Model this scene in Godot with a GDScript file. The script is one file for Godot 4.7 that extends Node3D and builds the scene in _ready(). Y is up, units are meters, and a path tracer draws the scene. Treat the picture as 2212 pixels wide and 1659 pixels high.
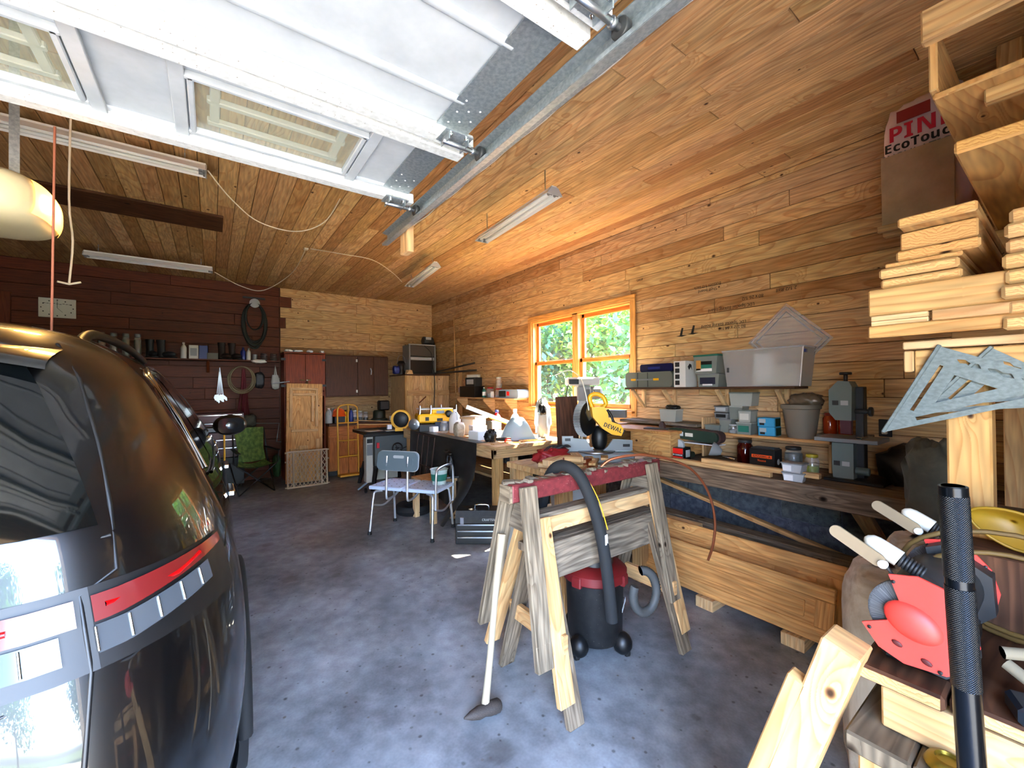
extends Node3D
# A pine-lined garage workshop: camera, sky and sun first, then the shell, then every thing in it.

const WR := 3.8      # inner face of the right wall
const ZB := -8.13    # inner face of the back wall
const ZF := 0.5      # inner face of the front wall
const XL := -5.2     # inner face of the left wall
const CE := 3.26     # underside of the ceiling boards

var R := RandomNumberGenerator.new()
var M := {}
var taken := {}

func _ready() -> void:
	R.seed = 7
	setup_view()
	make_materials()
	shell()
	window_unit()
	outdoors()
	overhead_door()
	lights_and_cords()
	car()
	back_wall_things()
	back_corner_things()
	mid_bench()
	floor_middle()
	saw_station()
	right_bench()
	right_shelves()
	under_bench()
	lumber_rack()
	near_right()

func setup_view() -> void:
	var cam := Camera3D.new()
	cam.name = "camera"
	cam.fov = rad_to_deg(2.0 * atan(829.5 / 892.0))
	cam.near = 0.05
	cam.far = 200.0
	add_child(cam)
	cam.position = Vector3(0, 1.5, 0)
	cam.basis = Basis(Vector3.UP, deg_to_rad(-36.0)) * Basis(Vector3.RIGHT, deg_to_rad(0.446)) * Basis(Vector3.BACK, deg_to_rad(-0.577))
	cam.current = true
	var sm := ProceduralSkyMaterial.new()
	sm.sky_top_color = Color(0.58, 0.71, 0.93)
	sm.sky_horizon_color = Color(0.88, 0.94, 1.0)
	sm.ground_bottom_color = Color(0.42, 0.45, 0.38)
	sm.ground_horizon_color = Color(0.72, 0.78, 0.82)
	sm.sky_energy_multiplier = 1.6
	sm.use_debanding = false
	var sky := Sky.new()
	sky.sky_material = sm
	var e := Environment.new()
	e.background_mode = Environment.BG_SKY
	e.sky = sky
	e.background_energy_multiplier = 1.0
	e.tonemap_mode = Environment.TONE_MAPPER_LINEAR
	e.tonemap_exposure = 17.5
	e.sdfgi_enabled = true
	e.ssao_enabled = true
	e.ssil_enabled = true
	var we := WorldEnvironment.new()
	we.name = "surroundings"
	we.environment = e
	add_child(we)
	var sun := DirectionalLight3D.new()
	sun.name = "sun"
	sun.light_color = Color(1.0, 0.95, 0.86)
	sun.light_energy = 4.2
	sun.light_angular_distance = 0.6
	sun.shadow_enabled = true
	add_child(sun)
	sun.look_at_from_position(Vector3.ZERO, Vector3(-1.0, -1.1, -0.11))

# ---------------------------------------------------------------- naming
func numbered(called: String) -> String:
	if not taken.has(called):
		taken[called] = 0
		return called
	taken[called] += 1
	return "%s_%03d" % [called, taken[called]]

func thing(called: String, label: String, cat: String, at := Vector3.ZERO, turn := 0.0, group := "") -> Node3D:
	var o := Node3D.new()
	o.name = numbered(called)
	add_child(o)
	o.position = at
	o.rotation_degrees.y = turn
	o.set_meta("label", label)
	o.set_meta("category", cat)
	if group:
		o.set_meta("group", group)
	return o

func part(called: String, st: SurfaceTool, m: Material, parent: Node3D) -> MeshInstance3D:
	var o := MeshInstance3D.new()
	o.name = called
	o.mesh = st.commit()
	o.material_override = m
	parent.add_child(o, true)
	return o

func bits(called: String, st: SurfaceTool, m: Material, parent: Node3D) -> MeshInstance3D:
	var o := part(called, st, m, parent)
	o.set_meta("kind", "stuff")
	return o

func single(called: String, st: SurfaceTool, m: Material, label: String, cat: String, at := Vector3.ZERO, turn := 0.0, group := "") -> MeshInstance3D:
	var o := MeshInstance3D.new()
	o.name = numbered(called)
	o.mesh = st.commit()
	o.material_override = m
	add_child(o)
	o.position = at
	o.rotation_degrees.y = turn
	o.set_meta("label", label)
	o.set_meta("category", cat)
	if group:
		o.set_meta("group", group)
	return o

func struct_node(called: String, label: String) -> Node3D:
	var o := Node3D.new()
	o.name = called
	add_child(o)
	o.set_meta("kind", "structure")
	o.set_meta("label", label)
	o.set_meta("category", called.get_slice("_", 0))
	return o

func words(called: String, txt: String, h: float, m: Material, xf: Transform3D, parent: Node3D, depth := 0.0015, bold := false) -> MeshInstance3D:
	var t := TextMesh.new()
	var f := SystemFont.new()
	f.font_names = PackedStringArray(["Droid Sans"])
	f.font_weight = 700 if bold else 400
	t.font = f
	t.font_size = 32
	t.pixel_size = h / 23.0
	t.depth = depth
	t.curve_step = 4.0
	t.text = txt
	var o := MeshInstance3D.new()
	o.name = called
	o.mesh = t
	o.material_override = m
	parent.add_child(o, true)
	o.transform = xf
	return o

# ---------------------------------------------------------------- meshes
func N() -> SurfaceTool:
	var st := SurfaceTool.new()
	st.begin(Mesh.PRIMITIVE_TRIANGLES)
	return st

func rotd(x: float, y: float, z: float) -> Basis:
	return Basis.from_euler(Vector3(deg_to_rad(x), deg_to_rad(y), deg_to_rad(z)))

func tri(st: SurfaceTool, p: Array, n: Array, uv: Array, col: Color) -> void:
	for k in 3:
		st.set_color(col)
		st.set_normal(n[k])
		st.set_uv(uv[k])
		st.add_vertex(p[k])

func quad(st: SurfaceTool, a: Vector3, b: Vector3, c: Vector3, d: Vector3, col := Color.WHITE, uv := [], out := Vector3.ZERO) -> void:
	var n := (c - a).cross(d - b)
	n = n.normalized() if n.length_squared() > 1e-18 else Vector3.UP
	if uv.is_empty():
		var l := (b - a).length()
		var w := (d - a).length()
		uv = [Vector2(0, 0), Vector2(l, 0), Vector2(l, w), Vector2(0, w)]
	if n.dot(out) < 0.0:
		n = -n
		tri(st, [a, b, c], [n, n, n], [uv[0], uv[1], uv[2]], col)
		tri(st, [a, c, d], [n, n, n], [uv[0], uv[2], uv[3]], col)
	else:
		tri(st, [a, c, b], [n, n, n], [uv[0], uv[2], uv[1]], col)
		tri(st, [a, d, c], [n, n, n], [uv[0], uv[3], uv[2]], col)

# a box with chamfered edges; u runs along its longest side in metres
func box(st: SurfaceTool, c: Vector3, s: Vector3, b := Basis.IDENTITY, bev := 0.003, col := Color.WHITE, uo := Vector2.ZERO) -> void:
	var h := s * 0.5
	var bv := minf(bev, 0.4 * minf(h.x, minf(h.y, h.z)))
	var la := s.max_axis_index()
	for a in 3:
		var i := (a + 1) % 3
		var j := (a + 2) % 3
		if j == la:
			var t := i
			i = j
			j = t
		for sg in [-1.0, 1.0]:
			var p := []
			var uv := []
			for q in [[-1, -1], [1, -1], [1, 1], [-1, 1]]:
				var v := Vector3.ZERO
				v[a] = h[a] * sg
				v[i] = (h[i] - bv) * q[0]
				v[j] = (h[j] - bv) * q[1]
				uv.append(Vector2(v[i], v[j] + v[a] * 0.7) + uo)
				p.append(c + b * v)
			quad(st, p[0], p[1], p[2], p[3], col, uv, b.orthonormalized() * axis(a, sg))
	if bv <= 0.0005:
		return
	for a in 3:
		var i := (a + 1) % 3
		var j := (a + 2) % 3
		for si in [-1.0, 1.0]:
			for sj in [-1.0, 1.0]:
				var e := []
				var uv := []
				for q in [[-1, 0], [1, 0], [1, 1], [-1, 1]]:
					var v := Vector3.ZERO
					v[a] = (h[a] - bv) * q[0]
					v[i] = (h[i] - (bv if q[1] == 1 else 0.0)) * si
					v[j] = (h[j] - (0.0 if q[1] == 1 else bv)) * sj
					e.append(c + b * v)
					uv.append(Vector2(v[a], h[i]) + uo)
				quad(st, e[0], e[1], e[2], e[3], col, uv, b.orthonormalized() * (axis(i, si) + axis(j, sj)))
	for sx in [-1.0, 1.0]:
		for sy in [-1.0, 1.0]:
			for sz in [-1.0, 1.0]:
				var o := Vector3(sx, sy, sz)
				var p0 := c + b * (Vector3(h.x, h.y - bv, h.z - bv) * o)
				var p1 := c + b * (Vector3(h.x - bv, h.y, h.z - bv) * o)
				var p2 := c + b * (Vector3(h.x - bv, h.y - bv, h.z) * o)
				var n := (b.orthonormalized() * o).normalized()
				var pp := [p0, p1, p2] if (p1 - p0).cross(p2 - p0).dot(n) < 0.0 else [p0, p2, p1]
				tri(st, pp, [n, n, n], [uo, uo, uo], col)

func axis(a: int, s: float) -> Vector3:
	var v := Vector3.ZERO
	v[a] = s
	return v

# a bar of w x t between two points
func bar(st: SurfaceTool, a: Vector3, b: Vector3, w: float, t: float, bev := 0.002, col := Color.WHITE, up := Vector3.UP, uo := Vector2.ZERO) -> void:
	var z := (b - a).normalized()
	if absf(z.dot(up)) > 0.98:
		up = Vector3.RIGHT if absf(z.x) < 0.9 else Vector3.BACK
	var x := up.cross(z).normalized()
	var y := z.cross(x)
	box(st, (a + b) * 0.5, Vector3(w, t, (b - a).length()), Basis(x, y, z), bev, col, uo)

# profile points (radius, height) turned about y
func lathe(st: SurfaceTool, prof: Array, xf := Transform3D.IDENTITY, seg := 20, col := Color.WHITE, arc := TAU) -> void:
	var m := prof.size() - 1
	var nb := xf.basis.inverse().transposed()
	var sn := []
	for k in m:
		var d: Vector2 = prof[k + 1] - prof[k]
		sn.append(Vector2(d.y, -d.x).normalized())
	for k in m:
		var n0: Vector2 = sn[k]
		var n1: Vector2 = sn[k]
		if k > 0 and sn[k - 1].dot(sn[k]) > 0.7:
			n0 = (sn[k - 1] + sn[k]).normalized()
		if k < m - 1 and sn[k + 1].dot(sn[k]) > 0.7:
			n1 = (sn[k + 1] + sn[k]).normalized()
		for i in seg:
			var a0 := arc * i / seg
			var a1 := arc * (i + 1) / seg
			var c0 := Vector3(cos(a0), 0, sin(a0))
			var c1 := Vector3(cos(a1), 0, sin(a1))
			var P := []
			var Q := []
			var U := []
			for q in [[c0, k, n0, i], [c1, k, n0, i + 1], [c1, k + 1, n1, i + 1], [c0, k + 1, n1, i]]:
				var pr: Vector2 = prof[q[1]]
				P.append(xf * (q[0] * pr.x + Vector3(0, pr.y, 0)))
				Q.append((nb * (q[0] * q[2].x + Vector3(0, q[2].y, 0))).normalized())
				U.append(Vector2(float(q[3]) / seg, pr.y))
			var o := [0, 1, 2, 0, 2, 3]
			if xf.basis.determinant() < 0.0:
				o = [0, 2, 1, 0, 3, 2]
			if prof[k].x > 1e-6:
				tri(st, [P[o[0]], P[o[1]], P[o[2]]], [Q[o[0]], Q[o[1]], Q[o[2]]], [U[o[0]], U[o[1]], U[o[2]]], col)
			if prof[k + 1].x > 1e-6:
				tri(st, [P[o[3]], P[o[4]], P[o[5]]], [Q[o[3]], Q[o[4]], Q[o[5]]], [U[o[3]], U[o[4]], U[o[5]]], col)

func cyl(st: SurfaceTool, a: Vector3, b: Vector3, r: float, r2 := -1.0, seg := 16, col := Color.WHITE) -> void:
	if r2 < 0.0:
		r2 = r
	var y := (b - a).normalized()
	var x := y.cross(Vector3.RIGHT if absf(y.x) < 0.9 else Vector3.UP).normalized()
	var h := (b - a).length()
	var cv := minf(0.12 * r, h * 0.2)
	lathe(st, [Vector2(0, 0), Vector2(r - cv, 0), Vector2(r, cv), Vector2(r2, h - cv), Vector2(r2 - minf(cv, r2), h), Vector2(0, h)], Transform3D(Basis(x, y, x.cross(y)), a), seg, col)

func ball(st: SurfaceTool, c: Vector3, rad: Vector3, b := Basis.IDENTITY, seg := 16, col := Color.WHITE) -> void:
	var prof := []
	for i in seg / 2 + 1:
		var t := PI * i / (seg / 2) - PI / 2
		prof.append(Vector2(maxf(cos(t), 0.0), sin(t)))
	lathe(st, prof, Transform3D(b * Basis.from_scale(rad), c), seg, col)

# round tube through points
func tube(st: SurfaceTool, pts: Array, r: float, seg := 8, closed := false, col := Color.WHITE, radii := []) -> void:
	var n := pts.size()
	var up := Vector3.UP
	var rings := []
	var norms := []
	var cnt := n + (1 if closed else 0)
	var len_ := 0.0
	var lens := []
	for i in cnt:
		var p: Vector3 = pts[i % n]
		var d: Vector3
		if closed:
			d = pts[(i + 1) % n] - pts[(i - 1 + n) % n]
		else:
			d = pts[mini(i + 1, n - 1)] - pts[maxi(i - 1, 0)]
		d = d.normalized()
		if i == 0:
			up = d.cross(Vector3.RIGHT if absf(d.x) < 0.8 else Vector3.UP).normalized()
		else:
			up = (up - d * up.dot(d)).normalized()
			len_ += (p - pts[(i - 1) % n]).length()
		lens.append(len_)
		var sd := d.cross(up)
		var rr: float = radii[i % n] if radii.size() else r
		var ring := []
		var nr := []
		for k in seg:
			var a := TAU * k / seg
			var v := up * cos(a) + sd * sin(a)
			nr.append(v)
			ring.append(p + v * rr)
		rings.append(ring)
		norms.append(nr)
	for i in cnt - 1:
		for k in seg:
			var k2 := (k + 1) % seg
			var u0 := Vector2(lens[i], float(k) / seg)
			var u1 := Vector2(lens[i + 1], float(k + 1) / seg)
			tri(st, [rings[i][k], rings[i + 1][k2], rings[i][k2]], [norms[i][k], norms[i + 1][k2], norms[i][k2]], [u0, u1, Vector2(u0.x, u1.y)], col)
			tri(st, [rings[i][k], rings[i + 1][k], rings[i + 1][k2]], [norms[i][k], norms[i + 1][k], norms[i + 1][k2]], [u0, Vector2(u1.x, u0.y), u1], col)
	if not closed:
		for e in [0, cnt - 1]:
			var d: Vector3 = (pts[0] - pts[1]).normalized() if e == 0 else (pts[n - 1] - pts[n - 2]).normalized()
			for k in range(1, seg - 1):
				var o := [rings[e][0], rings[e][k], rings[e][k + 1]]
				tri(st, o if e == 1 else [o[0], o[2], o[1]], [d, d, d], [Vector2.ZERO, Vector2.ZERO, Vector2.ZERO], col)

func curve(pts: Array, n := 24, closed := false) -> Array:
	var out := []
	var m := pts.size()
	for i in n + (0 if closed else 1):
		var t := float(i) / n * (m if closed else m - 1)
		var k := int(floor(t))
		if not closed:
			k = mini(k, m - 2)
		var f := t - k
		var p := []
		for o in [-1, 0, 1, 2]:
			p.append(pts[posmod(k + o, m)] if closed else pts[clampi(k + o, 0, m - 1)])
		var a: Vector3 = p[1]
		out.append(a.cubic_interpolate(p[2], p[0], p[3], f))
	return out

# flat outline in x,y pushed out along z by d (both faces and the rim)
func prism(st: SurfaceTool, poly: Array, d: float, xf := Transform3D.IDENTITY, col := Color.WHITE) -> void:
	var pl := PackedVector2Array(poly)
	var ix := Geometry2D.triangulate_polygon(pl)
	for f in [0.0, 1.0]:
		var n := (xf.basis * Vector3(0, 0, 1.0 if f > 0.5 else -1.0)).normalized()
		for t in ix.size() / 3:
			var p := []
			var u := []
			for k in 3:
				var q: Vector2 = pl[ix[t * 3 + k]]
				p.append(xf * Vector3(q.x, q.y, d * f))
				u.append(q)
			if (p[1] - p[0]).cross(p[2] - p[0]).dot(n) > 0.0:
				p = [p[0], p[2], p[1]]
				u = [u[0], u[2], u[1]]
			tri(st, p, [n, n, n], u, col)
	var ctr := Vector2.ZERO
	for q in poly:
		ctr += q
	ctr /= poly.size()
	var cw := 1.0 if Geometry2D.is_polygon_clockwise(pl) else -1.0
	for k in poly.size():
		var a: Vector2 = poly[k]
		var b: Vector2 = poly[(k + 1) % poly.size()]
		var o := Vector2(-(b.y - a.y), b.x - a.x) * cw
		quad(st, xf * Vector3(a.x, a.y, 0), xf * Vector3(b.x, b.y, 0), xf * Vector3(b.x, b.y, d), xf * Vector3(a.x, a.y, d), col, [], xf.basis * Vector3(o.x, o.y, 0))

func rrect(w: float, h: float, r: float, n := 4) -> Array:
	var o := []
	for q in [[1, 1, 0], [-1, 1, 1], [-1, -1, 2], [1, -1, 3]]:
		for i in n + 1:
			var a: float = PI / 2 * (q[2] + float(i) / n)
			o.append(Vector2(q[0] * (w / 2 - r) + cos(a) * r, q[1] * (h / 2 - r) + sin(a) * r))
	return o

# smooth sheet from a function of (u, v) in 0..1
func sheet(st: SurfaceTool, f: Callable, nu: int, nv: int, col := Color.WHITE, flip := false, us := 1.0, vs := 1.0) -> void:
	var P := []
	for i in nu + 1:
		var row := []
		for j in nv + 1:
			row.append(f.call(float(i) / nu, float(j) / nv))
		P.append(row)
	var Q := []
	for i in nu + 1:
		var row := []
		for j in nv + 1:
			var du: Vector3 = P[mini(i + 1, nu)][j] - P[maxi(i - 1, 0)][j]
			var dv: Vector3 = P[i][mini(j + 1, nv)] - P[i][maxi(j - 1, 0)]
			var n := du.cross(dv)
			n = n.normalized() if n.length_squared() > 1e-16 else Vector3.UP
			row.append(-n if flip else n)
		Q.append(row)
	for i in nu:
		for j in nv:
			var c := [[i, j], [i + 1, j], [i + 1, j + 1], [i, j + 1]]
			var p := []
			var n := []
			var u := []
			for k in c:
				p.append(P[k[0]][k[1]])
				n.append(Q[k[0]][k[1]])
				u.append(Vector2(float(k[0]) / nu * us, float(k[1]) / nv * vs))
			if flip:
				tri(st, [p[0], p[1], p[2]], [n[0], n[1], n[2]], [u[0], u[1], u[2]], col)
				tri(st, [p[0], p[2], p[3]], [n[0], n[2], n[3]], [u[0], u[2], u[3]], col)
			else:
				tri(st, [p[0], p[2], p[1]], [n[0], n[2], n[1]], [u[0], u[2], u[1]], col)
				tri(st, [p[0], p[3], p[2]], [n[0], n[3], n[2]], [u[0], u[3], u[2]], col)

# lumpy closed body for bags, cloth and bark
func lump(st: SurfaceTool, c: Vector3, rad: Vector3, amp := 0.18, sd := 1, freq := 2.0, square := 0.6, n := 20) -> void:
	var fn := FastNoiseLite.new()
	fn.seed = sd
	fn.frequency = freq
	fn.noise_type = FastNoiseLite.TYPE_SIMPLEX_SMOOTH
	var f := func(u: float, v: float) -> Vector3:
		var a := TAU * u
		var t := PI * (v - 0.5)
		var d := Vector3(cos(a) * cos(t), sin(t), sin(a) * cos(t))
		var q := Vector3(signf(d.x) * pow(absf(d.x), square), signf(d.y) * pow(absf(d.y), square), signf(d.z) * pow(absf(d.z), square))
		var k := 1.0 + amp * fn.get_noise_3dv(d * 1.0)
		return c + q * rad * k
	sheet(st, f, n, n / 2, Color.WHITE, false)

# ---------------------------------------------------------------- wood
func tint(lo := 0.72, hi := 1.0) -> Color:
	var k := R.randf_range(lo, hi)
	return Color(k, k * R.randf_range(0.93, 1.0), k * R.randf_range(0.84, 1.0))

func uvr() -> Vector2:
	return Vector2(R.randf() * 8.0, R.randf() * 4.0)

func board(called: String, c: Vector3, s: Vector3, parent: Node3D, m: Material, col := Color.WHITE, b := Basis.IDENTITY, bev := 0.003) -> MeshInstance3D:
	var st := N()
	box(st, c, s, b, bev, col, uvr())
	return part(called, st, m, parent)

func mat(key: String, c: Color, rough := 0.6, metal := 0.0) -> StandardMaterial3D:
	if M.has(key):
		return M[key]
	var m := StandardMaterial3D.new()
	m.resource_name = key
	m.albedo_color = c
	m.roughness = rough
	m.metallic = metal
	m.vertex_color_use_as_albedo = true
	M[key] = m
	return m

func noise_img(w: int, h: int, sd: int, freq: float, oct := 3, sw := 0, sh := 0) -> PackedByteArray:
	var n := FastNoiseLite.new()
	n.seed = sd
	n.frequency = freq
	n.fractal_octaves = oct
	n.noise_type = FastNoiseLite.TYPE_SIMPLEX_SMOOTH
	var im := n.get_seamless_image(sw if sw else w, sh if sh else h)
	im.convert(Image.FORMAT_L8)
	if sw or sh:
		im.resize(w, h, Image.INTERPOLATE_CUBIC)
	return im.get_data()

# pine boards: early and late wood in wavering bands round knots; tiles both ways
func wood_image(sd: int, early: Color, late: Color, bands: int, sway: float, knots: Array, streak := 0.25) -> ImageTexture:
	var W := 1024
	var H := 256
	var n1 := noise_img(W, H, sd, 0.011, 2, 110, 128)
	var n2 := noise_img(W, H, sd + 9, 0.06, 2, 96, 256)
	var ph := PackedFloat32Array()
	ph.resize(W * H)
	var core := PackedFloat32Array()
	core.resize(W * H)
	for kn in knots:
		var kx := int(kn[0] * W)
		var ky := int(kn[1] * H)
		var kr: float = kn[2]
		var rx := int(kr * 14.0)
		var ry := int(kr * 6.0)
		for yy in range(-ry, ry + 1):
			for xx in range(-rx, rx + 1):
				var d := sqrt(xx * xx / 5.5 + yy * yy * 1.0) / kr
				var at := posmod(ky + yy, H) * W + posmod(kx + xx, W)
				ph[at] += 2.6 * exp(-d * d * 0.22)
				var d2 := sqrt(xx * xx / 1.9 + yy * yy) / kr
				core[at] = maxf(core[at], clampf(1.35 - d2 * 1.3, 0.0, 1.0))
	var o := PackedByteArray()
	o.resize(W * H * 3)
	var er := early.r * 255.0
	var eg := early.g * 255.0
	var eb := early.b * 255.0
	var dr := late.r * 255.0 - er
	var dg := late.g * 255.0 - eg
	var db := late.b * 255.0 - eb
	var i := 0
	for y in H:
		var vb := float(y) / H * bands
		for x in W:
			var p := vb + sway * n1[i] / 255.0 + ph[i]
			p -= floor(p)
			var k := p * p * p
			if p > 0.93:
				k *= (1.0 - p) / 0.07
			k *= 0.62
			var s := 1.0 - streak * (1.0 - n2[i] / 255.0)
			var c := core[i]
			s *= 1.0 - 0.68 * c
			k = maxf(k, c * 0.8)
			o[i * 3] = int(clampf((er + dr * k) * s, 0, 255))
			o[i * 3 + 1] = int(clampf((eg + dg * k) * s * (1.0 - 0.12 * c), 0, 255))
			o[i * 3 + 2] = int(clampf((eb + db * k) * s * (1.0 - 0.2 * c), 0, 255))
			i += 1
	return ImageTexture.create_from_image(Image.create_from_data(W, H, false, Image.FORMAT_RGB8, o))

func wood_mat(key: String, t: Texture2D, c := Color.WHITE, rough := 0.62, spec := 0.35) -> StandardMaterial3D:
	var m := mat(key, c, rough)
	m.albedo_texture = t
	m.metallic_specular = spec
	m.uv1_scale = Vector3(1.0 / 1.6, 1.0 / 0.4, 1.0)
	return m

func mottled(key: String, a: Color, b: Color, freq: float, sd: int, rough := 0.8, scale := 1.0, specks := 0, speck_c := Color.BLACK, metal := 0.0) -> StandardMaterial3D:
	var S := 512
	var n1 := noise_img(S, S, sd, freq, 4)
	var n2 := noise_img(S, S, sd + 3, freq * 9.0, 2)
	var o := PackedByteArray()
	o.resize(S * S * 3)
	for i in S * S:
		var k := clampf(n1[i] / 255.0 * 1.5 - 0.25, 0, 1) * 0.75 + n2[i] / 255.0 * 0.25
		o[i * 3] = int(255.0 * lerpf(a.r, b.r, k))
		o[i * 3 + 1] = int(255.0 * lerpf(a.g, b.g, k))
		o[i * 3 + 2] = int(255.0 * lerpf(a.b, b.b, k))
	var im := Image.create_from_data(S, S, false, Image.FORMAT_RGB8, o)
	var rr := RandomNumberGenerator.new()
	rr.seed = sd
	for k in specks:
		var x := rr.randi() % (S - 8)
		var y := rr.randi() % (S - 8)
		var w := rr.randi_range(1, 4)
		for q in w:
			im.fill_rect(Rect2i(x + rr.randi_range(-1, 1), y + q, w - absi(q - w / 2), 1), im.get_pixel(x, y).lerp(speck_c, rr.randf_range(0.3, 0.9)))
	var m := mat(key, Color.WHITE, rough, metal)
	m.albedo_texture = ImageTexture.create_from_image(im)
	m.uv1_scale = Vector3(scale, scale, scale)
	return m

func make_materials() -> void:
	var e := Color(0.92, 0.765, 0.555)
	var l := Color(0.74, 0.51, 0.30)
	M.t1 = wood_image(11, e, l, 8, 4.0, [[0.2, 0.3, 7.0], [0.68, 0.72, 10.0]])
	M.t2 = wood_image(23, e, l, 14, 2.5, [[0.55, 0.55, 5.0]])
	M.t3 = wood_image(37, e, Color(0.72, 0.48, 0.27), 5, 6.0, [[0.1, 0.8, 6.0], [0.45, 0.2, 8.0], [0.85, 0.45, 4.0]])
	wood_mat("pine_a", M.t1)
	wood_mat("pine_b", M.t2)
	wood_mat("pine_c", M.t3)
	M.tw = wood_image(51, Color(0.62, 0.56, 0.48), Color(0.40, 0.34, 0.28), 12, 4.0, [[0.3, 0.5, 12.0], [0.8, 0.25, 8.0]], 0.45)
	wood_mat("weathered", M.tw, Color.WHITE, 0.85, 0.2)
	wood_mat("brownboard", M.tw, Color(0.66, 0.5, 0.42), 0.7, 0.3)
	wood_mat("redwood", M.t2, Color(0.47, 0.285, 0.20), 0.5)
	wood_mat("cabinet_red", M.t2, Color(0.60, 0.32, 0.21), 0.45)
	wood_mat("cabinet_brown", M.t2, Color(0.36, 0.25, 0.19), 0.5)
	wood_mat("oak", M.t2, Color(0.80, 0.56, 0.36), 0.5)
	wood_mat("ply", M.t3, Color(0.97, 0.90, 0.78), 0.6)
	wood_mat("palepine", M.t2, Color(0.93, 0.91, 0.86), 0.6)
	wood_mat("trimwood", M.t2, Color(1.0, 0.88, 0.68), 0.4)
	wood_mat("sashwood", M.t2, Color(0.95, 0.68, 0.45), 0.4)
	mottled("block", Color(0.30, 0.33, 0.37), Color(0.50, 0.53, 0.56), 0.02, 5, 0.9, 1.3, 400, Color(0.12, 0.13, 0.15))
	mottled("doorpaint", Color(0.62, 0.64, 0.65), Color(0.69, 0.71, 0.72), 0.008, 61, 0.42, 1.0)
	mottled("oldpaint", Color(0.68, 0.69, 0.68), Color(0.80, 0.81, 0.80), 0.02, 62, 0.6, 3.0, 260, Color(0.34, 0.25, 0.15))
	mottled("galv", Color(0.55, 0.59, 0.61), Color(0.70, 0.73, 0.74), 0.03, 63, 0.38, 4.0, 60, Color(0.8, 0.82, 0.83), 0.75)
	mottled("tarp", Color(0.10, 0.10, 0.105), Color(0.19, 0.19, 0.19), 0.015, 64, 0.38, 1.0)
	mottled("redpaint", Color(0.36, 0.12, 0.13), Color(0.50, 0.19, 0.20), 0.02, 65, 0.55, 2.0, 300, Color(0.72, 0.62, 0.52))
	mottled("iron", Color(0.20, 0.17, 0.15), Color(0.34, 0.30, 0.27), 0.03, 66, 0.7, 6.0, 100, Color(0.12, 0.09, 0.07), 0.4)
	mottled("card", Color(0.60, 0.50, 0.38), Color(0.68, 0.58, 0.46), 0.01, 67, 0.85, 1.0)
	mottled("kraft", Color(0.62, 0.55, 0.46), Color(0.74, 0.68, 0.60), 0.015, 68, 0.85, 1.5)
	mottled("driveway", Color(0.47, 0.46, 0.44), Color(0.58, 0.57, 0.54), 0.01, 69, 0.9, 0.3)
	mottled("lawn", Color(0.16, 0.24, 0.09), Color(0.32, 0.40, 0.18), 0.03, 70, 0.95, 0.4)
	mottled("dusty_black", Color(0.035, 0.035, 0.04), Color(0.12, 0.115, 0.11), 0.015, 71, 0.5, 2.0, 200, Color(0.4, 0.37, 0.33))
	mottled("leafcloth", Color(0.20, 0.30, 0.09), Color(0.42, 0.50, 0.22), 0.012, 72, 0.85, 1.0, 300, Color(0.66, 0.70, 0.45))
	mottled("canvas", Color(0.22, 0.21, 0.16), Color(0.32, 0.30, 0.24), 0.01, 73, 0.9, 1.0)
	mottled("squaremetal", Color(0.36, 0.395, 0.385), Color(0.46, 0.495, 0.485), 0.02, 74, 0.45, 4.0, 90, Color(0.36, 0.40, 0.39), 0.45)
	concrete()
	var g := mat("glass", Color(0.93, 0.98, 0.97, 0.06), 0.04)
	g.transparency = BaseMaterial3D.TRANSPARENCY_ALPHA
	g.vertex_color_use_as_albedo = false
	var dg := mat("dirtyglass", Color(0.70, 0.72, 0.62, 0.42), 0.12)
	dg.transparency = BaseMaterial3D.TRANSPARENCY_ALPHA
	dg.vertex_color_use_as_albedo = false
	var cp := mat("clearplastic", Color(0.80, 0.81, 0.82, 0.30), 0.3)
	cp.transparency = BaseMaterial3D.TRANSPARENCY_ALPHA
	cp.vertex_color_use_as_albedo = false
	var jg := mat("jarglass", Color(0.85, 0.88, 0.87, 0.14), 0.05)
	jg.transparency = BaseMaterial3D.TRANSPARENCY_ALPHA
	jg.vertex_color_use_as_albedo = false
	mat("white", Color(0.88, 0.88, 0.87), 0.45)
	mat("offwhite", Color(0.78, 0.77, 0.72), 0.5)
	mat("black", Color(0.03, 0.03, 0.033), 0.45)
	mat("rubber", Color(0.04, 0.04, 0.042), 0.8)
	mat("darkgrey", Color(0.14, 0.145, 0.15), 0.5)
	mat("grey", Color(0.45, 0.46, 0.46), 0.5)
	mat("lightgrey", Color(0.66, 0.67, 0.67), 0.5)
	mat("chrome", Color(0.82, 0.83, 0.84), 0.12, 1.0)
	mat("steel", Color(0.62, 0.63, 0.64), 0.32, 0.95)
	mat("alu", Color(0.86, 0.87, 0.88), 0.28, 0.85)
	mat("yellow", Color(0.90, 0.66, 0.06), 0.4)
	mat("truckyellow", Color(0.78, 0.55, 0.10), 0.5)
	mat("red", Color(0.62, 0.06, 0.06), 0.4)
	mat("brightred", Color(0.86, 0.12, 0.09), 0.4)
	mat("blue", Color(0.07, 0.15, 0.42), 0.4)
	mat("skyblue", Color(0.20, 0.56, 0.72), 0.5)
	mat("teal", Color(0.10, 0.40, 0.34), 0.5)
	mat("orange", Color(0.85, 0.30, 0.05), 0.45)
	mat("greyblue", Color(0.50, 0.58, 0.66), 0.4)
	mat("sagegrey", Color(0.40, 0.45, 0.43), 0.45)
	mat("machinegreen", Color(0.12, 0.19, 0.15), 0.45)
	mat("casegrey", Color(0.36, 0.38, 0.34), 0.55)
	mat("copper", Color(0.72, 0.42, 0.28), 0.35, 0.8)
	mat("cord", Color(0.86, 0.82, 0.74), 0.6)
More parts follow.
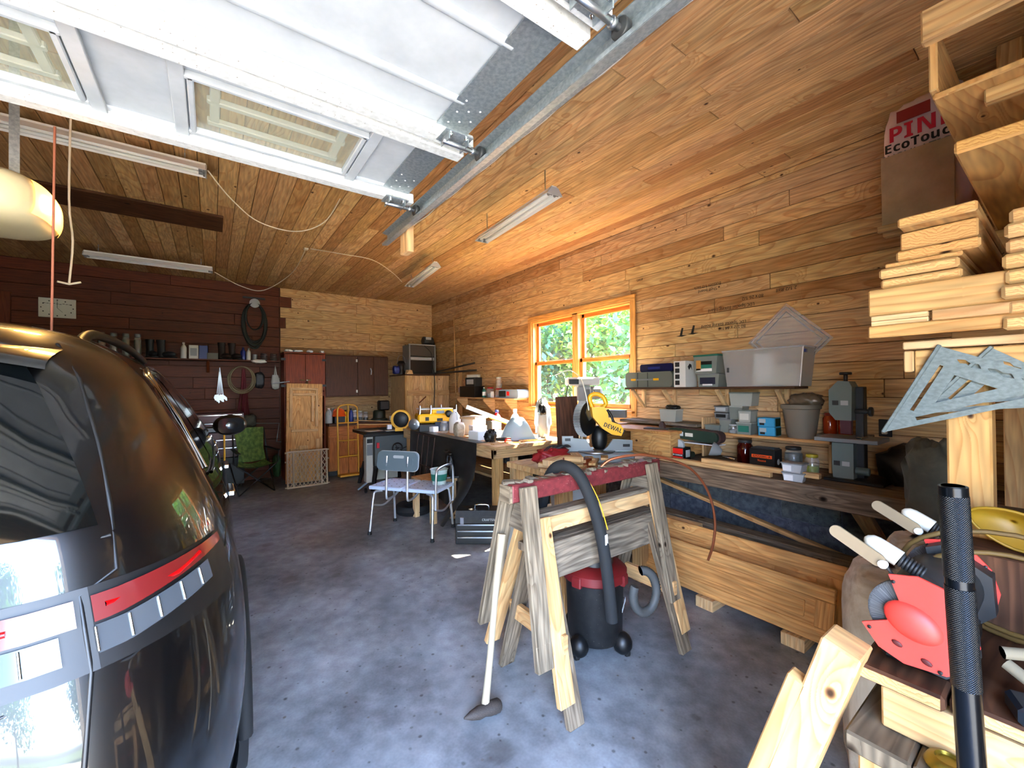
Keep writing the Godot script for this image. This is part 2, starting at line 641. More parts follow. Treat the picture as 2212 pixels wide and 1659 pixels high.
	mat("ink", Color(0.07, 0.05, 0.04), 0.8)
	mat("fishred", Color(0.90, 0.235, 0.19), 0.5)

func concrete() -> void:
	var S := 1024
	var n1 := noise_img(S, S, 81, 0.004, 4)
	var n2 := noise_img(S, S, 82, 0.03, 3)
	var n3 := noise_img(S, S, 83, 0.25, 2)
	var o := PackedByteArray()
	o.resize(S * S * 3)
	for i in S * S:
		var k := 0.50 + (n1[i] - 128) / 255.0 * 0.22 + (n2[i] - 128) / 255.0 * 0.16 + (n3[i] - 128) / 255.0 * 0.06
		o[i * 3] = int(255.0 * clampf(k * 1.0, 0, 1))
		o[i * 3 + 1] = int(255.0 * clampf(k * 1.02, 0, 1))
		o[i * 3 + 2] = int(255.0 * clampf(k * 1.035, 0, 1))
	var im := Image.create_from_data(S, S, false, Image.FORMAT_RGB8, o)
	var rr := RandomNumberGenerator.new()
	rr.seed = 5
	# oil drips, dirt and rusty spots lying on the slab
	for k in 1300:
		var cx := rr.randi_range(6, S - 7)
		var cy := rr.randi_range(6, S - 7)
		var rad := rr.randf_range(0.6, 2.6) if k > 26 else rr.randf_range(5.0, 22.0)
		var str := rr.randf_range(0.2, 0.6) if k > 26 else rr.randf_range(0.12, 0.32)
		var c := Color(0.13, 0.11, 0.10) if k % 4 else Color(0.30, 0.22, 0.16)
		for y in range(-int(rad) - 1, int(rad) + 2):
			for x in range(-int(rad) - 1, int(rad) + 2):
				var px := posmod(cx + x, S)
				var py := posmod(cy + y, S)
				var wob := rad * (0.75 + 0.5 * n2[(py * 7 % S) * S + px] / 255.0)
				var d := sqrt(x * x * 1.0 + y * y)
				if d < wob:
					im.set_pixel(px, py, im.get_pixel(px, py).lerp(c, str * clampf((wob - d) / (rad * 0.4), 0, 1)))
	var m := mat("concrete", Color.WHITE, 0.42)
	m.albedo_texture = ImageTexture.create_from_image(im)
	m.metallic_specular = 0.45
	m.uv1_scale = Vector3(0.25, 0.25, 1)

func plain_box(called: String, lo: Vector3, hi: Vector3, m: Material, parent: Node3D) -> void:
	var st := N()
	box(st, (lo + hi) / 2, hi - lo, Basis.IDENTITY, 0.0)
	part(called, st, m, parent)

func shell() -> void:
	var f := struct_node("floor", "grey stained concrete garage floor")
	var st := N()
	quad(st, Vector3(XL, 0, ZF), Vector3(WR, 0, ZF), Vector3(WR, 0, ZB), Vector3(XL, 0, ZB), Color.WHITE, [Vector2(0, 0), Vector2(WR - XL, 0), Vector2(WR - XL, ZF - ZB), Vector2(0, ZF - ZB)], Vector3.UP)
	part("slab_surface", st, M.concrete, f)
	plain_box("slab", Vector3(XL - 0.2, -0.2, ZB - 0.2), Vector3(WR + 0.2, -0.002, ZF + 0.16), M.driveway, f)
	# ---- ceiling of tongue and groove boards laid along the depth of the room
	var c := struct_node("ceiling", "ceiling of varied pine boards")
	plain_box("deck", Vector3(XL - 0.2, CE + 0.02, ZB - 0.2), Vector3(WR + 0.2, CE + 0.16, ZF + 0.2), M.brownboard, c)
	var x := WR
	var row := 0
	while x > -2.7:
		var w := 0.134
		var z := ZF
		z += R.randf_range(0.0, 1.5)
		while z > ZB:
			var ln := R.randf_range(1.0, 3.4)
			var z2 := maxf(z - ln, ZB)
			var za := minf(z, ZF)
			if za - z2 > 0.05:
				var k := R.randf()
				var cl := tint(0.78, 1.0)
				if k < 0.14:
					cl = Color(0.62, 0.50, 0.42)
				elif k < 0.30:
					cl = Color(0.72, 0.66, 0.56)
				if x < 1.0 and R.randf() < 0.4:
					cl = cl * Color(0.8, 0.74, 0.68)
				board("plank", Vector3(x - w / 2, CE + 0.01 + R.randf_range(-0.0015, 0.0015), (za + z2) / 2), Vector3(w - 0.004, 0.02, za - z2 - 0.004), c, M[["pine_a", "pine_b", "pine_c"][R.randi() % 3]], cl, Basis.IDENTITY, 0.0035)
			z = z2 if z2 > ZB else ZB - 1.0
		x -= w
		row += 1
	plain_box("bare_boarding", Vector3(XL, CE, ZB), Vector3(x, CE + 0.02, ZF), M.pine_b, c)
	# ---- right wall: block footing, pine boards above, a hole for the window
	var wr := struct_node("wall_right", "pine board wall with the window above painted concrete blocks")
	var z0 := -4.72
	var z1 := -2.95
	var y0 := 1.22
	var y1 := 2.45
	for q in [[0.0, y0, ZB, ZF], [y1, CE + 0.02, ZB, ZF], [y0, y1, ZB, z0], [y0, y1, z1, ZF]]:
		plain_box("backing", Vector3(WR + 0.018, q[0], q[2] - (0.2 if q[2] == ZB else 0.0)), Vector3(WR + 0.16, q[1], q[3] + (0.15 if q[3] == ZF else 0.0)), M.brownboard, wr)
	var ys := []
	var yy := 3.082
	while yy > 0.83:
		yy -= 0.1292
		ys.append(yy)
	ys.push_front(3.082)
	ys.push_front(3.211)
	var top := CE
	for k in ys.size():
		var yb: float = maxf(ys[k], 0.815)
		var spans := [[ZB, ZF]]
		if yb < y1 - 0.01 and top > y0 + 0.01:
			spans = [[ZB, z0], [z1, ZF]]
		for s in spans:
			var z: float = s[1]
			var first := true
			while z > s[0] + 0.01:
				var ln := R.randf_range(0.7, 2.6) if first else R.randf_range(1.2, 3.0)
				first = false
				var zz := maxf(z - ln, s[0])
				if zz - s[0] < 0.35:
					zz = s[0]
				var cl := tint(0.84, 1.0)
				var dull := R.randf()
				if k <= 6 and dull < 0.40:
					cl = Color(0.70, 0.58, 0.47)
				elif dull < 0.08:
					cl = Color(0.66, 0.54, 0.44)
				var yl := yb
				var yh := top
				board("plank", Vector3(WR + 0.009 + R.randf_range(-0.001, 0.001), (yl + yh) / 2, (z + zz) / 2), Vector3(0.018, yh - yl - 0.004, z - zz - 0.004), wr, M[["pine_a", "pine_c", "pine_c"][R.randi() % 3]], cl, Basis.IDENTITY, 0.002)
				z = zz
		if spans.size() == 2 and top > y1 + 0.004:
			board("plank", Vector3(WR + 0.009, (y1 + top) / 2, (z0 + z1) / 2), Vector3(0.018, top - y1 - 0.002, z1 - z0 - 0.003), wr, M.pine_a, tint(0.84, 1.0), Basis.IDENTITY, 0.002)
		if spans.size() == 2 and yb < y0 - 0.004:
			board("plank", Vector3(WR + 0.009, (yb + y0) / 2, (z0 + z1) / 2), Vector3(0.018, y0 - yb - 0.002, z1 - z0 - 0.003), wr, M.pine_a, tint(0.84, 1.0), Basis.IDENTITY, 0.002)
		top = yb
	for cr in 4:
		var z := -3.9 + (0.203 if cr % 2 else 0.0)
		while z < ZF - 0.1:
			var b := N()
			box(b, Vector3(WR + 0.004, 0.1016 + cr * 0.2032, z + 0.2), Vector3(0.03, 0.194, 0.397), Basis.IDENTITY, 0.004, tint(0.85, 1.0), uvr())
			part("concrete_block", b, M.block, wr)
			z += 0.4064
	plain_box("mortar_bed", Vector3(WR + 0.0, 0, ZB), Vector3(WR + 0.02, 0.8135, ZF), M.block, wr)
	# ---- back wall: dark red boards on the left, bare pine on the right
	var wb := struct_node("wall_back", "dark red board wall meeting a newer bare pine patch")
	plain_box("backing", Vector3(XL - 0.2, 0, ZB - 0.18), Vector3(WR + 0.2, CE + 0.02, ZB - 0.02), M.cabinet_brown, wb)
	top = CE
	var seams := [3.108, 2.927, 2.746, 2.566, 2.40, 2.233]
	var last := 2.233
	while last > 0.05:
		last = maxf(last - 0.175, 0.0)
		seams.append(last)
	for k in seams.size():
		var yb: float = seams[k]
		var xx := -2.9
		while xx < 0.93:
			var x2 := minf(xx + R.randf_range(1.4, 3.4), 0.945)
			board("plank", Vector3((xx + x2) / 2, (top + yb) / 2, ZB - 0.01 + R.randf_range(-0.001, 0.001)), Vector3(x2 - xx - 0.003, top - yb - 0.004, 0.02), wb, M.redwood, tint(0.75, 1.0), Basis.IDENTITY, 0.004)
			xx = x2
		xx = 0.957
		var proud := 0.0
		if k < 6:
			proud = 0.012
			if k == 1:
				xx = 1.13
			elif k == 3:
				xx = 1.04
			if xx > 0.96:
				board("plank", Vector3((0.945 + xx) / 2, (top + yb) / 2, ZB - 0.012), Vector3(xx - 0.95, top - yb - 0.004, 0.016), wb, M.redwood, Color(0.9, 0.9, 0.9), Basis.IDENTITY, 0.003)
		var stops := [R.randf_range(2.0, 2.7), WR]
		if k == 0:
			stops = [2.42, WR]
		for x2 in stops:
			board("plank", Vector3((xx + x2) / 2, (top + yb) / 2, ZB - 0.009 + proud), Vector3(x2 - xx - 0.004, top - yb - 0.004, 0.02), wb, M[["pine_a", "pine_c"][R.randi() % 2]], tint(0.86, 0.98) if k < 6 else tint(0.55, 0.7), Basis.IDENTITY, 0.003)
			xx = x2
		top = yb
	plain_box("bare_boarding", Vector3(XL, 0, ZB - 0.02), Vector3(-2.9, CE, ZB), M.redwood, wb)
	var wl := struct_node("wall_left", "dark board wall beyond the car")
	plain_box("boarding", Vector3(XL - 0.16, 0, ZB), Vector3(XL, CE + 0.02, ZF + 0.15), M.redwood, wl)
	# ---- front wall with the open bay
	var wf := struct_node("wall_front", "front wall round the open garage bay")
	for q in [[0.72, WR + 0.16, 0.0, CE + 0.02], [XL - 0.16, -2.12, 0.0, CE + 0.02], [-2.12, 0.72, 2.2, CE + 0.02]]:
		plain_box("boarding", Vector3(q[0], q[2], ZF), Vector3(q[1], q[3], ZF + 0.15), M.pine_b, wf)
	# ceiling hatch strip
	var tr := struct_node("trim_1", "grey brown hatch board set in the ceiling")
	board("hatch_board", Vector3(-0.75, CE - 0.012, -5.30), Vector3(1.7, 0.022, 0.47), tr, M.brownboard, Color(1, 0.95, 0.9))
	var tv := struct_node("trim_2", "upright brown trim board on the back wall")
	board("trim_board", Vector3(-2.15, 1.4, ZB + 0.016), Vector3(0.10, 2.8, 0.03), tv, M.redwood, Color(1, 0.9, 0.85))

func window_unit() -> void:
	var w := struct_node("window_1", "pair of pine double hung windows looking onto sunlit trees")
	var yb := 1.22
	var yt := 2.45
	var za := -4.72
	var zb := -2.95
	var t: Material = M.trimwood
	# casing on the wall face
	board("casing", Vector3(WR - 0.01, yt + 0.035, (za + zb) / 2), Vector3(0.02, 0.075, zb - za + 0.14), w, t)
	board("casing", Vector3(WR - 0.01, (yb + yt) / 2, za - 0.035), Vector3(0.02, yt - yb, 0.07), w, t)
	board("casing", Vector3(WR - 0.01, (yb + yt) / 2 - 0.03, zb + 0.035), Vector3(0.02, yt - yb + 0.06, 0.07), w, t)
	board("stool", Vector3(WR - 0.02, yb - 0.012, (za + zb) / 2), Vector3(0.10, 0.024, zb - za + 0.1), w, t)
	for q in [[za + 0.01, 0.02], [zb - 0.01, 0.02], [(za + zb) / 2, 0.10]]:
		board("jamb", Vector3(WR + 0.075, (yb + yt) / 2, q[0]), Vector3(0.15, yt - yb, q[1]), w, t)
	board("jamb", Vector3(WR + 0.075, yt - 0.01, (za + zb) / 2), Vector3(0.15, 0.02, zb - za), w, t)
	board("jamb", Vector3(WR + 0.075, yb + 0.01, (za + zb) / 2), Vector3(0.15, 0.02, zb - za), w, t)
	var zm := (za + zb) / 2
	for u in [[za + 0.02, zm - 0.05], [zm + 0.05, zb - 0.02]]:
		for s in [[yt - 0.02, 1.82, WR + 0.095], [1.86, yb + 0.02, WR + 0.055]]:
			var sh := Node3D.new()
			sh.name = "sash"
			w.add_child(sh, true)
			var z0: float = u[0]
			var z1: float = u[1]
			var y1: float = s[0]
			var y0: float = s[1]
			var x: float = s[2]
			var st := N()
			box(st, Vector3(x, y1 - 0.024, (z0 + z1) / 2), Vector3(0.036, 0.048, z1 - z0), Basis.IDENTITY, 0.004)
			box(st, Vector3(x, y0 + 0.026, (z0 + z1) / 2), Vector3(0.036, 0.052, z1 - z0), Basis.IDENTITY, 0.004)
			box(st, Vector3(x, (y0 + y1) / 2, z0 + 0.022), Vector3(0.036, y1 - y0, 0.044), Basis.IDENTITY, 0.004)
			box(st, Vector3(x, (y0 + y1) / 2, z1 - 0.022), Vector3(0.036, y1 - y0, 0.044), Basis.IDENTITY, 0.004)
			part("sash_frame", st, M.sashwood, sh)
			var g := N()
			quad(g, Vector3(x, y0 + 0.05, z0 + 0.04), Vector3(x, y0 + 0.05, z1 - 0.04), Vector3(x, y1 - 0.046, z1 - 0.04), Vector3(x, y1 - 0.046, z0 + 0.04), Color.WHITE, [], Vector3(-1, 0, 0))
			part("pane", g, M.glass, sh)
			if y0 < 1.5:
				var k := N()
				for zz in [z0 + 0.2, z1 - 0.2]:
					box(k, Vector3(x - 0.005, y1 + 0.006, zz), Vector3(0.03, 0.014, 0.05), Basis.IDENTITY, 0.003)
				part("sash_lock", k, M.steel, sh)

func leaf_mat(key: String, c: Color) -> StandardMaterial3D:
	var m := mat(key, c, 0.55)
	m.backlight_enabled = true
	m.backlight = Color(0.9, 0.95, 0.55)
	return m

func tree(called: String, label: String, at: Vector3, h: float, crown_size: Vector3, n: int, m: Material, sd: int, leaf := 0.13, group := "trees beyond the garage") -> void:
	var t := thing(called, label, "tree", at, 0.0, group)
	crown(t, Vector3.ZERO, h, crown_size, n, m, sd, leaf)

func crown(t: Node3D, at: Vector3, h: float, crown: Vector3, n: int, m: Material, sd: int, leaf := 0.13) -> void:
	var rr := RandomNumberGenerator.new()
	rr.seed = sd
	var st := N()
	tube(st, curve([at + Vector3(0, -0.1, 0), at + Vector3(0.06, h * 0.35, 0.05), at + Vector3(-0.05, h * 0.7, 0.02), at + Vector3(0.05, h, 0)], 10), 0.1, 8, false, Color.WHITE, [0.14, 0.13, 0.12, 0.11, 0.10, 0.09, 0.08, 0.06, 0.05, 0.04, 0.03])
	part("trunk", st, mat("bark", Color(0.22, 0.18, 0.14), 0.9), t)
	var lv := N()
	var cl := []
	for k in 16:
		var d := Vector3(rr.randfn(), rr.randfn(), rr.randfn()).normalized() * pow(rr.randf(), 0.4)
		cl.append(at + Vector3(0, h, 0) + d * crown * 0.85)
	for k in n:
		var c: Vector3 = cl[rr.randi() % cl.size()]
		var d := Vector3(rr.randfn(), rr.randfn(), rr.randfn()).limit_length(1.7) * 0.42 * (crown.x + crown.y) * 0.35
		var p := c + d
		if p.y < -0.1:
			continue
		var b := Basis.from_euler(Vector3(rr.randf() * TAU, rr.randf() * TAU, rr.randf() * TAU))
		var s := leaf * rr.randf_range(0.6, 1.2)
		var g := rr.randf_range(0.6, 1.0)
		var cc := Color(g * rr.randf_range(0.75, 1.0), g, g * rr.randf_range(0.6, 1.0))
		quad(lv, p - b.x * s, p - b.y * s * 0.5, p + b.x * s, p + b.y * s * 0.5, cc)
	var o := part("foliage", lv, m, t)
	o.set_meta("kind", "stuff")

func outdoors() -> void:
	var d := struct_node("driveway", "concrete driveway outside the open bay")
	plain_box("slab", Vector3(-7.0, -0.25, ZF + 0.16), Vector3(5.0, -0.02, 16.0), M.driveway, d)
	var g := struct_node("ground", "grassy ground round the garage")
	plain_box("turf", Vector3(-40, -0.6, -40), Vector3(40, -0.26, 40), M.lawn, g)
	var a := leaf_mat("leaf_a", Color(0.36, 0.52, 0.34))
	var b := leaf_mat("leaf_b", Color(0.54, 0.60, 0.26))
	var c := leaf_mat("leaf_c", Color(0.30, 0.46, 0.38))
	var sd := 100
	var belt := thing("tree_foliage", "dense sunlit tree foliage standing outside the window", "foliage")
	belt.set_meta("kind", "stuff")
	for q in [[9.0, -6.3, 2.6, 2.0, 0], [10.5, -8.6, 3.2, 2.4, 1], [9.6, -11.0, 2.8, 2.2, 2], [12.5, -10.0, 4.6, 2.6, 0], [13.5, -13.5, 4.4, 2.8, 1], [11.8, -15.2, 3.4, 2.6, 2], [14.5, -7.5, 4.6, 2.8, 2], [16.0, -17.5, 5.0, 3.4, 0]]:
		crown(belt, Vector3(q[0], -0.26, q[1]), q[2], Vector3(q[3], q[2] * 0.85, q[3]), 5200, [a, b, c][q[4]], sd)
		sd += 1
	for q in [[-12.0, 16.0, 4.5, 2.6], [-1.0, 22.0, 5.0, 2.8], [10.0, 17.0, 4.5, 2.6]]:  # unseen trees added behind the camera for the car paint to reflect
		tree("reflection_tree", "unseen green tree added behind the car for its reflection in the paint", Vector3(q[0], -0.26, q[1]), q[2], Vector3(q[3], q[2] * 0.7, q[3]), 2600, a, sd, 0.24, "unseen trees added for reflections")
		sd += 1

func overhead_door() -> void:
	var d := struct_node("door_1", "white steel sectional garage door raised overhead, dirty windows in its top section")
	var x0 := -2.06
	var x1 := 0.715
	var secs := [[-1.80, -1.29, true], [-1.275, -0.675, false], [-0.66, -0.12, false], [-0.105, 0.30, false]]
	for s in secs:
		var sec := Node3D.new()
		sec.name = "door_section"
		d.add_child(sec, true)
		var za: float = s[0]
		var zb: float = s[1]
		var yk := 2.372
		var st := N()
		if s[2]:
			var zo := -1.72
			var zi := -1.42
			box(st, Vector3((x0 + x1) / 2, yk + 0.004, (za + zo) / 2), Vector3(x1 - x0, 0.006, zo - za), Basis.IDENTITY, 0.0)
			box(st, Vector3((x0 + x1) / 2, yk + 0.004, (zi + zb) / 2), Vector3(x1 - x0, 0.006, zb - zi), Basis.IDENTITY, 0.0)
			var edge := x1
			for k in 3:
				var wx0 := -0.05 - 0.73 * k
				box(st, Vector3((edge + wx0 + 0.48) / 2, yk + 0.004, (zo + zi) / 2), Vector3(edge - wx0 - 0.48, 0.006, zi - zo), Basis.IDENTITY, 0.0)
				edge = wx0
				var fr := N()
				for q in [[wx0 + 0.24, zo + 0.004, 0.50, 0.016], [wx0 + 0.24, zi - 0.004, 0.50, 0.016]]:
					box(fr, Vector3(q[0], yk - 0.008, q[1]), Vector3(q[2], 0.022, q[3]), Basis.IDENTITY, 0.003)
				for q in [wx0 + 0.004, wx0 + 0.476]:
					box(fr, Vector3(q, yk - 0.008, (zo + zi) / 2), Vector3(0.016, 0.022, zi - zo), Basis.IDENTITY, 0.003)
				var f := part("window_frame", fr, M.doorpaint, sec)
				for q in [wx0 - 0.026, wx0 + 0.506]:
					var sp := N()
					box(sp, Vector3(q, yk - 0.010, (zo + zi) / 2 + 0.01), Vector3(0.036, 0.016, zi - zo + 0.1), Basis.IDENTITY, 0.002)
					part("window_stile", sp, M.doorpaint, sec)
				var g := N()
				quad(g, Vector3(wx0, yk, zo), Vector3(wx0 + 0.48, yk, zo), Vector3(wx0 + 0.48, yk, zi), Vector3(wx0, yk, zi), Color.WHITE, [], Vector3.DOWN)
				part("pane", g, M.dirtyglass, f)
				var mu := N()
				box(mu, Vector3(wx0 + 0.24, yk + 0.014, (zo + zi) / 2 + 0.02), Vector3(0.40, 0.018, 0.022), Basis.IDENTITY, 0.003)
				for q in [0.06, 0.42]:
					box(mu, Vector3(wx0 + q, yk + 0.014, (zo + zi) / 2 + 0.02), Vector3(0.026, 0.018, 0.22), Basis.IDENTITY, 0.003)
				for q in [-0.10, 0.13]:
					box(mu, Vector3(wx0 + 0.24, yk + 0.014, (zo + zi) / 2 + q), Vector3(0.40, 0.018, 0.026), Basis.IDENTITY, 0.003)
				part("glazing_grid", mu, M.offwhite, f)
			box(st, Vector3((x0 + edge) / 2, yk + 0.004, (zo + zi) / 2), Vector3(edge - x0, 0.006, zi - zo), Basis.IDENTITY, 0.0)
		else:
			box(st, Vector3((x0 + x1) / 2, yk + 0.004, (za + zb) / 2), Vector3(x1 - x0, 0.006, zb - za), Basis.IDENTITY, 0.0)
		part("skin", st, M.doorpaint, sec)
		# pressed ribs and the lipped rails along both edges
		for q in [0.30, 0.72]:
			var rb := N()
			var zz: float = lerpf(za, zb, q)
			if s[2] and q < 0.5:
				zz = za + 0.055
			if s[2] and q > 0.5:
				continue
			lathe(rb, [Vector2(0.016, 0), Vector2(0.016, x1 - x0 - 0.12)], Transform3D(Basis(Vector3.DOWN, Vector3.RIGHT, Vector3.BACK) * Basis.from_scale(Vector3(0.55, 1, 1)), Vector3(x0 + 0.03, yk, zz)), 12)
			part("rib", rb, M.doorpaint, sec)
		for q in [za + 0.026, zb - 0.026]:
			var rl := N()
			box(rl, Vector3((x0 + x1 + 0.015) / 2, 2.352, q), Vector3(x1 - x0 + 0.03, 0.044, 0.05), Basis.IDENTITY, 0.005)
			part("rail", rl, M.oldpaint, sec)
		# galvanised end plates with punched holes
		for xe in [x1 - 0.062, x0 + 0.05]:
			var pl := N()
			box(pl, Vector3(xe, yk - 0.006, (za + zb) / 2), Vector3(0.115, 0.004, zb - za - 0.09), Basis.IDENTITY, 0.001)
			var e := part("end_plate", pl, M.galv, sec)
			var ho := N()
			for k in 7:
				cyl(ho, Vector3(xe - 0.03 + 0.03 * (k % 3), yk - 0.010, za + 0.08 + 0.02 * k), Vector3(xe - 0.03 + 0.03 * (k % 3), yk - 0.0085, za + 0.08 + 0.02 * k), 0.0035, -1, 8)
			bits("bolt_hole", ho, M.white, e)
	# hinges with rollers on the right edge
	for zz in [-1.765, -1.21, -0.60, -0.11]:
		var hg := N()
		box(hg, Vector3(0.655, 2.326, zz), Vector3(0.10, 0.004, 0.075), Basis.IDENTITY, 0.001)
		box(hg, Vector3(0.62, 2.315, zz), Vector3(0.004, 0.028, 0.06), Basis.IDENTITY, 0.001)
		box(hg, Vector3(0.69, 2.315, zz), Vector3(0.004, 0.028, 0.06), Basis.IDENTITY, 0.001)
		var h := part("hinge", hg, M.galv, d)
		var bo := N()
		for q in [[-0.028, -0.024], [0.028, -0.024], [-0.028, 0.026], [0.028, 0.026]]:
			lathe(bo, [Vector2(0.0075, 0), Vector2(0.0075, -0.006), Vector2(0.004, -0.010), Vector2(0, -0.010)], Transform3D(Basis.IDENTITY, Vector3(0.655 + q[0], 2.324, zz + q[1])), 6)
		bits("bolt", bo, M.chrome, h)
		var rs := N()
		cyl(rs, Vector3(0.61, 2.306, zz), Vector3(0.752, 2.306, zz), 0.0085, -1, 10)
		cyl(rs, Vector3(0.715, 2.306, zz), Vector3(0.728, 2.306, zz), 0.013, -1, 10)
		part("roller_stem", rs, M.steel, h)
		var rw := N()
		cyl(rw, Vector3(0.742, 2.306, zz), Vector3(0.762, 2.306, zz), 0.024, -1, 18)
		part("roller", rw, M.darkgrey, h)
	# the track on the right
	var t := thing("door_track", "long galvanised steel track running beside the raised garage door", "track", Vector3(0, 2.3, 0))
	var ts := N()
	var L := 2.62
	box(ts, Vector3(0.770, 0, -2.19 + L / 2), Vector3(0.003, 0.058, L), Basis.IDENTITY, 0.0)
	box(ts, Vector3(0.756, -0.030, -2.19 + L / 2), Vector3(0.03, 0.003, L), rotd(0, 0, 12), 0.0)
	box(ts, Vector3(0.756, 0.030, -2.19 + L / 2), Vector3(0.03, 0.003, L), rotd(0, 0, -12), 0.0)
	box(ts, Vector3(0.741, -0.028, -2.19 + L / 2), Vector3(0.003, 0.012, L), Basis.IDENTITY, 0.0)
	part("channel", ts, M.galv, t)
	var ta := N()
	box(ta, Vector3(0.792, 0.004, -2.19 + L / 2 + 0.25), Vector3(0.04, 0.003, L - 0.5), Basis.IDENTITY, 0.0)
	box(ta, Vector3(0.774, 0.03, -2.19 + L / 2 + 0.25), Vector3(0.003, 0.06, L - 0.5), Basis.IDENTITY, 0.0)
	part("angle_iron", ta, M.galv, t)
	board("wood_hanger", Vector3(0.80, 0.42, -1.99), Vector3(0.038, 1.08, 0.089), t, M.pine_b, Color(0.95, 0.9, 0.85))
	# opener
	var o := thing("door_opener", "cream garage door opener hanging below the ceiling, its lamp lit", "opener", Vector3(-0.70, 2.13, -2.45))
	var ob := N()
	var f2 := func(u: float, v: float) -> Vector3:
		var a := TAU * u
		var t2 := PI * (v - 0.5)
		var c := Vector3(signf(cos(a)) * pow(absf(cos(a)), 0.7), 0, signf(sin(a)) * pow(absf(sin(a)), 0.7)) * pow(absf(cos(t2)), 0.45)
		return Vector3(c.x * 0.19, 0.10 + 0.10 * signf(sin(t2)) * pow(absf(sin(t2)), 0.75), c.z * 0.23)
	sheet(ob, f2, 40, 20)
	part("housing", ob, mat("creamplastic", Color(0.82, 0.76, 0.60), 0.35), o)
	var vt := N()
	for k in 7:
		tube(vt, curve([Vector3(0.06 + 0.012 * k, 0.012 + 0.003 * k, 0.04), Vector3(0.075 + 0.013 * k, 0.016 + 0.004 * k, 0.10), Vector3(0.06 + 0.010 * k, 0.022 + 0.005 * k, 0.155)], 6), 0.003, 6)
	bits("vent_rib", vt, mat("creamdark", Color(0.45, 0.38, 0.25), 0.5), o)
	var ln := N()
	sheet(ln, func(u: float, v: float) -> Vector3:
		var a := lerpf(-0.62, 0.62, u)
		var t2 := lerpf(-0.55, 0.55, v)
		return Vector3(pow(cos(a), 0.7) * pow(cos(t2), 0.45) * 0.194, 0.10 + 0.102 * signf(sin(t2)) * pow(absf(sin(t2)), 0.75), signf(sin(a)) * pow(absf(sin(a)), 0.7) * 0.234), 14, 10)
	var lm := mat("lamplens", Color(0.95, 0.85, 0.6), 0.3)
	lm.emission_enabled = true
	lm.emission = Color(1.0, 0.72, 0.32)
	lm.emission_energy_multiplier = 0.12
	part("lamp_lens", ln, lm, o)
	var ol := OmniLight3D.new()
	ol.name = "opener_lamp"
	ol.light_color = Color(1.0, 0.76, 0.42)
	ol.light_energy = 0.02
	ol.light_size = 0.06
	ol.omni_range = 12.0
	ol.omni_attenuation = 2.0
	ol.shadow_enabled = true
	o.add_child(ol)
	ol.position = Vector3(0.27, 0.12, 0.02)
	for q in [0.075, -0.15]:
		var sp := N()
		box(sp, Vector3(q, 0.66, 0.0), Vector3(0.028, 0.94, 0.003), rotd(0, 12, 0), 0.0)
		part("strap", sp, M.galv, o)
	var rail := N()
	box(rail, Vector3(0, 0.21, 1.2), Vector3(0.03, 0.035, 2.6), Basis.IDENTITY, 0.002)
	part("drive_rail", rail, M.galv, o)
	var rp := N()
	cyl(rp, Vector3(-0.40, 2.34, -1.9), Vector3(-0.408, 1.66, -1.9), 0.0032, -1, 8)
	single("release_rope", rp, mat("ropebrown", Color(0.55, 0.30, 0.20), 0.8), "thin brown release rope hanging over the car roof", "rope")
	var pc := thing("pull_cord", "white pull cord with a small tee handle hanging from the ceiling", "cord", Vector3(-0.68, 2.14, -3.5))
	var p1 := N()
	tube(p1, curve([Vector3(0.01, 1.12, 0), Vector3(0.0, 0.5, 0), Vector3(0.015, 0.25, 0), Vector3(0, 0.0, 0)], 12), 0.0055, 8)
	part("cord", p1, M.cord, pc)
	var p2 := N()
	tube(p2, [Vector3(-0.045, 0.0, 0.02), Vector3(0, -0.006, 0), Vector3(0.045, 0.016, -0.02)], 0.006, 8)
	part("tee_handle", p2, M.cord, pc)

